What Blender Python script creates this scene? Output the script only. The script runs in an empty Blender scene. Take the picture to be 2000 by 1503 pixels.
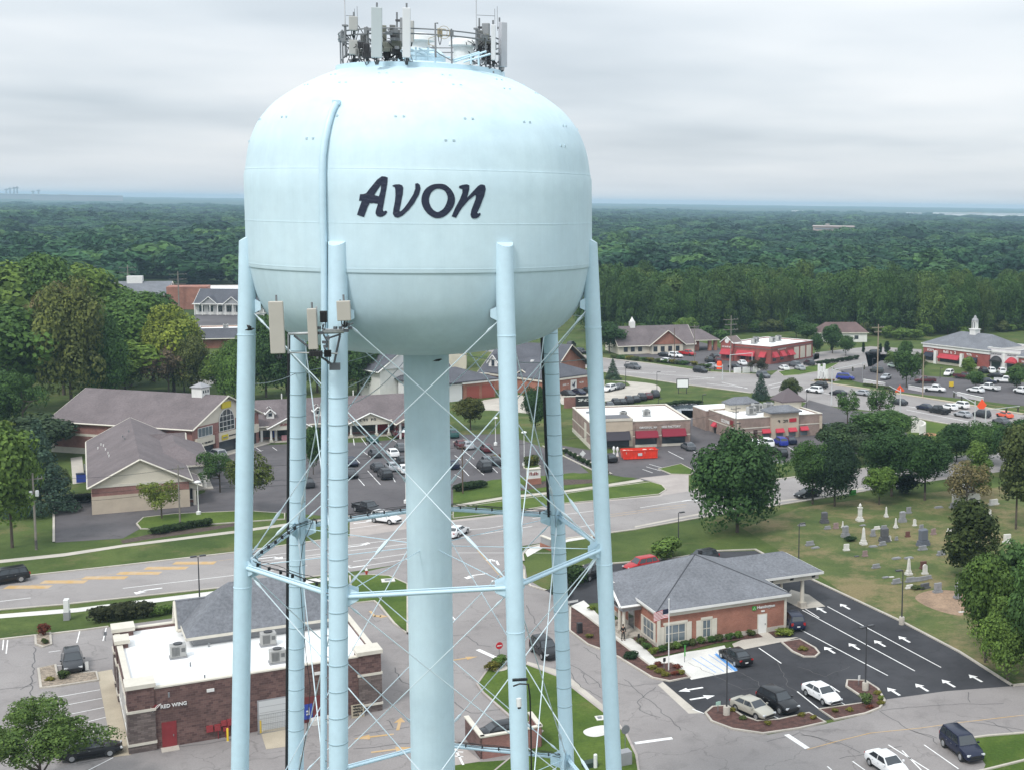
import bpy, bmesh, math, random
from mathutils import Vector, Matrix, Euler, noise
from mathutils.geometry import tessellate_polygon
R = math.radians
S = bpy.context.scene
COL = S.collection
# ---------------------------------------------------------------- camera
CH = 47.0
F, PX, PY = 2571.0916, 1501.2977, 697.1685
pt, rl = R(6.6042), R(0.7702)
fw = Vector((0, math.cos(pt), -math.sin(pt))); r0 = Vector((1, 0, 0)); u0 = r0.cross(fw)
rt = r0*math.cos(rl) + u0*math.sin(rl); up = -r0*math.sin(rl) + u0*math.cos(rl)
cam = bpy.data.cameras.new('camera'); co = bpy.data.objects.new('camera', cam); COL.objects.link(co)
m3 = Matrix((rt, up, -fw)).transposed()
co.matrix_world = Matrix.Translation((0, 0, CH)) @ m3.to_4x4()
cam.sensor_width = 36; cam.sensor_fit = 'HORIZONTAL'; cam.lens = F/2000*36
cam.shift_x = (1000-PX)/2000; cam.shift_y = (PY-751.0)/2000
cam.clip_start = 1; cam.clip_end = 60000
S.camera = co
# ---------------------------------------------------------------- world: bright overcast
SUN_EL, SUN_AZ = R(50), R(205)          # high, behind the camera to the left, veiled by cloud
W = bpy.data.worlds.new('World'); S.world = W; W.use_nodes = True
nt = W.node_tree; nt.nodes.clear()
def N(t, typ, **kw):
    n = t.nodes.new(typ)
    for k, v in kw.items():
        if k.startswith('i_'):
            n.inputs[k[2:].replace('_', ' ')].default_value = v
        else: setattr(n, k, v)
    return n
L = lambda t, a, b: t.links.new(a, b)
def math_n(t, op, a, b=None, clamp=False):
    n = t.nodes.new('ShaderNodeMath'); n.operation = op; n.use_clamp = clamp
    for i, v in enumerate((a, b)):
        if v is None: continue
        if isinstance(v, (int, float)): n.inputs[i].default_value = v
        else: L(t, v, n.inputs[i])
    return n.outputs[0]
def mix_c(t, fac, a, b):
    n = t.nodes.new('ShaderNodeMix'); n.data_type = 'RGBA'
    if isinstance(fac, (int, float)): n.inputs[0].default_value = fac
    else: L(t, fac, n.inputs[0])
    for i, v in ((6, a), (7, b)):
        if isinstance(v, (tuple, list)): n.inputs[i].default_value = (*v[:3], 1)
        else: L(t, v, n.inputs[i])
    return n.outputs[2]
def ramp(t, fac, stops):
    n = t.nodes.new('ShaderNodeValToRGB'); L(t, fac, n.inputs[0])
    e = n.color_ramp.elements
    while len(e) < len(stops): e.new(0.5)
    for s, (p, c) in zip(e, stops):
        s.position = p; s.color = (*c, 1) if len(c) == 3 else c
    return n.outputs[0]
sky = N(nt, 'ShaderNodeTexSky', sky_type='NISHITA', sun_disc=False, sun_elevation=SUN_EL, sun_rotation=SUN_AZ)
skyc = nt.nodes.new('ShaderNodeVectorMath'); skyc.operation = 'SCALE'; L(nt, sky.outputs[0], skyc.inputs[0]); skyc.inputs[3].default_value = 0.10
tc = nt.nodes.new('ShaderNodeTexCoord'); sx = nt.nodes.new('ShaderNodeSeparateXYZ'); L(nt, tc.outputs['Generated'], sx.inputs[0])
zz = math_n(nt, 'MAXIMUM', sx.outputs[2], 0.0)
zd = math_n(nt, 'ADD', zz, 0.09)
cx = nt.nodes.new('ShaderNodeCombineXYZ')
L(nt, math_n(nt, 'DIVIDE', sx.outputs[0], zd), cx.inputs[0]); L(nt, math_n(nt, 'DIVIDE', sx.outputs[1], zd), cx.inputs[1])
mp = nt.nodes.new('ShaderNodeMapping'); L(nt, cx.outputs[0], mp.inputs[0]); mp.inputs['Rotation'].default_value = (0, 0, 0.12); mp.inputs['Location'].default_value = (3.1, 1.7, 0)
n1 = N(nt, 'ShaderNodeTexNoise', i_Scale=0.42, i_Detail=3.0, i_Roughness=0.42); L(nt, mp.outputs[0], n1.inputs['Vector'])
n2 = N(nt, 'ShaderNodeTexNoise', i_Scale=1.1, i_Detail=3.0, i_Roughness=0.45); L(nt, mp.outputs[0], n2.inputs['Vector'])
cl = math_n(nt, 'ADD', math_n(nt, 'MULTIPLY', n1.outputs[0], 0.72), math_n(nt, 'MULTIPLY', n2.outputs[0], 0.28))
cloud = ramp(nt, cl, [(0.38, (0.44, 0.49, 0.535)), (0.47, (0.53, 0.575, 0.615)), (0.55, (0.605, 0.64, 0.67)), (0.64, (0.67, 0.693, 0.712))])
# an overcast sky is brighter overhead than at the skyline
gain = math_n(nt, 'ADD', math_n(nt, 'MULTIPLY', math_n(nt, 'SMOOTH_MIN', math_n(nt, 'MULTIPLY', zz, 1.0), 0.85), 1.35), 1.06)
gz = nt.nodes.new('ShaderNodeVectorMath'); gz.operation = 'SCALE'; L(nt, cloud, gz.inputs[0]); L(nt, gain, gz.inputs[3])
low = math_n(nt, 'SUBTRACT', 1.0, math_n(nt, 'MULTIPLY', zz, 16.0, True), True)
hz = mix_c(nt, math_n(nt, 'MULTIPLY', low, 0.75), gz.outputs[0], (0.635, 0.66, 0.69))
allc = nt.nodes.new('ShaderNodeVectorMath'); allc.operation = 'ADD'; L(nt, hz, allc.inputs[0])
sk2 = nt.nodes.new('ShaderNodeVectorMath'); sk2.operation = 'SCALE'; L(nt, skyc.outputs[0], sk2.inputs[0]); sk2.inputs[3].default_value = 0.06; L(nt, sk2.outputs[0], allc.inputs[1])
bg = nt.nodes.new('ShaderNodeBackground'); L(nt, allc.outputs[0], bg.inputs[0]); bg.inputs[1].default_value = 1.0
wo = nt.nodes.new('ShaderNodeOutputWorld'); L(nt, bg.outputs[0], wo.inputs[0])
sl = bpy.data.lights.new('sun', 'SUN'); sl.energy = 1.8; sl.angle = R(11); sl.color = (1, 0.975, 0.94)
so = bpy.data.objects.new('sun', sl); COL.objects.link(so)
sd = Vector((math.sin(SUN_AZ)*math.cos(SUN_EL), math.cos(SUN_AZ)*math.cos(SUN_EL), math.sin(SUN_EL)))
so.rotation_euler = (-sd).to_track_quat('-Z', 'Y').to_euler(); so.location = (-60, -80, 200)
S.view_settings.view_transform = 'Standard'; S.view_settings.look = 'None'; S.view_settings.exposure = 0.2; S.view_settings.gamma = 1
S.render.engine = 'CYCLES'
try:
    S.cycles.max_bounces = 6; S.cycles.diffuse_bounces = 2; S.cycles.volume_bounces = 1; S.cycles.transparent_max_bounces = 8
except Exception: pass

# ---------------------------------------------------------------- pixel -> place
def ray(px, py):
    return (fw*F + rt*(px-PX) + up*(PY-py)).normalized()
def G(px, py, z=0.0):
    d = ray(px, py); s = (z-CH)/d.z
    return Vector((d.x*s, d.y*s, z))
TX, TY = -17.699, 67.5642
TD = math.hypot(TX, TY); tn = Vector((TX/TD, TY/TD)); tt = Vector((tn.y, -tn.x))
def TP(px, py, off=0.0):
    """a point on the upright plane through the tower's axis facing the viewer, moved off metres away"""
    d = ray(px, py); s = (TD+off)/(d.x*tn.x+d.y*tn.y)
    return Vector((d.x*s, d.y*s, CH+d.z*s))

# ---------------------------------------------------------------- materials
MATS = {}
def mat(name, col, rough=0.7, var=0.0, scale=1.0, metal=0.0, spec=0.5, bump=0.0, coat=0.0, fine=0.0, fscale=20.0, col2=None, coord='Object'):
    if name in MATS: return MATS[name]
    m = bpy.data.materials.new(name); m.use_nodes = True; t = m.node_tree; b = t.nodes['Principled BSDF']
    b.inputs['Roughness'].default_value = rough; b.inputs['Metallic'].default_value = metal
    b.inputs['Specular IOR Level'].default_value = spec
    if coat: b.inputs['Coat Weight'].default_value = coat; b.inputs['Coat Roughness'].default_value = 0.08
    c = (*col, 1)
    if var or fine or col2:
        tcn = t.nodes.new('ShaderNodeTexCoord')
        n = N(t, 'ShaderNodeTexNoise', i_Scale=scale, i_Detail=6.0, i_Roughness=0.62); L(t, tcn.outputs[coord], n.inputs['Vector'])
        a = tuple(x*(1-var) for x in col); d = col2 or tuple(min(1, x*(1+var)) for x in col)
        o = ramp(t, n.outputs[0], [(0.36, a), (0.64, d)])
        if fine:
            n2 = N(t, 'ShaderNodeTexNoise', i_Scale=fscale, i_Detail=3.0, i_Roughness=0.7); L(t, tcn.outputs[coord], n2.inputs['Vector'])
            f2 = ramp(t, n2.outputs[0], [(0.3, (1-fine,)*3), (0.7, (1+fine,)*3)])
            mm = t.nodes.new('ShaderNodeMix'); mm.data_type = 'RGBA'; mm.blend_type = 'MULTIPLY'; mm.inputs[0].default_value = 1
            L(t, o, mm.inputs[6]); L(t, f2, mm.inputs[7]); o = mm.outputs[2]
            if bump:
                bp = N(t, 'ShaderNodeBump', i_Strength=bump, i_Distance=0.05); L(t, n2.outputs[0], bp.inputs['Height']); L(t, bp.outputs[0], b.inputs['Normal'])
        L(t, o, b.inputs['Base Color'])
    else: b.inputs['Base Color'].default_value = c
    MATS[name] = m; return m
def brickmat(name, c1, c2, mortar, bw=0.22, bh=0.075, rough=0.85):
    m = bpy.data.materials.new(name); m.use_nodes = True; t = m.node_tree; b = t.nodes['Principled BSDF']
    b.inputs['Roughness'].default_value = rough
    uv = t.nodes.new('ShaderNodeTexCoord')
    br = N(t, 'ShaderNodeTexBrick', i_Scale=1.0, i_Mortar_Size=0.008, i_Brick_Width=bw, i_Row_Height=bh, i_Mortar_Smooth=0.3, i_Bias=0.0)
    br.inputs['Color1'].default_value = (*c1, 1); br.inputs['Color2'].default_value = (*c2, 1); br.inputs['Mortar'].default_value = (*mortar, 1)
    L(t, uv.outputs['UV'], br.inputs['Vector'])
    n = N(t, 'ShaderNodeTexNoise', i_Scale=0.5, i_Detail=5.0, i_Roughness=0.6); L(t, uv.outputs['Object'], n.inputs['Vector'])
    f = ramp(t, n.outputs[0], [(0.35, (0.82,)*3), (0.65, (1.15,)*3)])
    mm = t.nodes.new('ShaderNodeMix'); mm.data_type = 'RGBA'; mm.blend_type = 'MULTIPLY'; mm.inputs[0].default_value = 1
    L(t, br.outputs[0], mm.inputs[6]); L(t, f, mm.inputs[7]); L(t, mm.outputs[2], b.inputs['Base Color'])
    bp = N(t, 'ShaderNodeBump', i_Strength=0.35, i_Distance=0.02); L(t, br.outputs['Fac'], bp.inputs['Height']); bp.invert = True; L(t, bp.outputs[0], b.inputs['Normal'])
    return m
def asphalt(name, a, b_, crack=0.5, cs=0.16, stain=0.3):
    m = bpy.data.materials.new(name); m.use_nodes = True; t = m.node_tree; b = t.nodes['Principled BSDF']; b.inputs['Roughness'].default_value = 0.9
    b.inputs['Specular IOR Level'].default_value = 0.3
    tcn = t.nodes.new('ShaderNodeTexCoord'); V = tcn.outputs['Object']
    n = N(t, 'ShaderNodeTexNoise', i_Scale=0.09, i_Detail=7.0, i_Roughness=0.6); L(t, V, n.inputs['Vector'])
    base = ramp(t, n.outputs[0], [(0.35, a), (0.65, b_)])
    n2 = N(t, 'ShaderNodeTexNoise', i_Scale=6.0, i_Detail=4.0, i_Roughness=0.8); L(t, V, n2.inputs['Vector'])
    f2 = ramp(t, n2.outputs[0], [(0.3, (0.86,)*3), (0.7, (1.12,)*3)])
    mm = t.nodes.new('ShaderNodeMix'); mm.data_type = 'RGBA'; mm.blend_type = 'MULTIPLY'; mm.inputs[0].default_value = 1
    L(t, base, mm.inputs[6]); L(t, f2, mm.inputs[7]); o = mm.outputs[2]
    # stains along the wheel paths and patches
    n4 = N(t, 'ShaderNodeTexNoise', i_Scale=0.45, i_Detail=5.0, i_Roughness=0.65, i_Distortion=0.6); L(t, V, n4.inputs['Vector'])
    st = ramp(t, n4.outputs[0], [(0.30, (1-stain,)*3), (0.48, (1.0,)*3)])
    m3_ = t.nodes.new('ShaderNodeMix'); m3_.data_type = 'RGBA'; m3_.blend_type = 'MULTIPLY'; m3_.inputs[0].default_value = 1
    L(t, o, m3_.inputs[6]); L(t, st, m3_.inputs[7]); o = m3_.outputs[2]
    if crack:
        wn = N(t, 'ShaderNodeTexNoise', i_Scale=0.5, i_Detail=5.0); L(t, V, wn.inputs['Vector'])
        vm = t.nodes.new('ShaderNodeVectorMath'); vm.operation = 'MULTIPLY_ADD'; L(t, wn.outputs['Color'], vm.inputs[0]); vm.inputs[1].default_value = (3.5, 3.5, 0); L(t, V, vm.inputs[2])
        vo = N(t, 'ShaderNodeTexVoronoi', feature='DISTANCE_TO_EDGE', i_Scale=cs); L(t, vm.outputs[0], vo.inputs['Vector'])
        line = ramp(t, vo.outputs['Distance'], [(0.0, (1,)*3), (0.012, (0,)*3)])
        n5 = N(t, 'ShaderNodeTexNoise', i_Scale=0.06, i_Detail=2.0); L(t, V, n5.inputs['Vector'])
        k = ramp(t, n5.outputs[0], [(0.45, (0,)*3), (0.55, (1,)*3)])
        fac = math_n(t, 'MULTIPLY', math_n(t, 'MULTIPLY', line, k), crack)
        o = mix_c(t, fac, o, tuple(x*0.35 for x in a))
    L(t, o, b.inputs['Base Color'])
    bp = N(t, 'ShaderNodeBump', i_Strength=0.3, i_Distance=0.01); L(t, n2.outputs[0], bp.inputs['Height']); L(t, bp.outputs[0], b.inputs['Normal'])
    return m
def grassmat(name, dark, light, dry, dryamt, s1=0.12):
    m = bpy.data.materials.new(name); m.use_nodes = True; t = m.node_tree; b = t.nodes['Principled BSDF']; b.inputs['Roughness'].default_value = 0.95
    b.inputs['Specular IOR Level'].default_value = 0.15
    tcn = t.nodes.new('ShaderNodeTexCoord'); V = tcn.outputs['Object']
    n = N(t, 'ShaderNodeTexNoise', i_Scale=s1, i_Detail=8.0, i_Roughness=0.65, i_Distortion=0.4); L(t, V, n.inputs['Vector'])
    base = ramp(t, n.outputs[0], [(0.38, dark), (0.62, light)])
    n2 = N(t, 'ShaderNodeTexNoise', i_Scale=0.11, i_Detail=9.0, i_Roughness=0.75); 
    mpn = t.nodes.new('ShaderNodeMapping'); mpn.inputs['Location'].default_value = (40, 11, 3); L(t, V, mpn.inputs[0]); L(t, mpn.outputs[0], n2.inputs['Vector'])
    fac = ramp(t, n2.outputs[0], [(0.62-dryamt*0.25, (0,)*3), (0.74-dryamt*0.22, (1,)*3)])
    o = mix_c(t, math_n(t, 'MULTIPLY', fac, 0.75), base, dry)
    n3 = N(t, 'ShaderNodeTexNoise', i_Scale=3.5, i_Detail=5.0, i_Roughness=0.8); L(t, V, n3.inputs['Vector'])
    f2 = ramp(t, n3.outputs[0], [(0.3, (0.72,)*3), (0.7, (1.25,)*3)])
    mm = t.nodes.new('ShaderNodeMix'); mm.data_type = 'RGBA'; mm.blend_type = 'MULTIPLY'; mm.inputs[0].default_value = 1
    L(t, o, mm.inputs[6]); L(t, f2, mm.inputs[7]); L(t, mm.outputs[2], b.inputs['Base Color'])
    bp = N(t, 'ShaderNodeBump', i_Strength=0.6, i_Distance=0.08); L(t, n3.outputs[0], bp.inputs['Height']); L(t, bp.outputs[0], b.inputs['Normal'])
    return m
def leafmat(name, forest=False):
    """foliage: the tree's own tint (object colour) times leaf-to-leaf variation"""
    m = bpy.data.materials.new(name); m.use_nodes = True; t = m.node_tree; b = t.nodes['Principled BSDF']
    b.inputs['Roughness'].default_value = 0.72; b.inputs['Specular IOR Level'].default_value = 0.2
    oi = t.nodes.new('ShaderNodeObjectInfo'); ge = t.nodes.new('ShaderNodeNewGeometry')
    if forest:
        base = ramp(t, oi.outputs['Random'], [(0.0, (0.016, 0.056, 0.036)), (0.3, (0.024, 0.074, 0.040)), (0.6, (0.034, 0.094, 0.044)), (0.85, (0.058, 0.125, 0.045)), (1.0, (0.044, 0.104, 0.052))])
        ln = N(t, 'ShaderNodeTexNoise', i_Scale=0.012, i_Detail=3.0); L(t, oi.outputs['Location'], ln.inputs['Vector'])
        lr = ramp(t, ln.outputs[0], [(0.36, (0.55, 0.64, 0.72)), (0.64, (1.55, 1.4, 1.15))]); q = t.nodes.new('ShaderNodeMix'); q.data_type = 'RGBA'; q.blend_type = 'MULTIPLY'; q.inputs[0].default_value = 1
        L(t, base, q.inputs[6]); L(t, lr, q.inputs[7]); base = q.outputs[2]
    else:
        vr = ramp(t, oi.outputs['Random'], [(0, (0.85, 0.85, 0.85)), (1, (1.18, 1.12, 1.1))])
        q = t.nodes.new('ShaderNodeMix'); q.data_type = 'RGBA'; q.blend_type = 'MULTIPLY'; q.inputs[0].default_value = 1
        L(t, oi.outputs['Color'], q.inputs[6]); L(t, vr, q.inputs[7]); base = q.outputs[2]
    lf = ramp(t, ge.outputs['Random Per Island'], [(0, (0.62, 0.66, 0.6)), (0.5, (1, 1, 1)), (1, (1.5, 1.42, 1.2))])
    q2 = t.nodes.new('ShaderNodeMix'); q2.data_type = 'RGBA'; q2.blend_type = 'MULTIPLY'; q2.inputs[0].default_value = 1
    L(t, base, q2.inputs[6]); L(t, lf, q2.inputs[7])
    tcn = t.nodes.new('ShaderNodeTexCoord'); n = N(t, 'ShaderNodeTexNoise', i_Scale=0.35, i_Detail=3.0); L(t, tcn.outputs['Object'], n.inputs['Vector'])
    v3 = ramp(t, n.outputs[0], [(0.35, (0.78, 0.8, 0.8)), (0.65, (1.2, 1.22, 1.05))])
    q3 = t.nodes.new('ShaderNodeMix'); q3.data_type = 'RGBA'; q3.blend_type = 'MULTIPLY'; q3.inputs[0].default_value = 1
    L(t, q2.outputs[2], q3.inputs[6]); L(t, v3, q3.inputs[7]); L(t, q3.outputs[2], b.inputs['Base Color'])
    tr = t.nodes.new('ShaderNodeBsdfTranslucent'); L(t, q3.outputs[2], tr.inputs[0])
    ad = t.nodes.new('ShaderNodeMixShader'); ad.inputs[0].default_value = 0.2
    out = t.nodes['Material Output']; L(t, b.outputs[0], ad.inputs[1]); L(t, tr.outputs[0], ad.inputs[2]); L(t, ad.outputs[0], out.inputs[0])
    return m

# ---------------------------------------------------------------- mesh building
class MB:
    def __init__(s): s.v = []; s.f = []; s.mi = []; s.m = 0; s.cur = None
    def mt(s, i): s.m = i; return s
    def face(s, pts):
        n = len(s.v); s.v += [tuple(p) for p in pts]; s.f.append(tuple(range(n, n+len(pts)))); s.mi.append(s.m)
    def mesh(s, V, Fs):
        n = len(s.v); s.v += [tuple(p) for p in V]
        for f in Fs: s.f.append(tuple(i+n for i in f)); s.mi.append(s.m)
    def prism(s, poly, z0, z1, cap=True, bottom=True):
        n = len(poly); P = [Vector((p[0], p[1], 0)) for p in poly]
        A = sum(P[i].x*P[(i+1) % n].y-P[(i+1) % n].x*P[i].y for i in range(n))
        if A < 0: P = P[::-1]
        V = [(p.x, p.y, z0) for p in P]+[(p.x, p.y, z1) for p in P]
        Fs = [(i, (i+1) % n, n+(i+1) % n, n+i) for i in range(n)]
        tri = tessellate_polygon([P])
        if cap:
            for a, b, c in tri:
                o = (P[b]-P[a]).cross(P[c]-P[a]).z
                Fs.append((n+a, n+b, n+c) if o > 0 else (n+a, n+c, n+b))
                if bottom: Fs.append((a, c, b) if o > 0 else (a, b, c))
        s.mesh(V, Fs)
    def box(s, c, d, ang=0.0, M=None, tilt=None):
        hx, hy, hz = d[0]/2, d[1]/2, d[2]/2
        V = [Vector((x, y, z)) for z in (-hz, hz) for x, y in ((-hx, -hy), (hx, -hy), (hx, hy), (-hx, hy))]
        if M is None:
            M = Matrix.Rotation(ang, 3, 'Z')
            if tilt: M = M @ Euler(tilt).to_matrix()
        c = Vector(c); s.mesh([M @ v + c for v in V], [(3, 2, 1, 0), (4, 5, 6, 7), (0, 1, 5, 4), (1, 2, 6, 5), (2, 3, 7, 6), (3, 0, 4, 7)])
    def tube(s, pts, r, n=8, cap=True):
        pts = [Vector(p) for p in pts]
        rs = r if isinstance(r, (list, tuple)) else [r]*len(pts)
        V = []; Fs = []; ref = None
        for i, p in enumerate(pts):
            d = (pts[min(i+1, len(pts)-1)]-pts[max(i-1, 0)]).normalized()
            if ref is None: a = d.cross(Vector((0, 0, 1)) if abs(d.z) < .9 else Vector((1, 0, 0))).normalized()
            else:
                a = ref-d*ref.dot(d); a = a.normalized() if a.length > 1e-6 else d.orthogonal().normalized()
            ref = a; b = d.cross(a)
            for k in range(n):
                th = 2*math.pi*k/n; V.append(p+(a*math.cos(th)+b*math.sin(th))*rs[i])
        for i in range(len(pts)-1):
            for k in range(n):
                Fs.append((i*n+k, i*n+(k+1) % n, (i+1)*n+(k+1) % n, (i+1)*n+k))
        if cap: Fs += [tuple(range(n)), tuple(range((len(pts)-1)*n, len(pts)*n))[::-1]]
        s.mesh(V, [f[::-1] for f in Fs])
    def lathe(s, prof, c=(0, 0, 0), n=48, a0=0):
        """profile from bottom to top: (r, z)"""
        V = []; Fs = []
        for r_, z_ in prof:
            for k in range(n):
                th = 2*math.pi*k/n; V.append((c[0]+r_*math.cos(th), c[1]+r_*math.sin(th), c[2]+z_))
        for i in range(len(prof)-1):
            for k in range(n): Fs.append((i*n+k, i*n+(k+1) % n, (i+1)*n+(k+1) % n, (i+1)*n+k))
        if prof[0][0] > 1e-4: Fs.append(tuple(range(n))[::-1])
        if prof[-1][0] > 1e-4: Fs.append(tuple(range((len(prof)-1)*n, len(prof)*n)))
        s.mesh(V, Fs)
    def data(s, name, mats, smooth=None):
        me = bpy.data.meshes.new(name); me.from_pydata(s.v, [], s.f)
        for m in mats: me.materials.append(m)
        me.polygons.foreach_set('material_index', s.mi)
        uv = me.uv_layers.new(name='UVMap'); d = uv.data
        for p in me.polygons:
            nx, ny, nz = p.normal
            if abs(nz) > 0.75:
                for li in p.loop_indices:
                    c = me.vertices[me.loops[li].vertex_index].co; d[li].uv = (c.x, c.y)
            else:
                h = math.hypot(nx, ny) or 1; tx, ty = -ny/h, nx/h
                for li in p.loop_indices:
                    c = me.vertices[me.loops[li].vertex_index].co; d[li].uv = (c.x*tx+c.y*ty, c.z)
        if smooth is not None:
            me.shade_smooth(); me.set_sharp_from_angle(angle=R(smooth))
        me.update(); return me
    def build(s, name, mats, parent=None, smooth=None, loc=None, rz=0.0):
        if not isinstance(mats, (list, tuple)): mats = [mats]
        o = bpy.data.objects.new(name, s.data(name, mats, smooth)); COL.objects.link(o)
        if parent is not None: o.parent = parent
        if loc is not None: o.location = loc
        if rz: o.rotation_euler = (0, 0, rz)
        return o
def tag(o, label=None, cat=None, group=None, kind=None):
    if label: o['label'] = label
    if cat: o['category'] = cat
    if group: o['group'] = group
    if kind: o['kind'] = kind
    return o
def thing(name, label, cat, loc=(0, 0, 0), rz=0.0, group=None):
    o = bpy.data.objects.new(name, None); COL.objects.link(o); o.location = loc; o.rotation_euler = (0, 0, rz)
    o.empty_display_size = 0.3
    return tag(o, label, cat, group)
CHILD = {}
def kids(o):
    return [c for c in bpy.data.objects if c.parent is o]
def copy_tree(o, parent=None):
    if o.name not in CHILD: CHILD[o.name] = kids(o)
    c = o.copy(); COL.objects.link(c); c.parent = parent
    for ch in CHILD[o.name]: copy_tree(ch, c)
    return c
def XY(pts, z=0.0): return [G(a, b, z) for a, b in pts]
def smooth_poly(P, k=4):
    """Catmull-Rom through a closed list of points"""
    n = len(P); out = []
    for i in range(n):
        a, b, c, d = P[i-1], P[i], P[(i+1) % n], P[(i+2) % n]
        for j in range(k):
            t_ = j/k; out.append(0.5*((2*b)+(c-a)*t_+(2*a-5*b+4*c-d)*t_*t_+(3*b-a-3*c+d)*t_**3))
    return out
def sheet(name, pts, z, m, parent=None, world=False, sm=False, kind='structure'):
    P = pts if world else XY(pts)
    if sm: P = smooth_poly([Vector(p) for p in P])
    P = [Vector((p[0], p[1], 0)) for p in P]
    mb = MB(); tri = tessellate_polygon([P]); Fs = []
    for a, b, c in tri:
        Fs.append((a, b, c) if (P[b]-P[a]).cross(P[c]-P[a]).z > 0 else (a, c, b))
    mb.mesh([(p.x, p.y, z) for p in P], Fs)
    o = mb.build(name, m, parent)
    if kind and parent is None: tag(o, kind=kind)
    return o
def ribbon(mb, pts, w, z0, z1, closed=False):
    P = [Vector((p[0], p[1], 0)) for p in pts]; n = len(P)
    Ls = []; Rs = []
    for i in range(n):
        a = P[i-1] if (closed or i > 0) else P[i]; b = P[(i+1) % n] if (closed or i < n-1) else P[i]
        d = (b-a).normalized(); nn = Vector((-d.y, d.x, 0))*w/2; Ls.append(P[i]+nn); Rs.append(P[i]-nn)
    for i in range(n if closed else n-1):
        j = (i+1) % n
        A, B, C, D = Rs[i], Rs[j], Ls[j], Ls[i]
        z = lambda p, h: (p.x, p.y, h)
        mb.face([z(A, z1), z(B, z1), z(C, z1), z(D, z1)])
        if z1-z0 > 0.02:
            mb.face([z(A, z0), z(B, z0), z(B, z1), z(A, z1)]); mb.face([z(C, z0), z(D, z0), z(D, z1), z(C, z1)])
def rb(name, pts, w, z0, z1, m, closed=False, sm=False, world=False):
    P = pts if world else XY(pts)
    if sm: P = smooth_poly(P) if closed else P
    mb = MB(); ribbon(mb, P, w, z0, z1, closed); return tag(mb.build(name, m), kind='structure')
# ================================================================ MATERIALS
A_LIGHT = asphalt('pale_asphalt', (0.235, 0.215, 0.208), (0.295, 0.272, 0.262), 0.42, 0.15, 0.16)
A_ROAD = asphalt('road_asphalt', (0.255, 0.233, 0.225), (0.315, 0.292, 0.28), 0.25, 0.08, 0.1)
A_DARK = asphalt('sealed_asphalt', (0.030, 0.030, 0.034), (0.060, 0.060, 0.066), 0.35, 0.17, 0.25)
A_MID = asphalt('worn_asphalt', (0.088, 0.080, 0.084), (0.125, 0.115, 0.118), 0.3, 0.1, 0.2)
CONC = mat('concrete', (0.45, 0.41, 0.355), 0.85, 0.12, 0.3, fine=0.12, fscale=8)
CONCW = mat('pale_concrete', (0.62, 0.60, 0.56), 0.85, 0.10, 0.3, fine=0.1, fscale=8)
CONCT = mat('tan_concrete', (0.42, 0.36, 0.27), 0.85, 0.10, 0.3, fine=0.1, fscale=8)
CONCP = mat('pinkish_concrete', (0.37, 0.325, 0.30), 0.85, 0.10, 0.3, fine=0.1, fscale=8)
GRASS = grassmat('lawn', (0.050, 0.080, 0.020), (0.092, 0.125, 0.034), (0.16, 0.14, 0.062), 0.34)
GRASSG = grassmat('lush_lawn', (0.055, 0.096, 0.017), (0.10, 0.145, 0.028), (0.15, 0.15, 0.05), 0.12)
GRASSD = grassmat('dry_lawn', (0.062, 0.094, 0.030), (0.112, 0.135, 0.046), (0.25, 0.19, 0.105), 0.66)
MULCH = mat('mulch', (0.085, 0.040, 0.032), 0.95, 0.35, 2.0, fine=0.45, fscale=14)
MULCHB = mat('brown_mulch', (0.075, 0.052, 0.042), 0.95, 0.35, 2.0, fine=0.4, fscale=14)
GRAVEL = mat('river_gravel', (0.27, 0.22, 0.17), 0.95, 0.35, 3.0, fine=0.5, fscale=10)
WHITE = mat('road_paint', (0.80, 0.79, 0.77), 0.7, 0.10, 1.2)
YELLOW = mat('yellow_paint', (0.62, 0.38, 0.13), 0.8, 0.22, 0.8, col2=(0.48, 0.36, 0.24))
BLUEP = mat('blue_paint', (0.10, 0.30, 0.66), 0.7, 0.1)
DIRT = mat('bare_dirt', (0.28, 0.19, 0.125), 0.95, 0.25, 0.5, fine=0.2, fscale=4)
CRACK = mat('crack_sealant', (0.10, 0.095, 0.095), 0.8)
WATER = mat('pond_water', (0.10, 0.12, 0.14), 0.06, spec=0.7)
FLOOR = grassmat('rough_ground', (0.028, 0.05, 0.016), (0.055, 0.085, 0.026), (0.09, 0.085, 0.04), 0.3, 0.05)

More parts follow.
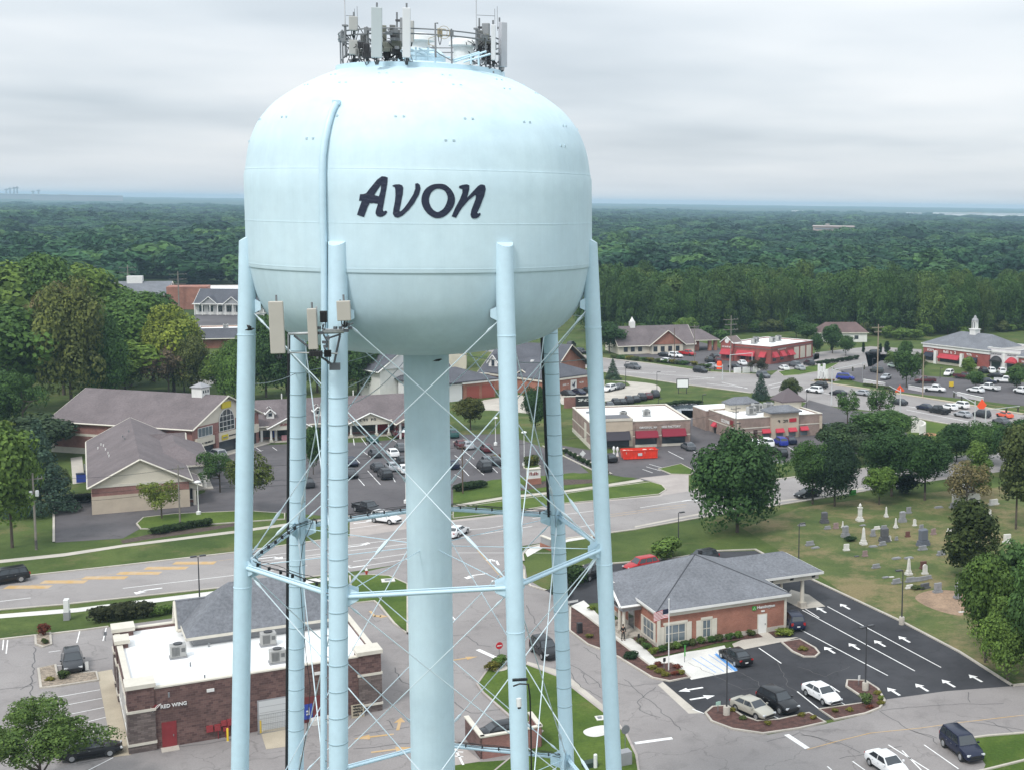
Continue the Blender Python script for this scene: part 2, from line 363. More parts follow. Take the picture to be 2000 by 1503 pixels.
TANK = mat('tank_paint', (0.61, 0.765, 0.83), 0.6, 0.035, 0.25, fine=0.03, fscale=1.5)
def weather(m, amt=.10):
    t = m.node_tree; b = t.nodes['Principled BSDF']; src = b.inputs['Base Color'].links[0].from_socket; tc_ = t.nodes.new('ShaderNodeTexCoord')
    mp_ = t.nodes.new('ShaderNodeMapping'); mp_.inputs['Scale'].default_value = (1.6, 1.6, .07); L(t, tc_.outputs['Object'], mp_.inputs[0])
    n_ = N(t, 'ShaderNodeTexNoise', i_Scale=1.0, i_Detail=7.0, i_Roughness=0.7); L(t, mp_.outputs[0], n_.inputs['Vector'])
    n3_ = N(t, 'ShaderNodeTexNoise', i_Scale=.16, i_Detail=4.0, i_Roughness=0.6); L(t, tc_.outputs['Object'], n3_.inputs['Vector'])
    f_ = ramp(t, n_.outputs[0], [(.36, (1-amt, 1-amt*.8, 1-amt*.75)), (.56, (1, 1, 1))]); g_ = ramp(t, n3_.outputs[0], [(.38, (.95, .96, .97)), (.62, (1.04, 1.03, 1.02))])
    for q_ in (f_, g_):
        k_ = t.nodes.new('ShaderNodeMix'); k_.data_type = 'RGBA'; k_.blend_type = 'MULTIPLY'; k_.inputs[0].default_value = 1; L(t, src, k_.inputs[6]); L(t, q_, k_.inputs[7]); src = k_.outputs[2]
    L(t, src, b.inputs['Base Color']); return m
weather(TANK, .05)
RODP = mat('rod_paint', (.68, .79, .84), .45)
LEGP = mat('leg_paint', (0.575, 0.755, 0.85), 0.4, 0.03, 0.5, fine=0.03, fscale=3)
GREYM = mat('grey_steel', (0.22, 0.23, 0.24), 0.5, 0.1, metal=0.3)
DARKM = mat('dark_steel', (0.05, 0.05, 0.055), 0.5)
CABLE = mat('black_cable', (0.015, 0.015, 0.017), 0.5)
ANT = mat('antenna_shell', (0.56, 0.57, 0.55), 0.45, 0.04)
ANTT = mat('tan_antenna_shell', (0.47, 0.44, 0.385), 0.5, 0.04)
NAVY = mat('navy_lettering', (0.012, 0.018, 0.045), 0.5)
WPLAS = mat('white_plastic', (0.75, 0.75, 0.73), 0.4)
BLACK = mat('matt_black', (0.02, 0.02, 0.022), 0.6)
WOODP = mat('weathered_pole_wood', (0.21, 0.19, 0.165), 0.9, 0.2, 1.0)
BROWNP = mat('brown_pole_wood', (0.12, 0.085, 0.06), 0.9, 0.2, 1.0)
BARK = mat('bark', (0.085, 0.068, 0.052), 0.95, 0.3, 2.0)
BARKD = mat('dark_bark', (0.04, 0.033, 0.028), 0.95, 0.3, 2.0)
GLASS = mat('window_glass', (0.035, 0.045, 0.055), 0.08, spec=0.8)
GLASSP = mat('pale_window_glass', (0.14, 0.17, 0.19), 0.1, spec=0.8)
CARGL = mat('car_glass', (0.03, 0.036, 0.042), 0.05, spec=0.9)
TYRE = mat('tyre_rubber', (0.02, 0.02, 0.02), 0.8)
RIM = mat('alloy_rim', (0.42, 0.43, 0.44), 0.35, metal=0.6)
LAMPG = mat('headlamp_glass', (0.62, 0.64, 0.66), 0.12, spec=0.8)
LAMPR = mat('tail_lamp', (0.38, 0.02, 0.02), 0.2)
TRIMW = mat('white_trim', (0.72, 0.71, 0.68), 0.6, 0.05)
TRIMC = mat('cream_trim', (0.60, 0.56, 0.48), 0.7, 0.06)
TRIMG = mat('grey_trim', (0.30, 0.30, 0.31), 0.6, 0.05)
STUCCO = mat('cream_stucco', (0.62, 0.565, 0.47), 0.9, 0.06, 0.4)
STUCB = mat('tan_block', (0.50, 0.42, 0.33), 0.9, 0.08, 0.5)
BRR = brickmat('red_brick', (0.30, 0.105, 0.065), (0.36, 0.135, 0.085), (0.34, 0.24, 0.2))
BRD = brickmat('dark_brown_brick', (0.085, 0.045, 0.042), (0.165, 0.095, 0.083), (0.17, 0.135, 0.122), 0.40, 0.20)
BRP = brickmat('plaza_brick', (0.25, 0.10, 0.085), (0.30, 0.135, 0.11), (0.30, 0.22, 0.2))
BRT = brickmat('tan_brick', (0.27, 0.195, 0.165), (0.31, 0.225, 0.19), (0.33, 0.28, 0.25), 0.4, 0.2)
BRC = brickmat('crimson_brick', (0.26, 0.055, 0.045), (0.33, 0.075, 0.06), (0.28, 0.15, 0.13))
STONE = brickmat('stacked_stone', (0.10, 0.075, 0.07), (0.20, 0.16, 0.145), (0.05, 0.045, 0.045), 0.55, 0.16)
SHG = mat('grey_shingles', (0.160, 0.166, 0.182), 0.95, 0.12, 0.3, fine=0.25, fscale=3.5)
SHB = mat('brown_shingles', (0.145, 0.120, 0.122), 0.95, 0.13, 0.25, fine=0.2, fscale=3)
SHD = mat('slate_shingles', (0.088, 0.090, 0.104), 0.95, 0.13, 0.25, fine=0.2, fscale=3)
MEMB = mat('white_roof_membrane', (0.84, 0.84, 0.83), 0.6, 0.05, 0.12)
MEMG = mat('grey_roof_membrane', (0.33, 0.31, 0.29), 0.8, 0.15, 0.3)
REDD = mat('red_door_paint', (0.22, 0.025, 0.03), 0.5, 0.08)
REDM = mat('red_fabric', (0.42, 0.04, 0.055), 0.8, 0.1, 1)
REDB = mat('bright_red_steel', (0.75, 0.045, 0.02), 0.5, 0.12, 0.6)
BLKF = mat('black_fabric', (0.05, 0.045, 0.055), 0.85)
BLUES = mat('blue_sign', (0.03, 0.06, 0.32), 0.5)
GREENS = mat('green_sign', (0.06, 0.34, 0.05), 0.5)
YELS = mat('yellow_steel', (0.72, 0.50, 0.03), 0.5)
ORNG = mat('orange_sign', (0.95, 0.10, 0.02), 0.6)
GREYB = mat('hvac_case', (0.35, 0.345, 0.33), 0.6, 0.08, 1.0)
LIGHTG = mat('light_grey_panel', (0.55, 0.56, 0.56), 0.6)

# ================================================================ GROUND
def flat(name, x0, y0, x1, y1, z, m): return sheet(name, [(x0, y0), (x1, y0), (x1, y1), (x0, y1)], z, m, world=True)
flat('ground', -12000, -200, 12000, 13500, -0.02, FLOOR)
sheet('lawn_ground', [(-500, 1900), (2400, 1900), (2400, 640), (1150, 610), (-500, 640)], -0.012, GRASS)
sheet('cemetery_lawn', [(1560, 990), (1690, 972), (1870, 955), (2100, 940), (2250, 1000), (2250, 1330), (1985, 1332), (1875, 1270), (1763, 1211), (1650, 1158), (1590, 1115), (1500, 1060), (1450, 1030)], -0.006, GRASSD)
sheet('dirt_patch', [(1788, 1163), (1830, 1150), (1900, 1160), (1895, 1185), (1880, 1200), (1845, 1195), (1805, 1180)], 0.0, DIRT, sm=True)
sheet('dirt_patch', [(1590, 1030), (1640, 1020), (1665, 1040), (1650, 1065), (1610, 1070), (1575, 1055)], 0.0, GRASSD, sm=True)
# light asphalt south of the main road: side street, shoe-store lot and drive
sheet('side_street', [(-400, 1275), (0, 1247), (145, 1232), (215, 1222), (360, 1203), (460, 1185), (640, 1160), (690, 1140), (700, 1118), (850, 1085), (1000, 1068), (1026, 1105), (1030, 1130), (1067, 1151), (1112, 1180), (1113, 1231), (1148, 1258), (1175, 1268), (1207, 1282), (1274, 1323), (1308, 1330), (1374, 1391), (1400, 1412), (1500, 1433), (1612, 1412), (1701, 1391), (1732, 1364), (1848, 1347), (1977, 1338), (2100, 1325), (2500, 1290), (2500, 2100), (-400, 2100)], 0.0, A_LIGHT)
# main road (local direction fits its two kerbs)
RN = [G(57, 1123), G(457, 1078)]; RS = [G(118, 1180), G(1240, 1032)]
road_N = [(-400, 1166), (57, 1123), (240, 1103), (457, 1078), (633, 1053), (885, 1018), (1000, 1003), (1100, 985), (1300, 964), (1345, 955), (1530, 932), (1700, 911), (1900, 886), (2100, 858)]
road_S = [(-400, 1222), (0, 1189), (118, 1179), (457, 1143), (700, 1113), (850, 1090), (1024, 1064), (1111, 1050), (1240, 1032), (1350, 1012), (1560, 978), (1690, 957), (1850, 934), (2100, 900)]
sheet('main_road', road_N+road_S[::-1], 0.004, A_ROAD)
hw_N = [(900, 660), (1040, 678), (1178, 698), (1273, 709), (1381, 725), (1500, 732), (1586, 743), (1701, 759), (1862, 784), (2000, 807), (2300, 860)]
hw_S = [(900, 678), (1100, 708), (1199, 729), (1321, 747), (1367, 753), (1468, 766), (1590, 788), (1742, 806), (1885, 832), (1931, 841), (2000, 857), (2300, 930)]
sheet('highway', hw_N+hw_S[::-1], 0.0, A_ROAD)
# connecting roads at the junctions
sheet('restaurant_drive', [(1503, 735), (1600, 749), (1640, 742), (1655, 728), (1600, 712), (1585, 704), (1520, 722)], 0.004, A_ROAD)
sheet('plaza_drive', [(1580, 780), (1650, 800), (1760, 806), (1745, 815), (1700, 838), (1640, 845), (1600, 835), (1560, 800)], 0.004, A_MID)
# lots
sheet('plaza_lot', [(105, 985), (175, 970), (270, 980), (335, 985), (400, 960), (425, 880), (500, 868), (560, 866), (720, 862), (860, 848), (985, 846), (1060, 872), (1130, 905), (1150, 922), (1090, 925), (985, 938), (930, 945), (885, 955), (885, 985), (793, 1003), (683, 1010), (560, 1000), (480, 1003), (400, 1015), (340, 1028), (272, 1032), (240, 1050), (108, 1058)], 0.004, A_MID)
sheet('driveway_apron', [(683, 1008), (740, 1001), (793, 998), (803, 1030), (683, 1049)], 0.008, CONCP)
sheet('store_lot', [(1095, 868), (1110, 900), (1190, 925), (1262, 938), (1350, 924), (1500, 905), (1700, 882), (1790, 862), (1760, 835), (1700, 812), (1600, 806), (1560, 792), (1400, 840), (1352, 800), (1330, 800), (1340, 830), (1330, 860), (1190, 884)], 0.0, A_MID)
sheet('driveway_mouth', [(1248, 932), (1345, 922), (1345, 958), (1292, 966), (1303, 955), (1288, 943)], 0.008, CONCP)
sheet('restaurant_lot', [(1215, 690), (1290, 706), (1400, 722), (1480, 726), (1520, 722), (1600, 700), (1600, 690), (1420, 690), (1400, 676), (1340, 660), (1260, 660), (1330, 680)], 0.0, A_MID)
sheet('restaurant_rear_lot', [(1588, 704), (1655, 728), (1690, 722), (1720, 704), (1800, 696), (1800, 682), (1700, 676), (1592, 688)], 0.0, A_ROAD)
sheet('shopping_lot', [(1640, 722), (1700, 715), (1730, 728), (1800, 733), (1990, 745), (2200, 770), (2200, 840), (2020, 794), (1900, 780), (1760, 765), (1700, 752), (1655, 740)], 0.004, A_MID)
sheet('shopping_lot_north', [(1690, 690), (1800, 695), (1800, 740), (1700, 735)], 0.0, A_MID)
sheet('school_drive', [(1175, 745), (1200, 742), (1270, 748), (1290, 757), (1280, 770), (1240, 775), (1110, 790), (1095, 775), (1100, 762)], 0.0, CONC, sm=True)
sheet('garage_apron', [(908, 800), (945, 780), (1010, 770), (1060, 775), (1055, 808), (960, 800)], 0.0, CONC)
sheet('far_lot', [(385, 700), (420, 690), (460, 700), (470, 740), (400, 752), (370, 745)], 0.0, CONC)
sheet('far_grey_lot', [(372, 640), (380, 615), (480, 606), (490, 645)], 0.0, A_MID)
sheet('far_left_lot', [(-60, 835), (30, 828), (115, 842), (130, 865), (40, 858), (0, 875), (-60, 875)], 0.0, A_MID)
sheet('bank_lot', [(1580, 1129), (1650, 1161), (1763, 1215), (1875, 1274), (1977, 1338.5), (1848, 1348), (1732, 1364), (1700, 1390), (1560, 1414), (1480, 1420), (1400, 1412), (1374, 1390), (1361, 1386), (1294, 1329), (1350, 1310), (1440, 1270), (1520, 1225), (1535, 1200), (1500, 1140), (1540, 1115)], 0.006, A_DARK)
sheet('bank_rear_lot', [(1067, 1152), (1112, 1181), (1205, 1172), (1330, 1140), (1540, 1115), (1580, 1129), (1475, 1074), (1400, 1076), (1330, 1088), (1230, 1098), (1138, 1105), (1105, 1130)], 0.010, A_DARK)
sheet('pond', [(1262, 800), (1300, 789), (1345, 786), (1372, 792), (1362, 812), (1300, 815)], 0.0, WATER, sm=True)
sheet('bank_pad', [(1310, 1279), (1415, 1259), (1440, 1309), (1350, 1326)], 0.012, CONCW)
# sidewalks
def walk(name, a, b, m=CONCW, z=0.012): return sheet(name, a+b[::-1], z, m)
walk('sidewalk', [(-200, 1213), (0, 1198), (150, 1186), (457, 1148), (600, 1130), (640, 1125)], [(-200, 1221), (0, 1206), (150, 1194), (457, 1156), (600, 1138), (645, 1132)])
walk('sidewalk', [(-200, 1107), (0, 1092), (125, 1079), (240, 1062), (457, 1035), (600, 1015), (683, 1005)], [(-200, 1113), (0, 1098), (125, 1085), (240, 1067), (457, 1040), (600, 1020), (683, 1009)], CONC)
walk('sidewalk', [(885, 985), (985, 968), (1105, 956), (1180, 945), (1250, 934)], [(885, 989), (985, 973), (1105, 960), (1185, 949), (1258, 938)], CONC)
walk('sidewalk', [(1240, 1026), (1345, 1005), (1450, 985), (1560, 971), (1683, 951)], [(1240, 1029), (1345, 1008), (1450, 988), (1560, 974), (1690, 954)], CONC)
walk('sidewalk', [(1024, 1074), (1060, 1058), (1111, 1050), (1180, 1040)], [(1030, 1086), (1062, 1068), (1111, 1056), (1180, 1045)], CONCW)
sheet('store_walk', [(190, 1311), (219, 1306), (236, 1382), (256, 1473), (222, 1477), (205, 1390)], 0.016, CONCT)
sheet('store_walk', [(508, 1425), (556, 1416), (572, 1455), (520, 1462)], 0.016, CONCT)
sheet('bank_walk', [(1113, 1183), (1140, 1171), (1150, 1180), (1200, 1232), (1245, 1250), (1280, 1285), (1340, 1272), (1407, 1262), (1437, 1272), (1327, 1296), (1267, 1299), (1207, 1249), (1150, 1205)], 0.018, CONCW)
sheet('bank_walk', [(1430, 1256), (1482, 1235), (1500, 1233), (1515, 1245), (1560, 1243), (1528, 1252), (1437, 1270)], 0.020, CONC)
sheet('bank_walk', [(1530, 1170), (1545, 1150), (1580, 1160), (1612, 1183), (1566, 1188)], 0.018, CONC)
# street-edge concrete of the side street and gutter lines
sheet('street_edge', [(1027, 1300), (1091, 1322), (1178, 1390), (1215, 1428), (1222, 1428), (1190, 1385), (1100, 1310), (1030, 1290)], 0.006, CONC)
sheet('lot_edge', [(1294, 1330), (1361, 1386), (1374, 1391), (1345, 1392), (1285, 1336)], 0.006, CONC)
# planting beds, islands (raised a little, with kerbs)
def island(nm, pts, m, kerb=True, z=0.14, sm=False, w=0.22, km=None):
    P = XY(pts)
    if sm: P = smooth_poly(P)
    tag(sheet(nm, P, z-0.03, m, world=True), kind='structure')
    if kerb:
        mb = MB(); ribbon(mb, P, w, 0.0, z, True); tag(mb.build('kerb', km or CONC), kind='structure')
island('planting_bed', [(1113, 1231), (1148, 1258), (1175, 1268), (1207, 1282), (1274, 1323), (1308, 1330), (1347, 1322), (1312, 1294), (1270, 1300), (1205, 1250), (1148, 1206), (1114, 1184)], MULCH)
island('planting_bed', [(1237, 1248), (1280, 1282), (1340, 1270), (1400, 1255), (1490, 1243), (1475, 1232), (1400, 1246), (1287, 1266), (1240, 1232)], MULCH, False, 0.08)
island('planting_bed', [(1500, 1234), (1530, 1228), (1545, 1232), (1548, 1240), (1515, 1243)], MULCH, False, 0.08)
island('planting_bed', [(1527, 1254), (1562, 1248), (1592, 1265), (1600, 1275), (1592, 1282), (1570, 1282), (1548, 1272)], MULCH)
island('planting_bed', [(1378, 1392), (1392, 1380), (1420, 1378), (1450, 1398), (1480, 1408), (1520, 1405), (1580, 1392), (1612, 1410), (1560, 1422), (1490, 1432), (1430, 1423), (1390, 1408)], MULCH)
island('planting_bed', [(1600, 1385), (1690, 1372), (1680, 1358), (1653, 1340), (1655, 1328), (1690, 1329), (1715, 1345), (1728, 1368), (1718, 1382), (1690, 1393), (1630, 1405)], MULCH)
island('grass_median', [(958, 1300), (1027, 1297), (1091, 1322), (1178, 1390), (1222, 1432), (1243, 1475), (1255, 1560), (900, 1560), (1060, 1428), (995, 1398), (944, 1353), (932, 1336)], GRASSG, km=CONCP)
island('grass_verge', [(683, 1124), (721, 1122), (760, 1124), (796, 1140), (796, 1237), (770, 1217), (741, 1181), (731, 1173), (689, 1177)], GRASSG)
tag(sheet('gravel_patch', [(1140, 1428), (1160, 1420), (1185, 1418), (1190, 1432), (1165, 1440), (1145, 1437)], 0.13, CONCW, sm=True), kind='structure')
tag(sheet('gravel_patch', [(955, 1300), (985, 1298), (990, 1308), (965, 1312)], 0.13, CONC, sm=True), kind='structure')
island('gravel_bed', [(75, 1305), (108, 1298), (112, 1318), (188, 1312), (192, 1328), (110, 1340), (80, 1343)], GRAVEL)
island('gravel_bed', [(69, 1240), (98, 1235), (100, 1258), (85, 1263), (70, 1258)], GRAVEL)
island('grass_island', [(267, 1022), (280, 1010), (340, 1003), (480, 997), (556, 1002), (556, 1013), (480, 1018), (400, 1024), (330, 1032), (275, 1032)], GRASSG)
island('grass_verge', [(885, 956), (960, 936), (1060, 928), (1120, 922), (1180, 928), (1246, 932), (1180, 942), (1105, 953), (985, 965), (885, 981)], GRASSG, False, 0.05)
island('grass_verge', [(885, 992), (985, 977), (1105, 963), (1192, 950), (1270, 940), (1293, 946), (1301, 955), (1287, 964), (1190, 974), (1100, 982), (1000, 998), (885, 1011)], GRASSG, z=0.1)
island('mulch_strip', [(1000, 952), (1080, 935), (1180, 935), (1160, 942), (1080, 948), (1010, 958)], MULCHB, False, 0.07)
island('mulch_strip', [(235, 1054), (300, 1040), (400, 1028), (457, 1020), (457, 1026), (400, 1036), (300, 1050), (240, 1060)], MULCHB, False, 0.03)
island('grass_island', [(1286, 915), (1330, 905), (1355, 918), (1350, 926), (1310, 925)], GRASSG)
island('grass_island', [(885, 862), (905, 858), (922, 862), (905, 868)], MULCHB)
island('grass_island', [(1022, 908), (1045, 902), (1056, 910), (1040, 915), (1024, 914)], GRASSG)
island('grass_island', [(1785, 830), (1800, 820), (1890, 832), (1905, 842), (1860, 865), (1790, 870), (1770, 850)], GRASSG, False, 0.05)
island('grass_island', [(1180, 742), (1225, 746), (1232, 753), (1200, 757), (1180, 755)], GRASS)
island('grass_island', [(1520, 726), (1600, 712), (1640, 708), (1615, 722), (1560, 732), (1530, 734)], GRASSG)
# kerb and gutter along the roads
rb('kerb', [(-400, 1166), (57, 1123), (240, 1103), (457, 1078), (633, 1053), (683, 1048)], 0.35, 0, 0.12, CONC)
rb('kerb', [(800, 1031), (885, 1016), (1000, 1003), (1100, 984)], 1.3, 0, 0.015, CONCP)
rb('kerb', [(1100, 984), (1290, 967), (1303, 956)], 0.8, 0, 0.015, CONCP)
rb('kerb', [(1346, 957), (1530, 933), (1700, 912), (1900, 887)], 0.4, 0, 0.12, CONC)
rb('kerb', [(-400, 1222), (0, 1190), (118, 1180), (457, 1144), (683, 1116)], 0.3, 0, 0.10, CONC)
rb('kerb', [(1022, 1095), (1020, 1082), (1030, 1068), (1111, 1050), (1240, 1033), (1350, 1013), (1560, 979), (1690, 958)], 0.35, 0, 0.12, CONC)
rb('kerb', [(1024, 1112), (1024, 1128), (1036, 1143), (1067, 1152)], 0.3, 0, 0.13, CONC)
rb('kerb', [(1138, 1104), (1230, 1097), (1330, 1087), (1400, 1075), (1475, 1072), (1580, 1128), (1650, 1161), (1763, 1214), (1875, 1273), (1977, 1338)], 0.3, 0, 0.14, CONC)
rb('kerb', [(1977, 1338), (2100, 1325), (2300, 1306)], 0.3, 0, 0.14, CONC)
rb('kerb', [(0, 1248), (69, 1240)], 0.3, 0, 0.13, CONC)
rb('kerb', [(100, 1237), (160, 1230), (212, 1223)], 0.3, 0, 0.13, CONC)
rb('kerb', [(105, 986), (105, 1058)], 0.3, 0, 0.14, CONC)
rb('kerb', [(105, 986), (175, 971), (180, 975)], 0.3, 0, 0.14, CONC)
rb('kerb', [(1178, 699), (1273, 710), (1381, 726), (1480, 731)], 0.6, 0, 0.14, CONC)
rb('kerb', [(1100, 708), (1199, 730), (1321, 748), (1367, 754), (1468, 767)], 0.6, 0, 0.14, CONC)
rb('kerb', [(1586, 743), (1701, 760), (1862, 785), (2000, 808)], 1.2, 0, 0.14, CONCT)
rb('kerb', [(1742, 807), (1885, 833), (1931, 842)], 0.6, 0, 0.14, CONC)
rb('kerb', [(1060, 870), (1130, 904), (1180, 928)], 0.3, 0, 0.14, CONC)
rb('kerb', [(1100, 875), (1150, 900), (1195, 925)], 0.3, 0, 0.14, CONC)
# bottom-right lawn corner
sheet('grass_corner', [(1893, 1441), (1930, 1436), (2200, 1415), (2200, 1640), (1860, 1640), (1925, 1492)], 0.02, GRASSG)
rb('kerb', [(1893, 1441), (1930, 1436), (2200, 1415)], 0.25, 0, 0.12, CONC)
rb('kerb', [(1870, 1515), (1925, 1503), (2010, 1482)], 0.25, 0, 0.14, CONC)
sheet('front_lawn', [(860, 1495), (1060, 1480), (1240, 1490), (1260, 1620), (860, 1620)], 0.125, GRASSG)
sheet('small_pavement', [(855, 1480), (880, 1440), (900, 1455), (940, 1488), (880, 1497)], 0.13, CONCP)

# ---------------------------------------------------------------- painted markings
def lines(name, segs, w, m=WHITE, z=0.012):
    mb = MB()
    for s in segs: ribbon(mb, XY([(s[i], s[i+1]) for i in range(0, len(s), 2)]), w, z, z)
    return tag(mb.build(name, m), kind='structure')
lines('lane_markings', [(0, 1173, 60, 1166), (240, 1147.5, 457, 1122), (457, 1122, 600, 1103), (500, 1096, 800, 1060), (500, 1086, 800, 1049), (683, 1031, 900, 1001), (900, 1048, 1040, 1026), (683, 1108, 850, 1082),
    (885, 1035, 955, 1030, 1000, 1022), (1040, 1011, 1160, 996), (1250, 990, 1345, 975), (1130, 1028, 1165, 1022), (500, 1102, 640, 1083), (690, 1095, 800, 1079)], 0.14, z=0.010)
lines('crossing_bar', [(890, 1078, 1100, 1078.5)], 0.10, z=0.010)
lines('stall_lines', [(5, 1268, 7, 1248), (12, 1275, 15, 1249), (150, 1254, 156, 1230), (201, 1250, 208, 1223), (88, 1364, 195, 1345.5), (84, 1384, 199, 1362), (80, 1405, 203, 1380), (120, 1421, 207, 1399), (140, 1440, 211, 1418), (150, 1460, 214, 1437), (160, 1480, 217, 1458), (172, 1503, 221, 1478),
    (93, 1300, 135, 1297), (95, 1272, 118, 1269)], 0.11)
lines('bank_stall_lines', [(1422, 1282, 1444, 1301), (1482, 1264, 1526, 1294), (1352, 1383, 1375, 1392), (1500, 1392, 1525, 1404), (1557, 1349, 1602, 1385), (1622, 1338, 1640, 1350), (1635, 1366, 1656, 1378),
    (1548, 1220, 1734, 1318), (1567, 1190, 1787, 1309), (1573, 1188, 1600, 1205), (1616, 1183, 1838, 1302)], 0.13, z=0.018)
lines('street_stall_lines', [(1735, 1453, 1815, 1503), (1762, 1464, 1800, 1503), (1805, 1453, 1872, 1500), (1665, 1485, 1690, 1503), (1616, 1495, 1625, 1503)], 0.12)
lines('stop_bars', [(1536, 1433, 1577, 1460), (933, 1267, 970, 1284), (1240, 1450, 1313, 1440), (960, 1133, 985, 1133)], 0.5)
lines('yellow_centre_line', [(1635, 1446, 1700, 1430, 1800, 1420, 1870, 1410, 2000, 1395), (1577, 1462, 1635, 1446)], 0.12, YELLOW)
lines('store_bay_lines', [(499, 872, 510, 880), (532, 872, 541, 878), (503, 880, 514, 878), (690, 855, 692, 868), (705, 853, 716, 868), (727, 855, 745, 866), (755, 850, 775, 862), (708, 880, 730, 895), (690, 890, 703, 903), (718, 918, 743, 945), (697, 930, 712, 947), (755, 907, 772, 940), (768, 890, 790, 915),
    (888, 888, 900, 897), (905, 878, 926, 895), (888, 925, 900, 932), (890, 900, 916, 928), (910, 895, 945, 926), (957, 907, 972, 922)], 0.12)
lines('far_bay_lines', [(1305, 880, 1335, 895), (1340, 871, 1360, 883), (1395, 866, 1410, 876), (1500, 872, 1520, 885), (1535, 868, 1556, 882), (1255, 915, 1275, 922), (1262, 910, 1290, 918), (1268, 905, 1296, 913), (1500, 895, 1530, 905), (1500, 898, 1525, 903)], 0.14)
lines('highway_markings', [(1199, 715, 1235, 717), (1275, 727, 1320, 726), (1330, 742, 1395, 737), (1180, 722, 1395, 738), (1380, 748, 1460, 757), (1410, 746, 1460, 758), (1500, 752, 1545, 742), (1505, 757, 1560, 746), (1600, 765, 1660, 776), (1760, 790, 1900, 815), (1770, 799, 1900, 824)], 0.25)
tag(lines('lane_dashes', [(1900, 784, 2000, 800)], 0.2, YELLOW), kind='structure')
def arrow(px, py, ang, L_=1.9, w=0.55, m=WHITE, z=0.018, bend=0):
    o = G(px, py); c, s_ = math.cos(R(ang)), math.sin(R(ang)); mb = MB()
    T = lambda x, y: (o.x+x*c-y*s_, o.y+x*s_+y*c, z)
    if not bend:
        mb.face([T(-L_/2, -.16*w/.55), T(L_*.1, -.16*w/.55), T(L_*.1, .16*w/.55), T(-L_/2, .16*w/.55)])
        mb.face([T(L_*.1, -w), T(L_/2, 0), T(L_*.1, w)])
    else:
        b = bend; mb.face([T(-L_/2, -.15), T(L_*.15, -.15), T(L_*.15, .15), T(-L_/2, .15)][::1])
        q = [T(L_*.15, -.15), T(L_*.3, -.15+b*.6), T(L_*.15, .15+b*.6), T(L_*.0, .15)]
        mb.face(q if b > 0 else q[::-1]); q = [T(L_*.38, b*.3), T(L_*.34, b*1.3), T(L_*.0, b*.75)]
        mb.face(q if b > 0 else q[::-1])
    return tag(mb.build('painted_arrow', m), kind='structure')
la = 117.0
for p in [(1745, 1349), (1800, 1341), (1852, 1333), (1905, 1323), (1620, 1268), (1668, 1261), (1718, 1255), (1766, 1247), (1604, 1190), (1650, 1183), (1556, 1196)]: arrow(*p, la, 2.3, 0.5)
arrow(1349, 1345, 206, 2.6, .55); arrow(1372, 1361, 26, 2.6, .55)
arrow(905, 1285, 27, 3, .5, YELLOW); arrow(780, 1412, 100, 3, .5, YELLOW)
arrow(730, 1437, 200, 3.4, .55, YELLOW); arrow(765, 1463, 20, 3.4, .55, YELLOW)
for p, a, b in [((715, 1018), 30, 1), ((705, 1064), 30, 1), ((690, 1106), 210, -1), ((285, 1151), 212, 1), ((530, 1087), 30, -1), ((730, 1200), 300, 1), ((925, 1122), 210, 1), ((885, 1206), 300, -1), ((970, 1095), 110, 1), ((1350, 975), 35, -1)]:
    arrow(*p, a, 3.6, .8, YELLOW if p == (730, 1200) else WHITE, 0.014, b)
for p in [(55, 1145), (125, 1135), (205, 1127), (272, 1118), (325, 1108), (380, 1098)]:   # hatching of the painted median
    o = G(*p); mb = MB(); ribbon(mb, [o+Vector((-2.6, -.15, 0)), o+Vector((2.6, .15, 0))], 1.35, 0.012, 0.012); tag(mb.build('median_hatching', YELLOW), kind='structure')
lines('median_edge_lines', [(0, 1150, 240, 1117, 457, 1090)], 0.1, YELLOW, 0.009)
lines('median_edge_lines', [(1170, 1010, 1340, 988), (1180, 1005, 1340, 983), (930, 1070, 1000, 1150)], 0.12, YELLOW, 0.010)
lines('access_hatching', [(1352, 1284, 1398, 1312), (1368, 1281, 1414, 1310), (1384, 1277, 1430, 1308), (1397, 1273, 1440, 1306)], 0.08, BLUEP, 0.02)
lines('blue_edge', [(1398, 1276, 1438, 1309)], 0.35, BLUEP, 0.022)
lines('pavement_hatching', [(862, 1462, 900, 1462), (862, 1468, 905, 1470), (862, 1476, 905, 1479), (885, 1455, 905, 1495)], 0.18, WHITE, 0.14)
def cracks(name, segs, w, seed=1):
    rng = random.Random(seed); mb = MB()
    for s in segs:
        P = XY([(s[i], s[i+1]) for i in range(0, len(s), 2)]); Q = []
        for a, b in zip(P, P[1:]):
            n = max(2, int((b-a).length/0.7)); d = (b-a).normalized(); nn = Vector((-d.y, d.x, 0))
            for i in range(n): Q.append(a.lerp(b, i/n)+nn*rng.uniform(-.16, .16))
        Q.append(P[-1]); ribbon(mb, Q, w, 0.009, 0.009)
    return tag(mb.build(name, CRACK), kind='structure')
cracks('crack_sealing', [(68, 1262, 66, 1300, 60, 1345, 72, 1380), (72, 1330, 40, 1345), (0, 1345, 60, 1338), (170, 1290, 212, 1283), (772, 1302, 780, 1325, 810, 1345), (690, 1435, 800, 1418), (690, 1462, 800, 1450), (755, 1405, 765, 1408, 768, 1420), (150, 1490, 250, 1470, 480, 1440), (880, 1240, 905, 1238, 935, 1258, 960, 1262), (885, 1370, 920, 1392, 980, 1384)], 0.10)
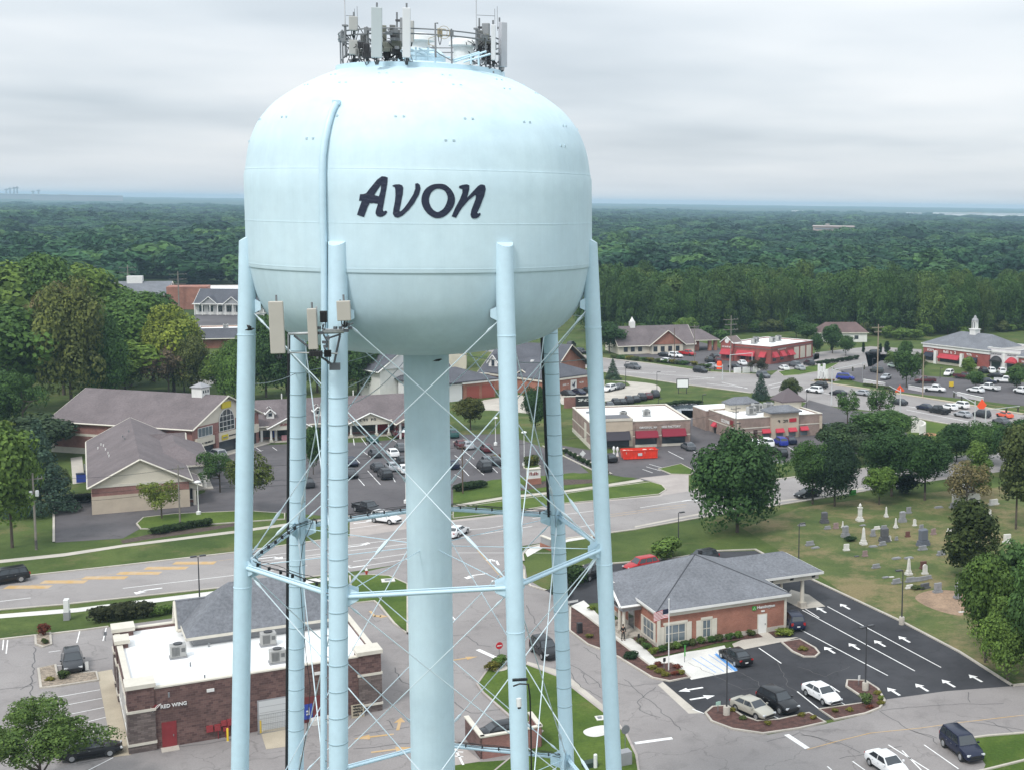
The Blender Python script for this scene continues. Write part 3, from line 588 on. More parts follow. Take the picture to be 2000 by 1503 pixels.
cracks('pavement_cracks', [(1030, 1180, 1045, 1215, 1060, 1232, 1090, 1240), (1110, 1296, 1140, 1310, 1180, 1345, 1210, 1362), (1060, 1262, 1100, 1290, 1130, 1335, 1180, 1365), (1135, 1310, 1150, 1335, 1170, 1330), (1140, 1262, 1180, 1290), (1220, 1325, 1260, 1360, 1300, 1395, 1330, 1425), (1280, 1340, 1245, 1370, 1250, 1385, 1290, 1400), (1190, 1330, 1230, 1338, 1290, 1333),
    (1719, 1386, 1780, 1425, 1830, 1440), (1719, 1386, 1830, 1375, 1960, 1372), (1830, 1420, 1870, 1405, 1900, 1410, 1940, 1415, 2000, 1425), (1890, 1350, 1895, 1370), (1565, 1433, 1640, 1450, 1680, 1468), (1760, 1455, 1640, 1480), (1500, 1448, 1560, 1430, 1640, 1452), (1780, 1425, 1820, 1440, 1830, 1452), (1925, 1405, 1990, 1432)], 0.08, 4)
cracks('bank_cracks', [(1340, 1290, 1400, 1320, 1450, 1345, 1530, 1340), (1440, 1310, 1480, 1330, 1500, 1360), (1520, 1290, 1540, 1340, 1560, 1350), (1560, 1300, 1610, 1320, 1660, 1300)], 0.05, 9).location.z = 0.004
# ================================================================ WATER TOWER
TO = Vector((TX, TY, 0))
PROF = [(8.43, 1.37), (8.27, 2.4), (8.07, 3.05), (7.76, 3.72), (7.28, 4.35), (6.82, 4.78), (6.05, 5.32), (5.05, 5.87), (4.2, 6.24), (3.3, 6.52), (2.2, 6.74), (1.1, 6.86), (0.0, 6.9)]
PROFB = [(8.5, 1.1), (8.5, -2.9), (8.44, -3.26), (8.3, -4.0), (8.1, -4.75), (7.8, -5.42), (7.32, -6.05), (6.78, -6.52), (6.2, -6.86), (5.5, -7.12), (4.6, -7.36), (3.0, -7.62), (1.14, -7.78)]
def spl(P, k=5):
    out = []
    for i in range(len(P)-1):
        a = Vector(P[max(0, i-1)]); b = Vector(P[i]); c = Vector(P[i+1]); d = Vector(P[min(len(P)-1, i+2)])
        for j in range(k):
            t = j/k; out.append(0.5*((2*b)+(c-a)*t+(2*a-5*b+4*c-d)*t*t+(3*b-a-3*c+d)*t**3))
    return out+[Vector(P[-1])]
full = spl(PROFB[::-1], 4)+spl(PROF, 4)
def r_at(z):
    z -= CH
    for a, b in zip(full, full[1:]):
        if a.y <= z <= b.y: return a.x+(b.x-a.x)*(z-a.y)/max(1e-6, b.y-a.y)
    return 0
def TS(px, py, prd=0.03, fixed=None):
    """where the view line meets the tank shell"""
    d = ray(px, py); s = 55.0
    while s < 80:
        P = Vector((0, 0, CH))+d*s; rr = math.hypot(P.x-TX, P.y-TY); r_ = fixed or r_at(P.z)
        if rr < r_+prd: break
        s += 0.01
    return P
wt = thing('water_tower', 'tall pale blue water tower lettered Avon on seven legs', 'water tower', TO)
def tb(mb, name, m, parent=wt, smooth=40): return mb.build(name, m, parent, smooth)
mb = MB(); mb.lathe([(p.x, CH+p.y) for p in full], n=128); tank = mb.build('tank', TANK, wt, 60)
mb = MB()
for z_ in (1.36, -1.06, -3.1):
    rr = r_at(CH+z_); mb.lathe([(rr-.02, CH+z_-.03), (rr+.007, CH+z_-.022), (rr+.007, CH+z_+.022), (rr-.02, CH+z_+.03)], n=128)
sm_ = mb.build('weld_seam', TANK, tank, 30)
for zr, n_, ph in ((3.72, 16, .13), (5.35, 14, .3), (5.85, 11, .05), (2.7, 8, .4)):
    for i in range(n_):
        for q in (-1, 1):
            th = 2*math.pi*i/n_+ph+q*0.028*8/r_at(CH+zr)*.8; rr = r_at(CH+zr)+.02
            mb = MB(); mb.box((rr*math.cos(th), rr*math.sin(th), CH+zr), (.05, .10, .08), th); mb.build('rigging_lug', mat('lug_paint', (.55, .69, .755), .5), tank)
mb = MB(); mb.lathe([(1.14, 0), (1.14, CH-7.74)], n=48); mb.lathe([(1.3, 0), (1.3, .5)], n=48); riser = mb.build('riser_column', TANK, wt, 40)
mb = MB(); mb.lathe([(3.9, CH+6.25), (4.12, CH+6.25), (4.12, CH+6.5), (3.9, CH+6.5)], n=64); mb.lathe([(1.2, CH+6.8), (1.2, CH+7.25), (.9, CH+7.5), (0, CH+7.6)], n=32)
mb.build('roof_ring', LEGP, wt, 40)
mb = MB()
for q in ((820, 76), (905, 86)):
    p = TP(*q, 1.0)-TO; mb.lathe([(.5, CH+6.6), (.5, p.z-.15), (.75, p.z-.1), (.7, p.z+.12), (.4, p.z+.28), (0, p.z+.32)], (p.x, p.y, 0), 20)
mb.build('roof_vent', WPLAS, wt, 40)
# lettering, lying on the shell
LET = [
 ([(535,150),(575,153),(608,165),(603,235),(580,370),(548,545),(548,568),(560,580),(580,570),(600,578),(600,592),(580,620),(545,642),(510,647),(475,635),(458,605),(462,570),(488,488),(440,478),(385,480),(360,530),(318,650),(232,620),(262,530),(290,452),(256,450),(270,370),(310,368),(345,358),(380,310),(430,250),(480,190)], [(528,255),(520,330),(500,395),(443,380),(480,320)]),
 ([(662,265),(700,250),(750,248),(785,262),(797,290),(790,370),(765,500),(750,570),(756,580),(772,575),(810,535),(860,468),(920,370),(945,300),(943,240),(975,235),(1000,255),(1008,300),(990,370),(930,480),(860,565),(790,630),(730,657),(690,645),(670,610),(675,560),(695,460),(702,380),(700,310),(690,280),(672,276)], None),
 ([(1240,242),(1290,248),(1330,265),(1395,330),(1428,415),(1418,500),(1370,580),(1300,640),(1215,663),(1140,640),(1080,590),(1035,520),(1018,440),(1035,360),(1080,295),(1155,252)], [(1235,302),(1300,325),(1336,390),(1335,450),(1300,530),(1250,575),(1205,585),(1150,545),(1118,480),(1112,420),(1140,350),(1185,312)]),
 ([(1478,295),(1480,270),(1520,255),(1575,248),(1605,262),(1603,310),(1577,412),(1640,345),(1710,270),(1740,252),(1765,250),(1795,262),(1805,305),(1790,380),(1740,510),(1700,598),(1712,606),(1735,595),(1745,612),(1725,645),(1690,664),(1655,666),(1630,655),(1618,620),(1630,560),(1680,430),(1685,385),(1670,382),(1600,440),(1520,530),(1480,590),(1442,658),(1388,640),(1430,540),(1490,430),(1520,350),(1518,305),(1495,300)], None)]
for outer, hole in LET:
    loops = [[Vector((a, b, 0)) for a, b in outer]]
    if len(outer) > 16 or hole is None: pass
    if hole: 
        if len(hole) > 6: loops = [smooth_poly(loops[0], 3), smooth_poly([Vector((a, b, 0)) for a, b in hole], 3)]
        else: loops.append([Vector((a, b, 0)) for a, b in hole])
    fl = [p for l in loops for p in l]; tri = tessellate_polygon(loops)
    bm = bmesh.new(); vs = [bm.verts.new(p) for p in fl]
    for t in tri:
        try: bm.faces.new([vs[i] for i in t])
        except ValueError: pass
    for _ in range(3):
        es = [e for e in bm.edges if e.calc_length() > 45]
        if es: bmesh.ops.subdivide_edges(bm, edges=es, cuts=1); bmesh.ops.triangulate(bm, faces=bm.faces[:])
    for v in bm.verts: v.co = TS(660+v.co.x/6.25, 320+v.co.y/6.25, .028)-TO
    bmesh.ops.recalc_face_normals(bm, faces=bm.faces[:])
    for f_ in bm.faces:
        c = f_.calc_center_median(); 
        if f_.normal.dot(Vector((c.x, c.y, 0))) < 0: f_.normal_flip()
    me = bpy.data.meshes.new('letter'); bm.to_mesh(me); bm.free(); me.materials.append(NAVY)
    o = bpy.data.objects.new('letter', me); COL.objects.link(o); o.parent = tank
# seven raking legs
PH = R(13.9118)
LA = [PH+R(-77.143+51.4286*i) for i in range(7)]
def legp(i, zr, dr=0.0):
    """point on leg i's axis; zr relative to the viewer's height"""
    rr = 8.3319-.0444*zr+dr
    return Vector((rr*math.sin(LA[i]), -rr*math.cos(LA[i]), CH+zr))
RING = (-18.1, -32.95); TOPZ = -5.2
band = {1: (-8.9, 1.23), 6: (-8.2, 1.2), 4: (-7.4, 1.17), 2: (-6.2, 14.0), 0: (-6.6, 12.5), 3: (-6.4, 12.5), 5: (-8, 14)}
for i in range(7):
    mb = MB(); top = legp(i, -1.85); bot = legp(i, -CH); n = 28; V = []; Fs = []
    out = Vector((math.sin(LA[i]), -math.cos(LA[i]), 0))
    for P, sl_ in ((bot, 0), (top, 1)):
        for k in range(n):
            th = 2*math.pi*k/n; d = Vector((math.cos(th), math.sin(th), 0))*.4269
            V.append(P+d+Vector((0, 0, -d.dot(out)*.55 if sl_ else 0)))
    Fs = [(k, (k+1) % n, n+(k+1) % n, n+k) for k in range(n)]; mb.mesh(V, Fs)
    mb.mesh([V[n+k]+Vector((0, 0, .004)) for k in range(n)], [tuple(range(n))])
    mb.box(bot+Vector((0, 0, .35)), (1.5, 1.5, .7))
    leg = mb.build('leg', LEGP, wt, 35)
    z, dz = band[i]
    while z > -30:
        c = legp(i, z); mb = MB(); mb.lathe([(.4269, -.025), (.4415, -.02), (.4415, .02), (.4269, .025)], c, 24); z -= dz
        mb.build('band', LEGP if i in (0, 2, 3, 5) else mat('band_steel', (0.30, 0.42, 0.47), .5), leg)
    for zr, w in ((TOPZ, .6), (RING[0], 1.0), (RING[1], 1.0)):
        for j in (i-2, i+2, i-1, i+1):
            if zr == TOPZ and abs(j-i) == 1: continue
            a = legp(i, zr); b = legp(j % 7, RING[0] if zr == TOPZ else zr); d = (b-a); d.z = 0; d.normalize()
            e = a+d*.42; mb = MB()
            w2 = w if abs(j-i) == 2 else w*.75
            mb.face([e+Vector((0, 0, w2*.55)), e-Vector((0, 0, w2*.55)), e+d*w2*.55-Vector((0, 0, w2*.3)), e+d*w2*.55+Vector((0, 0, w2*.3))])
            nn = Vector((-d.y, d.x, 0))*.03
            mb.face([e+nn+d*w2*.55+Vector((0, 0, w2*.3)), e+nn+d*w2*.55-Vector((0, 0, w2*.3)), e+nn-Vector((0, 0, w2*.55)), e+nn+Vector((0, 0, w2*.55))])
            mb.build('gusset_plate', LEGP, leg)
for zr in RING:
    for i in range(7):
        a, b = legp(i, zr), legp((i+1) % 7, zr); mb = MB(); d = (b-a).normalized()
        mb.tube([a+d*.4, b-d*.4], .105, 10)
        mb.tube([a+d*.5+Vector((0, 0, .16)), b-d*.5+Vector((0, 0, .16))], .035, 6)
        tb(mb, 'strut', LEGP)
def rod(a, b):
    d = (b-a); L_ = d.length; d.normalize(); mb = MB(); a2 = a+d*.55; b2 = b-d*.55
    mb.tube([a2, b2], .029, 6)
    for t, w in ((.03, .07), (.97, .07)):
        q = a2.lerp(b2, t); mb.tube([q-d*.3, q, q+d*.3], [.029, w, .029], 6)
    o = mb.build('bracing_rod', RODP, wt, 40)
    q = a2.lerp(b2, .865); mb = MB(); mb.tube([q-d*.5, q-d*.25, q+d*.25, q+d*.5], [.03, .085, .085, .03], 6); mb.build('turnbuckle', RODP, o, 40)
for za, zb in ((TOPZ, RING[0]), (RING[0], RING[1]), (RING[1], -46.5)):
    for i in range(7):
        for s_ in (-2, 2): rod(legp(i, za), legp((i+s_) % 7, zb))
# spokes from the riser to the ring struts
mb = MB()
for i in range(7):
    for zr in RING:
        a = legp(i, zr); d = Vector((a.x, a.y, 0)).normalized(); mb.tube([Vector((d.x*1.1, d.y*1.1, a.z+.1)), a-d*.4], .022, 5)
tb(mb, 'spoke_rod', LEGP)
# overflow pipe from the dome down the left front leg
pp = [TS(x, y, .16)-TO for x, y in ((657, 200), (648, 218), (640, 245), (634, 275), (630.5, 305), (629.5, 335), (630, 380), (631, 440), (632, 480), (633, 515))]
poff = Vector((pp[-1].x, pp[-1].y)).dot(tn); base_ = TP(634, 700, poff)-TO; last = TP(632, 1500, poff-.25)-TO; q2 = last+(last-base_)*.9
mb = MB(); mb.tube(pp+[base_, last, q2], .15, 12); mb.box(pp[0], (.3, .3, .2)); pipe = tb(mb, 'overflow_pipe', LEGP)
mb = MB(); s0 = legp(1, 0)
for z in range(-31, -9, 1):
    f_ = (base_.z-(CH+z))/(base_.z-last.z); p = base_.lerp(last, f_); mb.tube([p, legp(1, z)+(p-legp(1, z)).normalized()*.42], .025, 5)
mb.build('pipe_bracket', GREYM, pipe)
# feed-line cables
def cab(name, pts, r_, m=CABLE, par=wt): mb = MB(); mb.tube(pts, r_, 6); return mb.build(name, m, par, 60)
for i, dx in ((6, -.50), (4, -.50)):
    tv = Vector((tt.x, tt.y, 0)); P = [legp(i, z)+tv*dx*1.0 for z in (-7, -14, RING[0], -25, -33, -44)]
    cab('feed_cable', P if i == 6 else P[:3], .075)
    cab('feed_cable', [p+Vector((tn.x, tn.y, 0))*.15+tv*.06 for p in (P if i == 6 else P[:3])], .05)
def tray(i, j, zr):
    a, b = legp(i, zr), legp(j, zr); d = (b-a).normalized(); mb = MB(); n = 9
    inn = Vector((-(a+b).x, -(a+b).y, 0)).normalized()
    for k, (dz, dn) in enumerate(((.34, .1), (.30, .22), (.24, .32), (.42, .3))):
        mb.tube([a+d*.2+inn*(dn+.25)+Vector((0, 0, dz))]+[a.lerp(b, t/n)+inn*dn+Vector((0, 0, dz+.04*math.sin(t*1.7+k))) for t in range(1, n)]+[b-d*.2+inn*(dn+.25)+Vector((0, 0, dz))], .017, 5)
    for t in range(1, 8): p = a.lerp(b, t/8); mb.box(p+Vector((0, 0, .22))+inn*.2, (.04, .14, .18), math.atan2(d.y, d.x))
    tb(mb, 'cable_tray', CABLE)
for i, j in ((6, 0), (0, 1), (5, 6), (4, 5)): tray(i, j, RING[0])
tray(4, 5, RING[1]-.0)
def sag(a, b, s, r_=.012, m=GREYM, n=10):
    P = [a.lerp(b, t/n)-Vector((0, 0, s*4*(t/n)*(1-t/n))) for t in range(n+1)]; return P
mb = MB()
for a, b, s in ((legp(1, -8.6), legp(5, -6.9), .6), (legp(1, -9.4), legp(5, -7.2), .9), (legp(0, -9.0), legp(6, -9.4), .2), (legp(6, -9.4), legp(5, -7.6), .3), (legp(5, -8.3), legp(3, -8.0), .6), (legp(0, -5.7), legp(6, -6.0), .0), (legp(3, -5.9), legp(4, -6.1), .05)):
    mb.tube(sag(a, b, s), .02, 5)
tb(mb, 'tie_wire', mat('tie_wire_steel', (.30, .36, .38), .5))
cab('control_cable', [p-TO for p in (TP(613, 1010, -3), TP(592, 1060, 4), TP(585, 1110, 4), TP(590, 1190, 3), TP(598, 1280, 3), TP(606, 1340, 3), TP(600, 1420, 2), TP(585, 1503, 2))], .018)

# ---------------------------------------------------------------- fixtures on top of the tower
def panel(px0, px1, y0, y1, off, label, m=ANT, th=.22, lean=0.0, dx=0, grp='panel antennas on the water tower', cat='antenna'):
    a = TP((px0+px1)/2+dx, y0, off); b = TP((px0+px1)/2, y1, off); h = (a-b).length
    w = abs((TP(px1, y0, off)-TP(px0, y0, off)).length); c = (a+b)/2
    t = thing('panel_antenna', label, cat, b, 0, grp)
    zax = (a-b).normalized(); xax = Vector((tt.x, tt.y, 0)); xax = (xax-zax*xax.dot(zax)).normalized(); yax = zax.cross(xax)
    M = Matrix((xax, yax, zax)).transposed(); rz = Matrix.Rotation(lean, 3, 'Z'); M = M @ rz
    mb = MB(); mb.box(c-b, (w, th, h), M=M); o = mb.build('radome', m, t)
    bv = o.modifiers.new('b', 'BEVEL'); bv.width = .04; bv.segments = 3
    mb = MB(); mb.tube([M @ Vector((0, th/2+.16, -.25)), M @ Vector((0, th/2+.16, h+.25))], .045, 8); mb.build('mounting_pole', GREYM, t)
    mb = MB()
    for f_ in (.12, .88): mb.box(M @ Vector((0, th/2+.1, h*f_)), (.16, .22, .1), M=M)
    mb.build('bracket', DARKM, t)
    mb = MB()
    for k in (-.1, 0, .1): mb.tube([M @ Vector((k*w*2, 0, 0)), M @ Vector((k*w*2, .02, -.14)), M @ Vector((k*w, .3, -.28)), M @ Vector((k*w, .5, -.1))], .022, 5)
    mb.build('jumper_cable', CABLE, t)
    return t
panel(725, 746.5, 14, 113, -4.5, 'tall pale grey panel antenna, widest at front of the tower top', mat('blue_grey_shell', (.47, .52, .53), .4))
panel(786, 802, 15, 113, -4.5, 'tall off-white panel antenna right of the widest one on the tower top', mat('white_shell', (.66, .67, .68), .4))
panel(681.5, 699, 32, 60, -2.5, 'upper of the two short square panels at left of the tower top', mat('taupe_shell', (.42, .42, .40), .4), th=.3)
panel(681.5, 699, 78, 107, -2.5, 'lower of the two short square panels at left of the tower top', mat('taupe_shell', (.42, .42, .40), .4), th=.3)
panel(975, 989, 43, 131, -1.5, 'outermost tall panel antenna at right end of the tower top', mat('cool_shell', (.50, .51, .54), .4), th=.3, lean=.5)
panel(959, 968, 48, 118, -2.5, 'slim panel antenna just left of the outermost right one', mat('white_shell', (.66, .67, .68), .4))
panel(946, 952, 45, 118, -.5, 'dark mounting-side panel behind the slim right antenna', mat('dim_shell', (.25, .26, .27), .5), th=.4, lean=1.1)
panel(783, 788, 34, 85, -1, 'narrow panel half hidden behind the off-white antenna', mat('dim_shell', (.25, .26, .27), .5), lean=1.2)
panel(802, 807, 40, 83, -2, 'short tan panel edge-on right of the off-white antenna', mat('taupe_shell', (.42, .42, .40), .4), lean=1.0)
panel(529, 558, 588, 690, -9.6, 'large tilted grey-tan panel on the left front leg mount', ANTT, th=.26, dx=-5)
panel(603, 622, 602, 682, -9.6, 'narrow tilted panel in the middle of the left front leg mount', ANTT, th=.26, dx=-4)
panel(659, 686, 587, 626, -9.9, 'short square panel in front of the left front leg', ANTT, th=.25, dx=-2)
def radio(px, py, w, h, off, label, m=DARKM, name='radio_unit', d=.2):
    p = TP(px, py, off); t = thing(name, label, 'radio unit', p-Vector((0, 0, h/2)), math.atan2(tt.y, tt.x), 'radio units among the tower antennas')
    mb = MB(); mb.box((0, 0, h/2), (w, d, h)); o = mb.build('case', m, t); bv = o.modifiers.new('b', 'BEVEL'); bv.width = .02; bv.segments = 2
    mb = MB()
    for k in range(5): mb.box((-w/2+w*(k+.5)/5, -d/2-.02, h/2), (w/12, .05, h*.85))
    mb.build('cooling_fin', m, t)
    mb = MB()
    for k in (-.25, .25): mb.tube([(k*w, 0, 0), (k*w, 0, -.12), (k*w*.4, .12, -.3), (0, .25, -.34)], .018, 5)
    mb.build('cable', CABLE, t)
GD = mat('radio_grey', (.20, .205, .20), .5); GO = mat('radio_olive', (.24, .25, .21), .5)
RU = [(716, 72, .22, .9, -2, GD), (751, 66, .2, .8, -2.4, GO), (767, 60, .28, .55, -2, GD), (768, 72, .28, .25, -2, DARKM), (777, 68, .2, .5, -1.5, GD), (712, 75, .4, .35, -1, GD), (716, 95, .3, .5, -3.4, DARKM), (706, 88, .35, .3, -3, DARKM),
      (755, 88, .55, .28, -3.4, GO), (756, 97, .5, .2, -3.5, GO), (775, 88, .45, .4, -3.4, GO), (772, 100, .5, .25, -3.5, DARKM), (705, 103, .5, .35, -2.6, GD), (716, 107, .4, .3, -3.4, DARKM), (756, 106, .35, .35, -3.3, DARKM), (779, 108, .3, .3, -3.4, DARKM),
      (937, 66, .35, .35, -1.5, GD), (937, 80, .38, .5, -1.5, GD), (946, 76, .45, .5, -1, GO), (952, 82, .4, .4, -.5, GD), (942, 95, .6, .3, -1, DARKM), (956, 98, .35, .6, -1, DARKM), (948, 106, .3, .4, -1.3, GD), (953, 118, .3, .4, -1.5, DARKM), (859, 64, .25, .4, -3, mat('radio_tan', (.42, .36, .25), .5))]
WH = ['first', 'second', 'third', 'fourth', 'fifth', 'sixth', 'seventh', 'eighth', 'ninth', 'tenth', 'eleventh', 'twelfth', 'thirteenth', 'fourteenth', 'fifteenth', 'sixteenth', 'seventeenth', 'eighteenth', 'nineteenth']; CNT = {}; RU.sort(key=lambda q: q[:2])
for k, (a, b, w, h, off, m) in enumerate(RU):
    side = 'in the left roof cluster' if a < 740 else ('between the two tall front panels' if a < 800 else ('beside the loop antenna' if a < 900 else 'in the right roof cluster'))
    CNT[side] = CNT.get(side, 0)+1; radio(a, b, w, h, off, f'{WH[CNT[side]-1]} radio box from left {side}' if a < 800 or a > 900 else 'small tan radio box beside the loop antenna', m)
radio(632, 618, .3, .5, -9.6, 'black finned radio with white cap on the left front leg mount', BLACK)
radio(615, 622, .2, .55, -9.1, 'grey radio tucked behind the narrow leg-mount panel', GD)
radio(617, 690, .55, .25, -9.6, 'dark box of connectors under the narrow leg-mount panel', BLACK)
radio(640, 690, .3, .3, -9.2, 'small dark box beside the overflow pipe below the leg mount', BLACK)
# mounting ring and frames
fr = thing('antenna_mount_ring', 'grey pipe ring and posts carrying the antennas round the tower roof', 'antenna mount', Vector((TX, TY, CH+6.4)))
mb = MB()
def ringpipe(r_, z, a0, a1, rad=.04, n=40):
    mb.tube([(r_*math.sin(a0+(a1-a0)*k/n), -r_*math.cos(a0+(a1-a0)*k/n), z) for k in range(n+1)], rad, 6)
ringpipe(3.95, 1.42, 0, 2*math.pi); ringpipe(3.95, 1.66, 0, 2*math.pi, .035); mb.build('ring_pipe', GREYM, fr, 60)
for k in range(12):
    a = 2*math.pi*k/12+.1; mb = MB(); mb.tube([(3.95*math.sin(a), -3.95*math.cos(a), -.3), (3.95*math.sin(a), -3.95*math.cos(a), 1.75)], .04, 6)
    mb.box((3.95*math.sin(a), -3.95*math.cos(a), 1.54), (.16, .16, .3), a); mb.build('ring_post', GREYM, fr, 60)
mb = MB(); rng = random.Random(5)
for k in range(110):                                   # pipes, clamps and jumper loops
    a = PH+R(rng.choice([rng.uniform(-66, -6), rng.uniform(-60, -10), rng.uniform(42, 72)])); r_ = rng.uniform(3.1, 4.05); z = rng.uniform(-.1, 1.5)
    p = Vector((r_*math.sin(a), -r_*math.cos(a), z)); q = p+Vector((rng.uniform(-.5, .5), rng.uniform(-.4, .4), rng.uniform(-.5, .5)))
    m_ = (p+q)/2+Vector((rng.uniform(-.3, .3), 0, rng.uniform(-.35, .1))); mb.tube([p, m_, q], rng.choice([.02, .02, .03]), 5)
tag(mb.build('jumper_cable', CABLE, fr, 60), kind='stuff')
mb = MB()
for k in range(55):
    a = PH+R(rng.choice([rng.uniform(-62, -8), rng.uniform(-60, -10), rng.uniform(44, 72)])); r_ = rng.uniform(3.2, 4.1); z = rng.uniform(-.1, 1.6)
    mb.box((r_*math.sin(a), -r_*math.cos(a), z), (rng.uniform(.08, .4), rng.uniform(.08, .3), rng.uniform(.06, .16)), rng.uniform(0, 3))
tag(mb.build('clamp', GREYM, fr), kind='stuff')
mb = MB()
for a, b in (((800, 100), (850, 98)), ((800, 108), (880, 112)), ((880, 118), (935, 102)), ((885, 121), (950, 100)), ((905, 121), (958, 105)), ((850, 98), (850, 122)), ((812, 92), (812, 118)), ((836, 92), (836, 118)), ((935, 100), (935, 128)), ((920, 105), (920, 125)), ((835, 110), (800, 95)), ((845, 108), (818, 94))):
    mb.tube([TP(*a, -3.6)-Vector((TX, TY, CH+6.4)), TP(*b, -3.6)-Vector((TX, TY, CH+6.4))], .05, 6)
mb.build('handrail', LEGP, fr, 60)
def whip(px, off, label, y0=52, y1=118, thin=.03):
    b = TP(px, y1, off); t = thing('whip_antenna', label, 'antenna', b, 0, 'whip antennas on the tower roof')
    h = (TP(px, y0, off)-b).z; mb = MB(); mb.tube([(0, 0, 0), (0, 0, h)], .06, 8); mb.box((0, 0, h*.97), (.25, .2, .08)); mb.box((0, 0, h*.5), (.25, .2, .06)); mb.build('base_pipe', GREYM, t, 60)
    mb = MB(); mb.tube([(0, 0, h), (0, 0, h+4.4)], thin, 8); mb.build('rod', mat('whip_grey', (.55, .56, .58), .4), t, 60)
    return t
whip(675.5, -2.2, 'tall whip antenna at far left of the tower roof', 48, 112)
whip(931, -2.5, 'tall whip antenna left of the right antenna cluster', 55, 95)
for px, x2, lab in ((677, 694, 'thin cross-armed dipole rods left of the widest panel'), (932, 967, 'thin cross-armed dipole rods above the right cluster')):
    b = TP(x2, 90, -1.6); t = thing('dipole_antenna', lab, 'antenna', b)
    h0 = TP(x2, 50 if px < 800 else 60, -1.6).z-b.z; h1 = TP(x2, 17, -1.6).z-b.z; mb = MB()
    for dx in (0, .12): mb.tube([(tt.x*dx, tt.y*dx, 0 if dx == 0 else h0), (tt.x*dx, tt.y*dx, h1+dx)], .012, 5)
    zc = TP(x2, 31, -1.6).z-b.z; L2 = (TP(x2, 31, -1.6)-TP(px, 31, -1.6)).length; mb.tube([(-tt.x*L2, -tt.y*L2, zc), (0, 0, zc)], .014, 5); mb.build('rods', GREYM, t, 60)
b = TP(851, 112, -3.9); t = thing('loop_antenna', 'bent mast with a small tan wire-loop antenna at the roof centre', 'antenna', b)
zt = TP(851, 45, -3.9).z-b.z; mb = MB(); mb.tube([(0, 0, 0), (0, 0, zt), (tt.x*.14, tt.y*.14, zt)], .045, 8); mb.tube([(0, 0, .3), (tt.x*.2, tt.y*.2, .15), (tt.x*.7, tt.y*.7, -.1)], .03, 6); mb.build('mast', GREYM, t, 60)
mb = MB()
for s_ in (.3, .55): mb.tube([(tt.x*(.12+.28+s_*.5*math.cos(q/12*6.283)), tt.y*(.12+.28+s_*.5*math.cos(q/12*6.283)), zt*.74+s_*.55*math.sin(q/12*6.283)) for q in range(13)], .014, 5)
mb.tube([(-.0, 0, zt*.62), (-tt.x*.3, -tt.y*.3, zt*.55), (-tt.x*.34, -tt.y*.34, zt*.38), (0, 0, zt*.32)], .016, 5); mb.build('wire_loop', mat('loop_tan', (.40, .33, .2), .5), t, 60)
# frame on the leg
b = TP(640, 700, -8.9); t = thing('leg_antenna_frame', 'pale pipe frame with dark braces bolted to the left front leg', 'antenna mount', b); mb = MB()
q = lambda x, y, o=-9.1: TP(x, y, o)-b
mb.tube([q(563, 652), q(672, 648)], .06, 8); mb.tube([q(565, 688), q(660, 690)], .035, 6); mb.tube([q(563, 652), q(563, 690)], .035, 6); mb.tube([q(618, 598), q(620, 700)], .04, 6); mb.tube([q(642, 655), q(642, 690)], .03, 6); mb.box(q(655, 645), (1.1, .5, .12), math.atan2(tt.y, tt.x)); mb.build('pipe', LIGHTG, t, 60)
mb = MB(); mb.tube([q(574, 655), q(600, 675), q(625, 695), q(650, 712, -8.9)], .05, 6); mb.tube([q(664, 655), q(652, 712, -8.9)], .05, 6); mb.tube([q(636, 662), q(666, 652)], .045, 6); mb.build('brace', mat('brace_grey', (.12, .13, .145), .5), t, 60); mb = MB(); mb.box(q(654, 715, -8.8), (.45, .3, .3), math.atan2(tt.y, tt.x)); mb.build('junction_box', mat('brace_grey', (.12, .13, .145), .5), t); mb = MB()
for x_, y_ in ((665, 640), (672, 636), (678, 633), (684, 640), (676, 645), (655, 640), (640, 660), (634, 668), (636, 676), (608, 660), (622, 640), (626, 650)): mb.box(q(x_, y_, -9.5), (.2, .12, .12), x_)
mb.tube([q(633, 632), q(630, 642), q(633, 655), q(640, 668), (q(634, 680)), q(640, 690)], .035, 5); mb.tube([q(664, 600), q(664, 585)], .03, 5); mb.tube([q(690, 630), q(672, 640), q(660, 655)], .03, 5)
tag(mb.build('clamps_and_cable', mat('brace_grey', (.12, .13, .145), .5), t, 60), kind='stuff')
b = TP(1014, 1378, -9.9); t = thing('security_camera', 'white camera pointing down from clamps on the right front leg', 'camera', b)
mb = MB(); mb.tube([(0, 0, 0), (-.02, .02, .38)], .12, 12); mb.build('housing', WPLAS, t, 50); mb = MB(); mb.tube([(0, 0, 0), (.01, 0, -.1)], .08, 10); mb.build('lens', BLACK, t, 50)
mb = MB(); mb.box((0, .25, 1.2), (.7, .15, .1), .2); mb.tube([(-.3, .2, .9), (0, .1, 1.05), (.4, .2, 1.0), (.45, .3, .4), (.45, .5, -1.5), (.45, .5, -6)], .04, 6); mb.build('clamp_and_cable', CABLE, t, 50)
# ================================================================ BUILDINGS
class Bd:
    """a building in its own frame: x along the front, y away from it"""
    def __init__(s, name, label, cat, O, ang, group=None):
        s.a = R(ang); s.O = Vector((O[0], O[1], 0)); s.u = Vector((math.cos(s.a), math.sin(s.a), 0)); s.v = Vector((-math.sin(s.a), math.cos(s.a), 0))
        s.t = thing(name, label, cat, s.O, s.a, group)
    def loc(s, px, py, z): p = G(px, py, z)-s.O; return (p.dot(s.u), p.dot(s.v))
    def on(s, px, py, y=0.0):
        d = ray(px, py); C = Vector((0, 0, CH)); t = (s.O+s.v*y-C).dot(s.v)/d.dot(s.v); p = C+d*t-s.O; return p.dot(s.u), p.z
    def onx(s, px, py, x=0.0):
        d = ray(px, py); C = Vector((0, 0, CH)); t = (s.O+s.u*x-C).dot(s.u)/d.dot(s.u); p = C+d*t-s.O; return p.dot(s.v), p.z
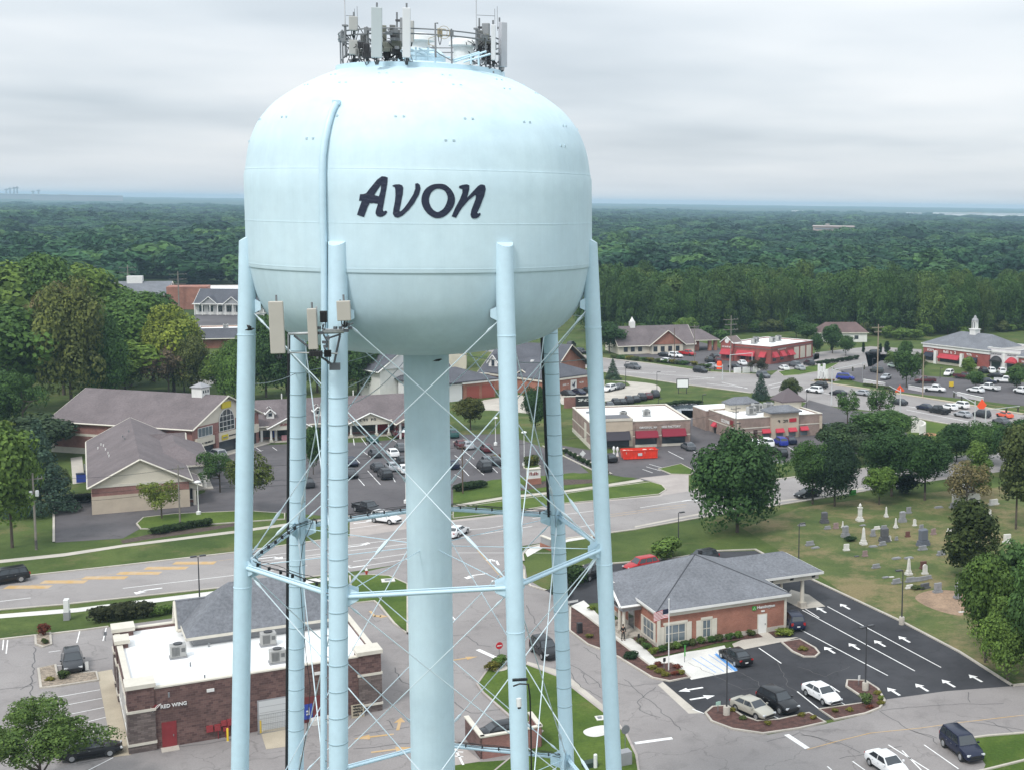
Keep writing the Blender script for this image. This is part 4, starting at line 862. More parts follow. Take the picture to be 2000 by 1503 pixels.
def bx(par, name, m, x0, x1, y0, y1, z0, z1):
    mb = MB(); mb.box(((x0+x1)/2, (y0+y1)/2, (z0+z1)/2), (x1-x0, y1-y0, z1-z0)); return mb.build(name, m, par)
def plate(par, name, m, side, c, u0, u1, z0, z1, d=0.08, e=0.0):
    """a flat piece proud of a wall by d (its back e behind the wall face)"""
    if side == 'f': return bx(par, name, m, u0, u1, c-d, c+e, z0, z1)
    if side == 'b': return bx(par, name, m, u0, u1, c-e, c+d, z0, z1)
    if side == 'x': return bx(par, name, m, c-d, c+e, u0, u1, z0, z1)
    return bx(par, name, m, c-e, c+d, u0, u1, z0, z1)
def window(par, side, c, u0, u1, z0, z1, fm=None, gm=None, nv=1, nh=0, d=0.07, name='window'):
    fm = fm or TRIMW; gm = gm or GLASS; mb = MB(); w = 0.09
    def P(a, b, z, zz, dd):
        if side == 'f': mb.box(((a+b)/2, c-dd/2, (z+zz)/2), (b-a, dd, zz-z))
        elif side == 'b': mb.box(((a+b)/2, c+dd/2, (z+zz)/2), (b-a, dd, zz-z))
        elif side == 'x': mb.box((c-dd/2, (a+b)/2, (z+zz)/2), (dd, b-a, zz-z))
        else: mb.box((c+dd/2, (a+b)/2, (z+zz)/2), (dd, b-a, zz-z))
    P(u0-w, u0+w/2, z0, z1, d); P(u1-w/2, u1+w, z0, z1, d); P(u0-w, u1+w, z1, z1+w, d+.006); P(u0-w, u1+w, z0-w, z0, d+.02)
    for k in range(1, nv+1): q = u0+(u1-u0)*k/(nv+1); P(q-.03, q+.03, z0, z1, d-.01)
    for k in range(1, nh+1): q = z0+(z1-z0)*k/(nh+1); P(u0+.05, u1-.05, q-.03, q+.03, d-.014)
    f = mb.build(name, fm, par); mb = MB(); 
    m2 = mb
    plate(f, 'pane', gm, side, c, u0, u1, z0, z1, 0.03)
    return f
def door(par, side, c, u0, u1, z1, m, handle=True, z0=0.02, fm=None):
    f = plate(par, 'door', m, side, c, u0, u1, z0, z1, .06)
    if fm: plate(f, 'door_frame', fm, side, c, u0-.1, u1+.1, z0, z1+.1, .045)
    if handle: plate(f, 'handle', GREYM, side, c, u1-.2, u1-.12, 0.95, 1.1, .13)
    return f
def text(par, s_, side, c, u, z, size, m, bold=True, ext=.05, width=None, name='lettering'):
    cu = bpy.data.curves.new('t', 'FONT'); cu.body = s_; cu.size = size; cu.extrude = ext; cu.offset = 0.018*size if bold else 0; cu.resolution_u = 3
    o = bpy.data.objects.new('t', cu); COL.objects.link(o)
    dg = bpy.context.evaluated_depsgraph_get(); me = bpy.data.meshes.new_from_object(o.evaluated_get(dg)); bpy.data.objects.remove(o)
    xs = [v.co.x for v in me.vertices]; w = max(xs)-min(xs); k = (width/w) if width else 1
    for v in me.vertices:
        x, y, zz_ = (v.co.x-min(xs))*k, v.co.y, v.co.z
        if side == 'f': v.co = (u+x, c-ext-.02-zz_*-1 if False else c-ext-.02+zz_, z+y)
        elif side == 'x': v.co = (c-ext-.02+zz_, u-x, z+y)
        else: v.co = (c+ext+.02+zz_, u+x, z+y)
    if side == 'f': pass
    me.materials.clear(); me.materials.append(m); me.update()
    r = bpy.data.objects.new(name, me); COL.objects.link(r); r.parent = par; return r
def marks(par, side, c, u0, u1, z, h, m, seed=1, name='lettering', n=None):
    """lettering too far off to read: uneven letter-sized strokes"""
    rng = random.Random(seed); mb = MB(); u = u0; cw = h*.75; step = h*.95 if u1 > u0 else -h*.95
    n = n or int(abs((u1-u0)/step))
    for k in range(n):
        a = u0+(u1-u0)*k/n; b = a+(u1-u0)/n*.78
        if rng.random() < .08: continue
        lo, hi = min(a, b), max(a, b); t = (hi-lo)*.3
        kinds = rng.sample([(lo, lo+t, 0, h), (hi-t, hi, 0, h), (lo, hi, h*.8, h), (lo, hi, h*.4, h*.6), (lo, hi, 0, h*.2)], 3)
        for q, (x0, x1, z0, z1) in enumerate(kinds):
            dd = .05+.004*q
            if side == 'f': mb.box(((x0+x1)/2, c-dd/2, z+(z0+z1)/2), (x1-x0, dd, z1-z0))
            elif side == 'x': mb.box((c-dd/2, (x0+x1)/2, z+(z0+z1)/2), (dd, x1-x0, z1-z0))
            else: mb.box((c+dd/2, (x0+x1)/2, z+(z0+z1)/2), (dd, x1-x0, z1-z0))
    return mb.build(name, m, par)
def walls(par, m, x0, x1, y0, y1, h, name='wall', z0=0.0):
    mb = MB(); mb.prism([(x0, y0), (x1, y0), (x1, y1), (x0, y1)], z0, h, True, False); return mb.build(name, m, par)
def gable_walls(par, m, x0, x1, y0, y1, h, zr, axis='y', name='gable_wall', xp=None):
    """triangular gable ends above the eaves, ridge along axis"""
    mb = MB()
    if axis == 'y':
        xm = xp if xp is not None else (x0+x1)/2; a = [(x0, y0, h), (x1, y0, h), (xm, y0, zr)]; b = [(p[0], y1, p[2]) for p in a]
    else:
        ym = (y0+y1)/2; a = [(x0, y1, h), (x0, y0, h), (x0, ym, zr)]; b = [(x1, p[1], p[2]) for p in a]
    mb.mesh(a+b, [(0, 1, 2), (5, 4, 3), (0, 3, 4, 1), (1, 4, 5, 2), (2, 5, 3, 0)]); return mb.build(name, m, par)
def slab(mb, a, b, c, d, th=.18):
    """a sloping roof plane a-b (eave) c-d (ridge) of thickness th"""
    P = [Vector(p) for p in (a, b, c, d)]; n = (P[1]-P[0]).cross(P[2]-P[0]).normalized()
    if n.z < 0: n = -n
    Q = [p-n*th for p in P]; V = P+Q
    if (P[1]-P[0]).cross(P[2]-P[1]).z > 0: Fs = [(0, 1, 2, 3), (7, 6, 5, 4), (0, 4, 5, 1), (1, 5, 6, 2), (2, 6, 7, 3), (3, 7, 4, 0)]
    else: Fs = [(3, 2, 1, 0), (4, 5, 6, 7), (1, 5, 4, 0), (2, 6, 5, 1), (3, 7, 6, 2), (0, 4, 7, 3)]
    mb.mesh(V, Fs)
def gable_roof(par, m, x0, x1, y0, y1, ze, zr, axis='y', oh=.5, trim=None, xp=None, name='roof'):
    mb = MB(); s_ = None
    if axis == 'y':
        xm = xp if xp is not None else (x0+x1)/2; k0 = (zr-ze)/(xm-x0); k1 = (zr-ze)/(x1-xm); A, B = y0-oh, y1+oh
        slab(mb, (x0-oh, A, ze-oh*k0), (x0-oh, B, ze-oh*k0), (xm, B, zr), (xm, A, zr)); slab(mb, (x1+oh, B, ze-oh*k1), (x1+oh, A, ze-oh*k1), (xm, A, zr), (xm, B, zr))
        fs = [((x0-oh, A, ze-oh*k0), (xm, A, zr)), ((x1+oh, A, ze-oh*k1), (xm, A, zr)), ((x0-oh, B, ze-oh*k0), (xm, B, zr)), ((x1+oh, B, ze-oh*k1), (xm, B, zr)), ((x0-oh, A, ze-oh*k0), (x0-oh, B, ze-oh*k0)), ((x1+oh, A, ze-oh*k1), (x1+oh, B, ze-oh*k1))]
    else:
        ym = (y0+y1)/2; k = (zr-ze)/(ym-y0); A, B = x0-oh, x1+oh
        slab(mb, (A, y0-oh, ze-oh*k), (B, y0-oh, ze-oh*k), (B, ym, zr), (A, ym, zr)); slab(mb, (B, y1+oh, ze-oh*k), (A, y1+oh, ze-oh*k), (A, ym, zr), (B, ym, zr))
        fs = [((A, y0-oh, ze-oh*k), (A, ym, zr)), ((A, y1+oh, ze-oh*k), (A, ym, zr)), ((B, y0-oh, ze-oh*k), (B, ym, zr)), ((B, y1+oh, ze-oh*k), (B, ym, zr)), ((A, y0-oh, ze-oh*k), (B, y0-oh, ze-oh*k)), ((A, y1+oh, ze-oh*k), (B, y1+oh, ze-oh*k))]
    o = mb.build(name, m, par)
    if trim:
        mb = MB()
        for a, b in fs: mb.tube([Vector(a)-Vector((0, 0, .14)), Vector(b)-Vector((0, 0, .14))], .16, 4)
        mb.build('fascia', trim, o)
    return o
def hip_roof(par, m, x0, x1, y0, y1, ze, zr, rx=None, ry=None, oh=.5, trim=None, name='roof', th=.28):
    """rx: ridge from x to x at mid-depth; ry: ridge from y to y at mid-width"""
    x0 -= oh; x1 += oh; y0 -= oh; y1 += oh
    if ry: a, b = ((x0+x1)/2, ry[0], zr), ((x0+x1)/2, ry[1], zr)
    else: ym = (y0+y1)/2; rx = rx or ((x0+x1)/2-.01, (x0+x1)/2+.01); a, b = (rx[0], ym, zr), (rx[1], ym, zr)
    V = [(x0, y0, ze), (x1, y0, ze), (x1, y1, ze), (x0, y1, ze), a, b, (x0, y0, ze-th), (x1, y0, ze-th), (x1, y1, ze-th), (x0, y1, ze-th)]
    Fs = [(0, 1, 5, 4), (1, 2, 5), (2, 3, 4, 5), (3, 0, 4)] if not ry else [(0, 1, 4), (1, 2, 5, 4), (2, 3, 5), (3, 0, 4, 5)]
    mb = MB(); mb.mesh(V, Fs+[(9, 8, 7, 6)]); 
    if not trim: mb.mesh(V, [(6, 7, 1, 0), (7, 8, 2, 1), (8, 9, 3, 2), (9, 6, 0, 3)])
    o = mb.build(name, m, par)
    if trim: mb = MB(); mb.prism([(x0-.06, y0-.06), (x1+.06, y0-.06), (x1+.06, y1+.06), (x0-.06, y1+.06)], ze-th, ze-.012, True, True); mb.build('fascia', trim, o)
    return o
def flat_roof(par, x0, x1, y0, y1, h, wm, rm, cm, cap=.3, drop=.35):
    """walls with a parapet: a membrane below the coping"""
    w = walls(par, wm, x0, x1, y0, y1, h-drop)
    r = bx(par, 'roof', rm, x0+.15, x1-.15, y0+.15, y1-.15, h-drop+.003, h-drop+.05)
    mb = MB(); c = cap
    for a, b, d, e in ((x0, x1, y0, y0+c), (x0, x1, y1-c, y1), (x0, x0+c, y0+c, y1-c), (x1-c, x1, y0+c, y1-c)): mb.box(((a+b)/2, (d+e)/2, h-drop/2), (b-a, e-d, drop))
    mb.build('parapet', wm, r)
    mb = MB()
    for a, b, d, e in ((x0-.08, x1+.08, y0-.08, y0+c), (x0-.08, x1+.08, y1-c, y1+.08), (x0-.08, x0+c, y0+c, y1-c), (x1-c, x1+.08, y0+c, y1-c)): mb.box(((a+b)/2, (d+e)/2, h+.06), (b-a, e-d, .12))
    mb.build('coping', cm, r); return w, r
def awning(par, side, c, u0, u1, z0, z1, out, m):
    mb = MB(); n = 8
    if side == 'f': V = [(u0, c, z1), (u1, c, z1), (u1, c-out, z0+.15), (u0, c-out, z0+.15), (u0, c-out, z0), (u1, c-out, z0), (u0, c, z0), (u1, c, z0)]
    else: V = [(c, u1, z1), (c, u0, z1), (c-out, u0, z0+.15), (c-out, u1, z0+.15), (c-out, u1, z0), (c-out, u0, z0), (c, u1, z0), (c, u0, z0)]
    mb.mesh(V, [(3, 2, 1, 0), (4, 5, 2, 3), (0, 6, 4, 3), (1, 2, 5, 7)]); mb.mesh(V, [(0, 1, 2, 3), (3, 2, 5, 4)]) if False else None
    return mb.build('awning', m, par)
def cyl(par, name, m, x, y, z0, z1, r, r2=None, n=14): mb = MB(); mb.lathe([(r, z0), (r2 or r, z1)], (x, y, 0), n); return mb.build(name, m, par, 40)
def hvac(loc_, rz, label, s_=1.0, grp=None):
    t = thing('rooftop_unit', label, 'air conditioner', loc_, rz, grp); mb = MB(); mb.box((0, 0, .08*s_), (1.5*s_, 1.1*s_, .12)); mb.build('base', TRIMG, t)
    mb = MB(); mb.box((0, 0, .7*s_), (1.35*s_, 1.0*s_, 1.1*s_)); o = mb.build('case', GREYB, t); o.modifiers.new('b', 'BEVEL').width = .03
    mb = MB(); mb.lathe([(.36*s_, 1.25*s_), (.40*s_, 1.36*s_), (.34*s_, 1.36*s_)], n=20); mb.build('fan_cowl', DARKM, t, 40)
    mb = MB()
    for k in range(6): mb.box((-.5*s_+k*.11*s_, -.52*s_, .7*s_), (.05*s_, .04, .8*s_))
    mb.box((.4*s_, -.52*s_, .8*s_), (.3*s_, .03, .35*s_)); mb.build('grille', mat('grille_grey', (.12, .12, .12), .6), t)
    return t

# ---- shoe store -------------------------------------------------------------
b = Bd('shoe_store', 'dark brown brick store with white flat roof and RED WING sign', 'store', G(256, 1470), 29.8); T = b.t; W_, D_, H_ = 20.9, 18.6, 5.35
w, r = flat_roof(T, 0, W_, 0, D_, H_, BRD, MEMB, TRIMC, .42, .3)
for x0, x1, y0, y1, hh in ((-.12, 1.95, -.12, 1.8, 5.95), (19.0, 21.02, -.12, 1.8, 5.85), (-.12, 1.6, 16.9, 18.72, 5.95), (-.12, .9, 13.2, 15.0, 5.9)):
    p = bx(T, 'corner_pier', BRD, x0, x1, y0, y1, 0, hh-.35); bx(p, 'cap', TRIMC, x0-.15, x1+.15, y0-.15, y1+.15, hh-.35, hh)
    bx(p, 'stone_base', STONE, x0-.04, x1+.04, y0-.04, y1+.04, .01, 3.5)
    bx(p, 'band', TRIMC, x0-.1, x1+.1, y0-.1, y1+.1, 3.5, 3.72); bx(p, 'band', TRIMC, x0-.1, x1+.1, y0-.1, y1+.1, .62, .84)
plate(T, 'wall_band', TRIMC, 'x', 0, 1.8, 13.2, 3.5, 3.7, .09); plate(T, 'wall_band', TRIMC, 'x', 0, 1.8, 13.2, .62, .82, .09)
for y0 in (3, 6.3, 9.6): window(T, 'x', 0, y0, y0+2.2, .9, 3.2, nv=1)
door(T, 'f', 0, 2.54, 3.5, 2.15, REDD, fm=REDD)
bx(T, 'door_step', CONC, 2.3, 3.7, -1.1, -.02, 0, .05)
s_ = plate(T, 'sign_plate', REDD, 'f', 0, 3.03-.16, 3.03+.16, 1.72, 1.80, .075)
sg = text(T, 'RED WING', 'f', 0, 2.42, 3.55, .42, WPLAS, True, .05, 2.05)
sg.rotation_euler = (0, 0, 0)
mb = MB(); mb.mesh([(1.62, -.12, 3.42), (1.78, -.12, 3.38), (2.42, -.12, 3.98), (2.18, -.12, 3.96), (1.95, -.12, 3.98), (1.70, -.12, 3.72)], [(0, 1, 2, 3, 4, 5)]); mb.build('wing_emblem', REDD, T)
mb = MB(); mb.tube([(1.62, -.14, 3.42), (1.78, -.14, 3.36), (2.46, -.14, 4.0), (2.18, -.14, 3.9), (1.85, -.14, 3.55), (1.66, -.14, 3.8), (1.62, -.14, 3.42)], .025, 4); mb.build('emblem_outline', WPLAS, T)
plate(T, 'wall_light', TRIMW, 'f', 0, 6.1, 6.7, 4.35, 4.6, .16); plate(T, 'wall_light', TRIMW, 'f', 0, 15.1, 15.7, 4.35, 4.6, .16)
gd = plate(T, 'garage_door', LIGHTG, 'f', 0, 10.3, 12.9, .02, 2.7, .05); plate(gd, 'door_frame', TRIMG, 'f', 0, 10.18, 13.02, .02, 2.82, .035)
for k in range(1, 5): plate(gd, 'panel_joint', TRIMG, 'f', 0, 10.35, 12.85, .54*k, .54*k+.03, .06)
bs = plate(T, 'blue_sign', BLUES, 'f', 0, 14.1, 14.85, .35, 1.75, .09); plate(bs, 'sign_backing', mat('maroon', (.14, .03, .03), .7), 'f', 0, 13.9, 15.6, .05, 2.4, .04); marks(bs, 'f', -.09, 14.3, 14.65, .75, .7, LIGHTG, 3, n=1)
bx(T, 'step', CONCW, 14.6, 16.2, -1.0, -.14, .0, .45)
for i, (x0, x1, z0, z1) in enumerate(((5.95, 6.5, .75, 1.3), (6.6, 7.1, .75, 1.3), (7.15, 7.6, 1.1, 1.55), (7.65, 8.1, 1.05, 1.6), (7.3, 7.8, .6, 1.0))):
    e = plate(T, 'meter_box', mat('meter_red', (.27, .035, .04), .6), 'f', 0, x0, x1, z0, z1, .22)
mb = MB(); mb.tube([(6.9, -.12, .02), (6.9, -.12, .8)], .05, 6); mb.tube([(7.5, -.12, .02), (7.5, -.12, .7)], .05, 6); mb.build('conduit', REDD, T)
hx0, hy0, hx1, hy1 = 5.9, 10.6, 19.3, 18.2
bx(T, 'roof_curb', TRIMG, hx0+.3, hx1-.3, hy0+.3, hy1-.3, 5.1, 6.0)
rr = hip_roof(T, SHG, hx0, hx1, hy0, hy1, 6.15, 9.9, rx=(9.9, 15.3), oh=.3, trim=TRIMC)
gw = gable_walls(T, TRIMC, 5.5, 9.2, 14.6, 17.6, 6.2, 8.2, 'x', 'dormer'); gable_roof(gw, SHG, 5.5, 9.2, 14.6, 17.6, 6.2, 8.3, 'x', .25, TRIMC, name='dormer_roof')
for i, (px, py, lab) in enumerate(((348, 1280, 'grey rooftop unit nearest the left edge of the store roof'), (524, 1256, 'grey rooftop unit nearest the hip roof of the shoe store'), (542, 1290, 'grey rooftop unit nearest the brick front of the shoe store'))):
    p = G(px, py, 5.2); p.z = 5.1; hvac(p, R(29.8), lab, 1.0, 'rooftop units on the shoe store')
for px, py in ((408, 1262), (400, 1325), (480, 1330), (372, 1300), (330, 1360)):
    p = G(px, py, 5.1); q = p-b.O; cyl(T, 'vent_pipe', GREYM, q.dot(b.u), q.dot(b.v), 5.1, 5.5, .07)
def bollard(px, py, lab, m=YELS, h=1.2, r_=.09, name='bollard', grp=None):
    t = thing(name, lab, 'bollard', G(px, py), 0, grp); mb = MB(); mb.lathe([(r_, 0), (r_, h-.06), (r_*.7, h-.01), (0, h)], n=12); mb.build('post', m, t, 40); mb = MB(); mb.lathe([(r_*1.5, 0), (r_*1.5, .04)], n=12); mb.build('collar', CONC, t, 40); return t
bollard(445, 1446, 'yellow bollard beside the red meter boxes', grp='yellow bollards'); bollard(509.5, 1431, 'yellow bollard at left of the grey garage door', grp='yellow bollards')
t = thing('mesh_gate', 'chain-link gate standing in front of the grey garage door', 'gate', G(532, 1428), R(29.8)); mb = MB()
mb.tube([(-1.2, 0, 0), (-1.2, 0, 1.7), (1.2, 0, 1.7), (1.2, 0, 0), (-1.2, 0, 0.05)], .03, 5); mb.build('gate_frame', GREYM, t); mb = MB()
for k in range(17): mb.tube([(-1.2+k*.15, 0, .05), (max(-1.2, min(1.2, -1.2+k*.15+(.0))), 0, 1.7)], .008, 3)
for k in range(11): mb.tube([(-1.2, 0, .1+k*.15), (1.2, 0, .1+k*.15)], .008, 3)
mb.build('wire_mesh', GREYM, t)
t = thing('board_sign', 'cream A-board with four lines of lettering against the store wall', 'sign', G(699, 1399), R(29.8)); mb = MB(); mb.box((0, 0, .6), (1.15, .06, 1.2), tilt=(-.12, 0, 0)); mb.build('board', CONCT, t)
for k in range(4): mb = MB(); marks(t, 'f', -.05-.03*k+.06, -.42, .45, .98-.26*k, .16, BLACK, 20+k)

# ---- bank -----------------------------------------------------------------
b = Bd('bank', 'red brick bank with grey hip roof and drive-through canopy', 'bank', G(1286.5, 1266), 27.6); T = b.t; W_ = 15.2; D_ = 15.0; H_ = 4.0
walls(T, BRR, 0, W_, 0, D_, H_-.55); bx(T, 'stone_base', CONC, -.05, W_+.05, -.05, D_+.05, 0, .55)
bx(T, 'frieze', TRIMC, -.1, W_+.1, -.1, D_+.1, H_-.55, H_-.05)
hip_roof(T, SHG, 0, W_, 0, D_, H_+.2, 7.6, rx=(7.2, 7.9), oh=.45, trim=TRIMW, name='roof')
for x_, y_ in ((0, 0), (W_, 0)): bx(T, 'corner_trim', TRIMC, x_-.14, x_+.14, y_-.14, y_+.14, 0, H_-.06)
def shut(side, c, u0, u1, z0, z1): return plate(T, 'shutter', TRIMC, side, c, u0, u1, z0, z1, .09)
window(T, 'f', 0, .75, 3.05, .6, 2.4, TRIMC, GLASSP, 2, 1); shut('f', 0, .14, .62, .45, 2.35); shut('f', 0, 3.18, 3.79, .45, 2.55); plate(T, 'lintel', TRIMC, 'f', 0, .5, 3.3, 2.52, 2.78, .12)
window(T, 'f', 0, 5.1, 6.05, .6, 2.4, TRIMC, GLASSP, 1, 1); shut('f', 0, 4.35, 4.98, .45, 2.5); shut('f', 0, 6.17, 6.8, .45, 2.5); plate(T, 'lintel', TRIMC, 'f', 0, 4.9, 6.25, 2.52, 2.78, .12)
window(T, 'x', 0, 1.3, 4.2, .5, 2.4, TRIMC, GLASSP, 2, 1); plate(T, 'shutter', TRIMC, 'x', 0, .75, 1.2, .4, 2.5, .09); plate(T, 'shutter', TRIMC, 'x', 0, 4.3, 4.8, .4, 2.5, .09)
door(T, 'f', 0, 11.85, 12.85, 2.1, TRIMW, fm=TRIMC); plate(T, 'door_light', TRIMW, 'f', 0, 12.2, 12.6, 2.45, 2.6, .14)
g_ = plate(T, 'logo_plate', GREENS, 'f', 0, 11.1, 11.55, 2.75, 3.2, .1); text(T, 'Huntington', 'f', 0, 11.68, 2.86, .46, WPLAS, True, .04, 2.2)
mb = MB(); mb.tube([(11.2, -.12, 2.83), (11.33, -.12, 3.12), (11.46, -.12, 2.83)], .02, 4); mb.build('logo_mark', WPLAS, g_)
mb = MB(); ax_, ay_, az_ = 7.55, 7.5, 7.62
for c_ in ((-.45, -.45), (W_+.45, -.45), (-.45, D_+.45), (W_+.45, D_+.45)): mb.tube([(c_[0], c_[1], H_+.2), (ax_, ay_, az_)], .07, 4)
mb.build('hip_cap', mat('hip_cap_grey', (.07, .072, .08), .9), T)
# entrance porch on the left side
px0, px1, py0, py1 = -2.2, 1.2, 4.9, 10.5
bx(T, 'porch_floor', CONC, px0-.3, 0, py0-.3, py1+.3, 0, .16)
bx(T, 'porch_beam', TRIMG, px0, .6, py0, py1, 2.95, 3.85)
gw = gable_walls(T, TRIMC, px0, 3.5, py0, py1, 3.85, 5.2, 'x', 'porch_gable'); gable_roof(gw, SHG, px0, 5.0, py0, py1, 3.9, 5.45, 'x', .35, TRIMW, name='porch_roof')
for y_ in (5.25, 6.5, 9.0, 10.15):
    c_ = cyl(T, 'column', TRIMC, px0+.3, y_, .5, 2.95, .2, .17); bx(c_, 'column_base', CONC, px0-.05, px0+.65, y_-.35, y_+.35, .16, .55)
marks(T, 'x', px0, 9.2, 6.2, 3.2, .35, BLACK, 9)
door(T, 'x', 0, 7, 8.6, 2.3, GLASS, fm=TRIMC)
# drive-through canopy
cx0, cx1, cy0, cy1 = W_-.5, 22.9, 6.0, 14.6
bx(T, 'canopy_beam', TRIMC, cx0, cx1, cy0, cy1, 3.35, 4.0)
hip_roof(T, SHG, cx0-3, cx1, cy0, cy1, 4.25, 5.9, rx=(8.5, 20.3), oh=.4, trim=TRIMW, name='canopy_roof')
for k, (x_, y_) in enumerate(((21.0, 6.5), (21.0, 14.1), (18.2, 6.5), (18.2, 14.1))):
    if k < 2: c_ = cyl(T, 'column', TRIMC, x_, y_, .6, 3.35, .28, .2); bx(c_, 'column_base', CONC, x_-.4, x_+.4, y_-.4, y_+.4, 0, .6)
    else: cyl(T, 'column', TRIMC, x_, y_, .1, 3.35, .16)
for x_ in (16.6, 19.3, 22.2): plate(T, 'lane_sign', BLACK, 'f', cy0, x_-.22, x_+.22, 3.55, 3.8, .04)
bx(T, 'teller_station', TRIMG, 17.9, 18.5, 9, 10.2, .02, 1.8)
mb = MB()
for k in range(8): mb.tube([(16.3+k*.25, 8+.5*k, .02), (16.3+k*.25, 8+.5*k, 1.0)], .03, 4)
mb.build('railing', TRIMC, T)
for x_, y_ in ((7.8, 8.9), (9.5, 10.3)): bx(T, 'roof_vent', BLACK, x_-.2, x_+.2, y_-.2, y_+.2, 6.0, 7.2)

# ---- plaza: front wing ----------------------------------------------------
b = Bd('plaza_wing', 'single-storey shop wing with cream gable end and small entrance porch', 'shop', (-100.1, 191.4), 27.6); T = b.t
XM, ZR, ZE = 6.63, 8.0, 4.45; X1 = 2*XM; YB = 41
walls(T, BRP, 0, X1, 0, YB, ZE-.1); bx(T, 'block_base', STUCB, -.05, X1+.05, -.05, YB, 0, 2.7); bx(T, 'band', TRIMC, -.08, X1+.08, -.08, YB, 3.95, 4.35)
gable_walls(T, STUCCO, 0, X1, 0, YB, ZE-.1, ZR-.15)
gable_roof(T, SHB, 0, X1, 0, YB, ZE, ZR, 'y', .5, TRIMC)
p0 = b.loc(293, 952, 3.3); ax, ay = p0[0]+.5, p0[1]+.5
pw, pd = 6.2, 7.5
bx(T, 'porch_beam', TRIMC, ax, ax+pw, ay, ay+.5, 2.7, 3.3); gw = gable_walls(T, TRIMC, ax, ax+pw, ay, ay+pd, 3.3, 4.8, name='porch_gable'); gable_roof(gw, SHB, ax, ax+pw, ay, ay+pd, 3.4, 5.0, 'y', .5, TRIMC, name='porch_roof')
for x_ in (ax+.4, ax+pw-.5): c_ = bx(T, 'column', TRIMC, x_-.2, x_+.2, ay+.05, ay+.45, 0, 2.7)
window(T, 'f', ay+2.5, ax+3.2, ax+5.6, .5, 2.3, TRIMW, nv=2); bx(T, 'porch_wall', BRP, ax+.2, ax+pw-.2, ay+2.5, ay+pd, 0, 3.2)
s_ = plate(T, 'blue_lettering', mat('sky_blue_sign', (.05, .22, .62), .5), 'f', ay, ax+1.5, ax+4.3, 3.42, 3.85, .1)
# right extension with colonnade
bx(T, 'colonnade_beam', TRIMW, X1, 16.9, 12.8, 31, 3.2, 3.8); hip_roof(T, SHB, 8, 17.0, 12.6, 31.5, 4.1, 6.9, ry=(17.5, 26.5), oh=.5, trim=TRIMC, name='side_roof')
for y_ in (13, 17, 21, 25, 29): bx(T, 'column', TRIMW, 16.3, 16.7, y_-.2, y_+.2, 0, 3.2)
bx(T, 'walkway', CONC, X1, 17.6, 11.5, 31, 0, .14)
for k in range(4): window(T, 'X', X1+.02, 14+k*4, 16.6+k*4, .6, 2.6, nv=2)
gw = gable_walls(T, TRIMC, 11.3, 14.3, 30.5, 33.5, 4.4, 6.0, 'x', 'dormer'); gable_roof(gw, SHB, 7, 14.5, 28.2, 30.8, 5.2, 6.7, 'x', .3, TRIMC, name='dormer_roof')
for q in ((197, 858), (202, 862), (206, 871), (191, 862), (211, 880), (213, 886), (240, 862), (252, 858), (244, 868)):
    p = G(*q, 6.3)-b.O; x_, y_ = p.dot(b.u), p.dot(b.v); z_ = ZE+(ZR-ZE)*max(0, 1-abs(x_-XM)/XM); cyl(T, 'roof_vent', TRIMW if q[0] < 220 else GREYM, x_, y_, z_-.2, z_+.35, .09)

# ---- plaza: corner building with the arched window ----------------------------
b = Bd('plaza_corner_building', 'two-storey brick shop building with cream gable and tall arched window', 'shop', (-103.0, 232.3), 76.1); T = b.t
W_, D_, ZE, ZR, XM = 19.3, 30.0, 6.1, 10.6, 9.65
walls(T, BRP, 0, W_, 0, D_, ZE-.1); gable_walls(T, STUCCO, 0, W_, 0, D_, ZE-.1, ZR-.15); gable_roof(T, SHB, 0, W_, 0, D_, ZE, ZR, 'y', .6, TRIMC)
plate(T, 'band', TRIMC, 'x', 0, 0, D_, 3.3, 3.75, .06); plate(T, 'band', TRIMC, 'x', 0, 0, D_, 0, 1.1, .07); bx(T, 'quoins', TRIMC, -.12, .5, D_-.5, D_+.12, 0, 5.9)
plate(T, 'sign_band', STUCCO, 'f', 0, .6, W_-.6, 2.35, 3.9, .5); plate(T, 'storefront', GLASS, 'f', 0, 1, W_-1, .1, 2.3, .05)
for x_ in (6.0, 12.6): bx(T, 'brick_pier', BRP, x_-.4, x_+.4, -.7, -.02, 0, 4.2)
window(T, 'f', 0, 1.6, 5.5, 4.05, 5.6, TRIMW, GLASSP, 3, 0); window(T, 'f', 0, 13.2, 17.0, 4.05, 5.6, TRIMW, GLASSP, 3, 0)
mb = MB(); ar = [(XM-2.2, 4.1), (XM+2.2, 4.1)]+[(XM+2.2*math.cos(R(a)), 5.9+2.2*math.sin(R(a))) for a in range(0, 181, 15)]
mb.face([(x, -.09, z) for x, z in ar]); aw = mb.build('arched_window', GLASS, T)
mb = MB()
for x_ in (-1.1, 0, 1.1): h_ = 5.9+math.sqrt(2.2**2-x_*x_); mb.tube([(XM+x_, -.11, 4.1), (XM+x_, -.11, h_)], .05, 4)
for z_ in (4.1, 4.9, 5.9, 6.9): w_ = 2.2 if z_ <= 5.9 else math.sqrt(2.2**2-(z_-5.9)**2); mb.tube([(XM-w_, -.11, z_), (XM+w_, -.11, z_)], .05, 4)
mb.tube([(x, -.1, z) for x, z in ar[1:]]+[(ar[0][0], -.1, ar[0][1])], .09, 4); mb.build('glazing_bars', TRIMW, aw)
yb = mat('yellow_sign', (.62, .50, .03), .5)
plate(T, 'gable_sign', yb, 'f', 0, 8.2, 10.8, 8.3, 9.45, .3); plate(T, 'shop_sign', yb, 'f', -.5, 7.5, 9.2, 2.6, 3.5, .15); marks(T, 'f', -.65, 7.7, 9.0, 2.85, .3, TRIMG, 4); marks(T, 'f', -.5, 9.6, 12.4, 2.95, .25, BLACK, 5); marks(T, 'f', -.5, 2.0, 5.0, 2.75, .3, BLACK, 6)
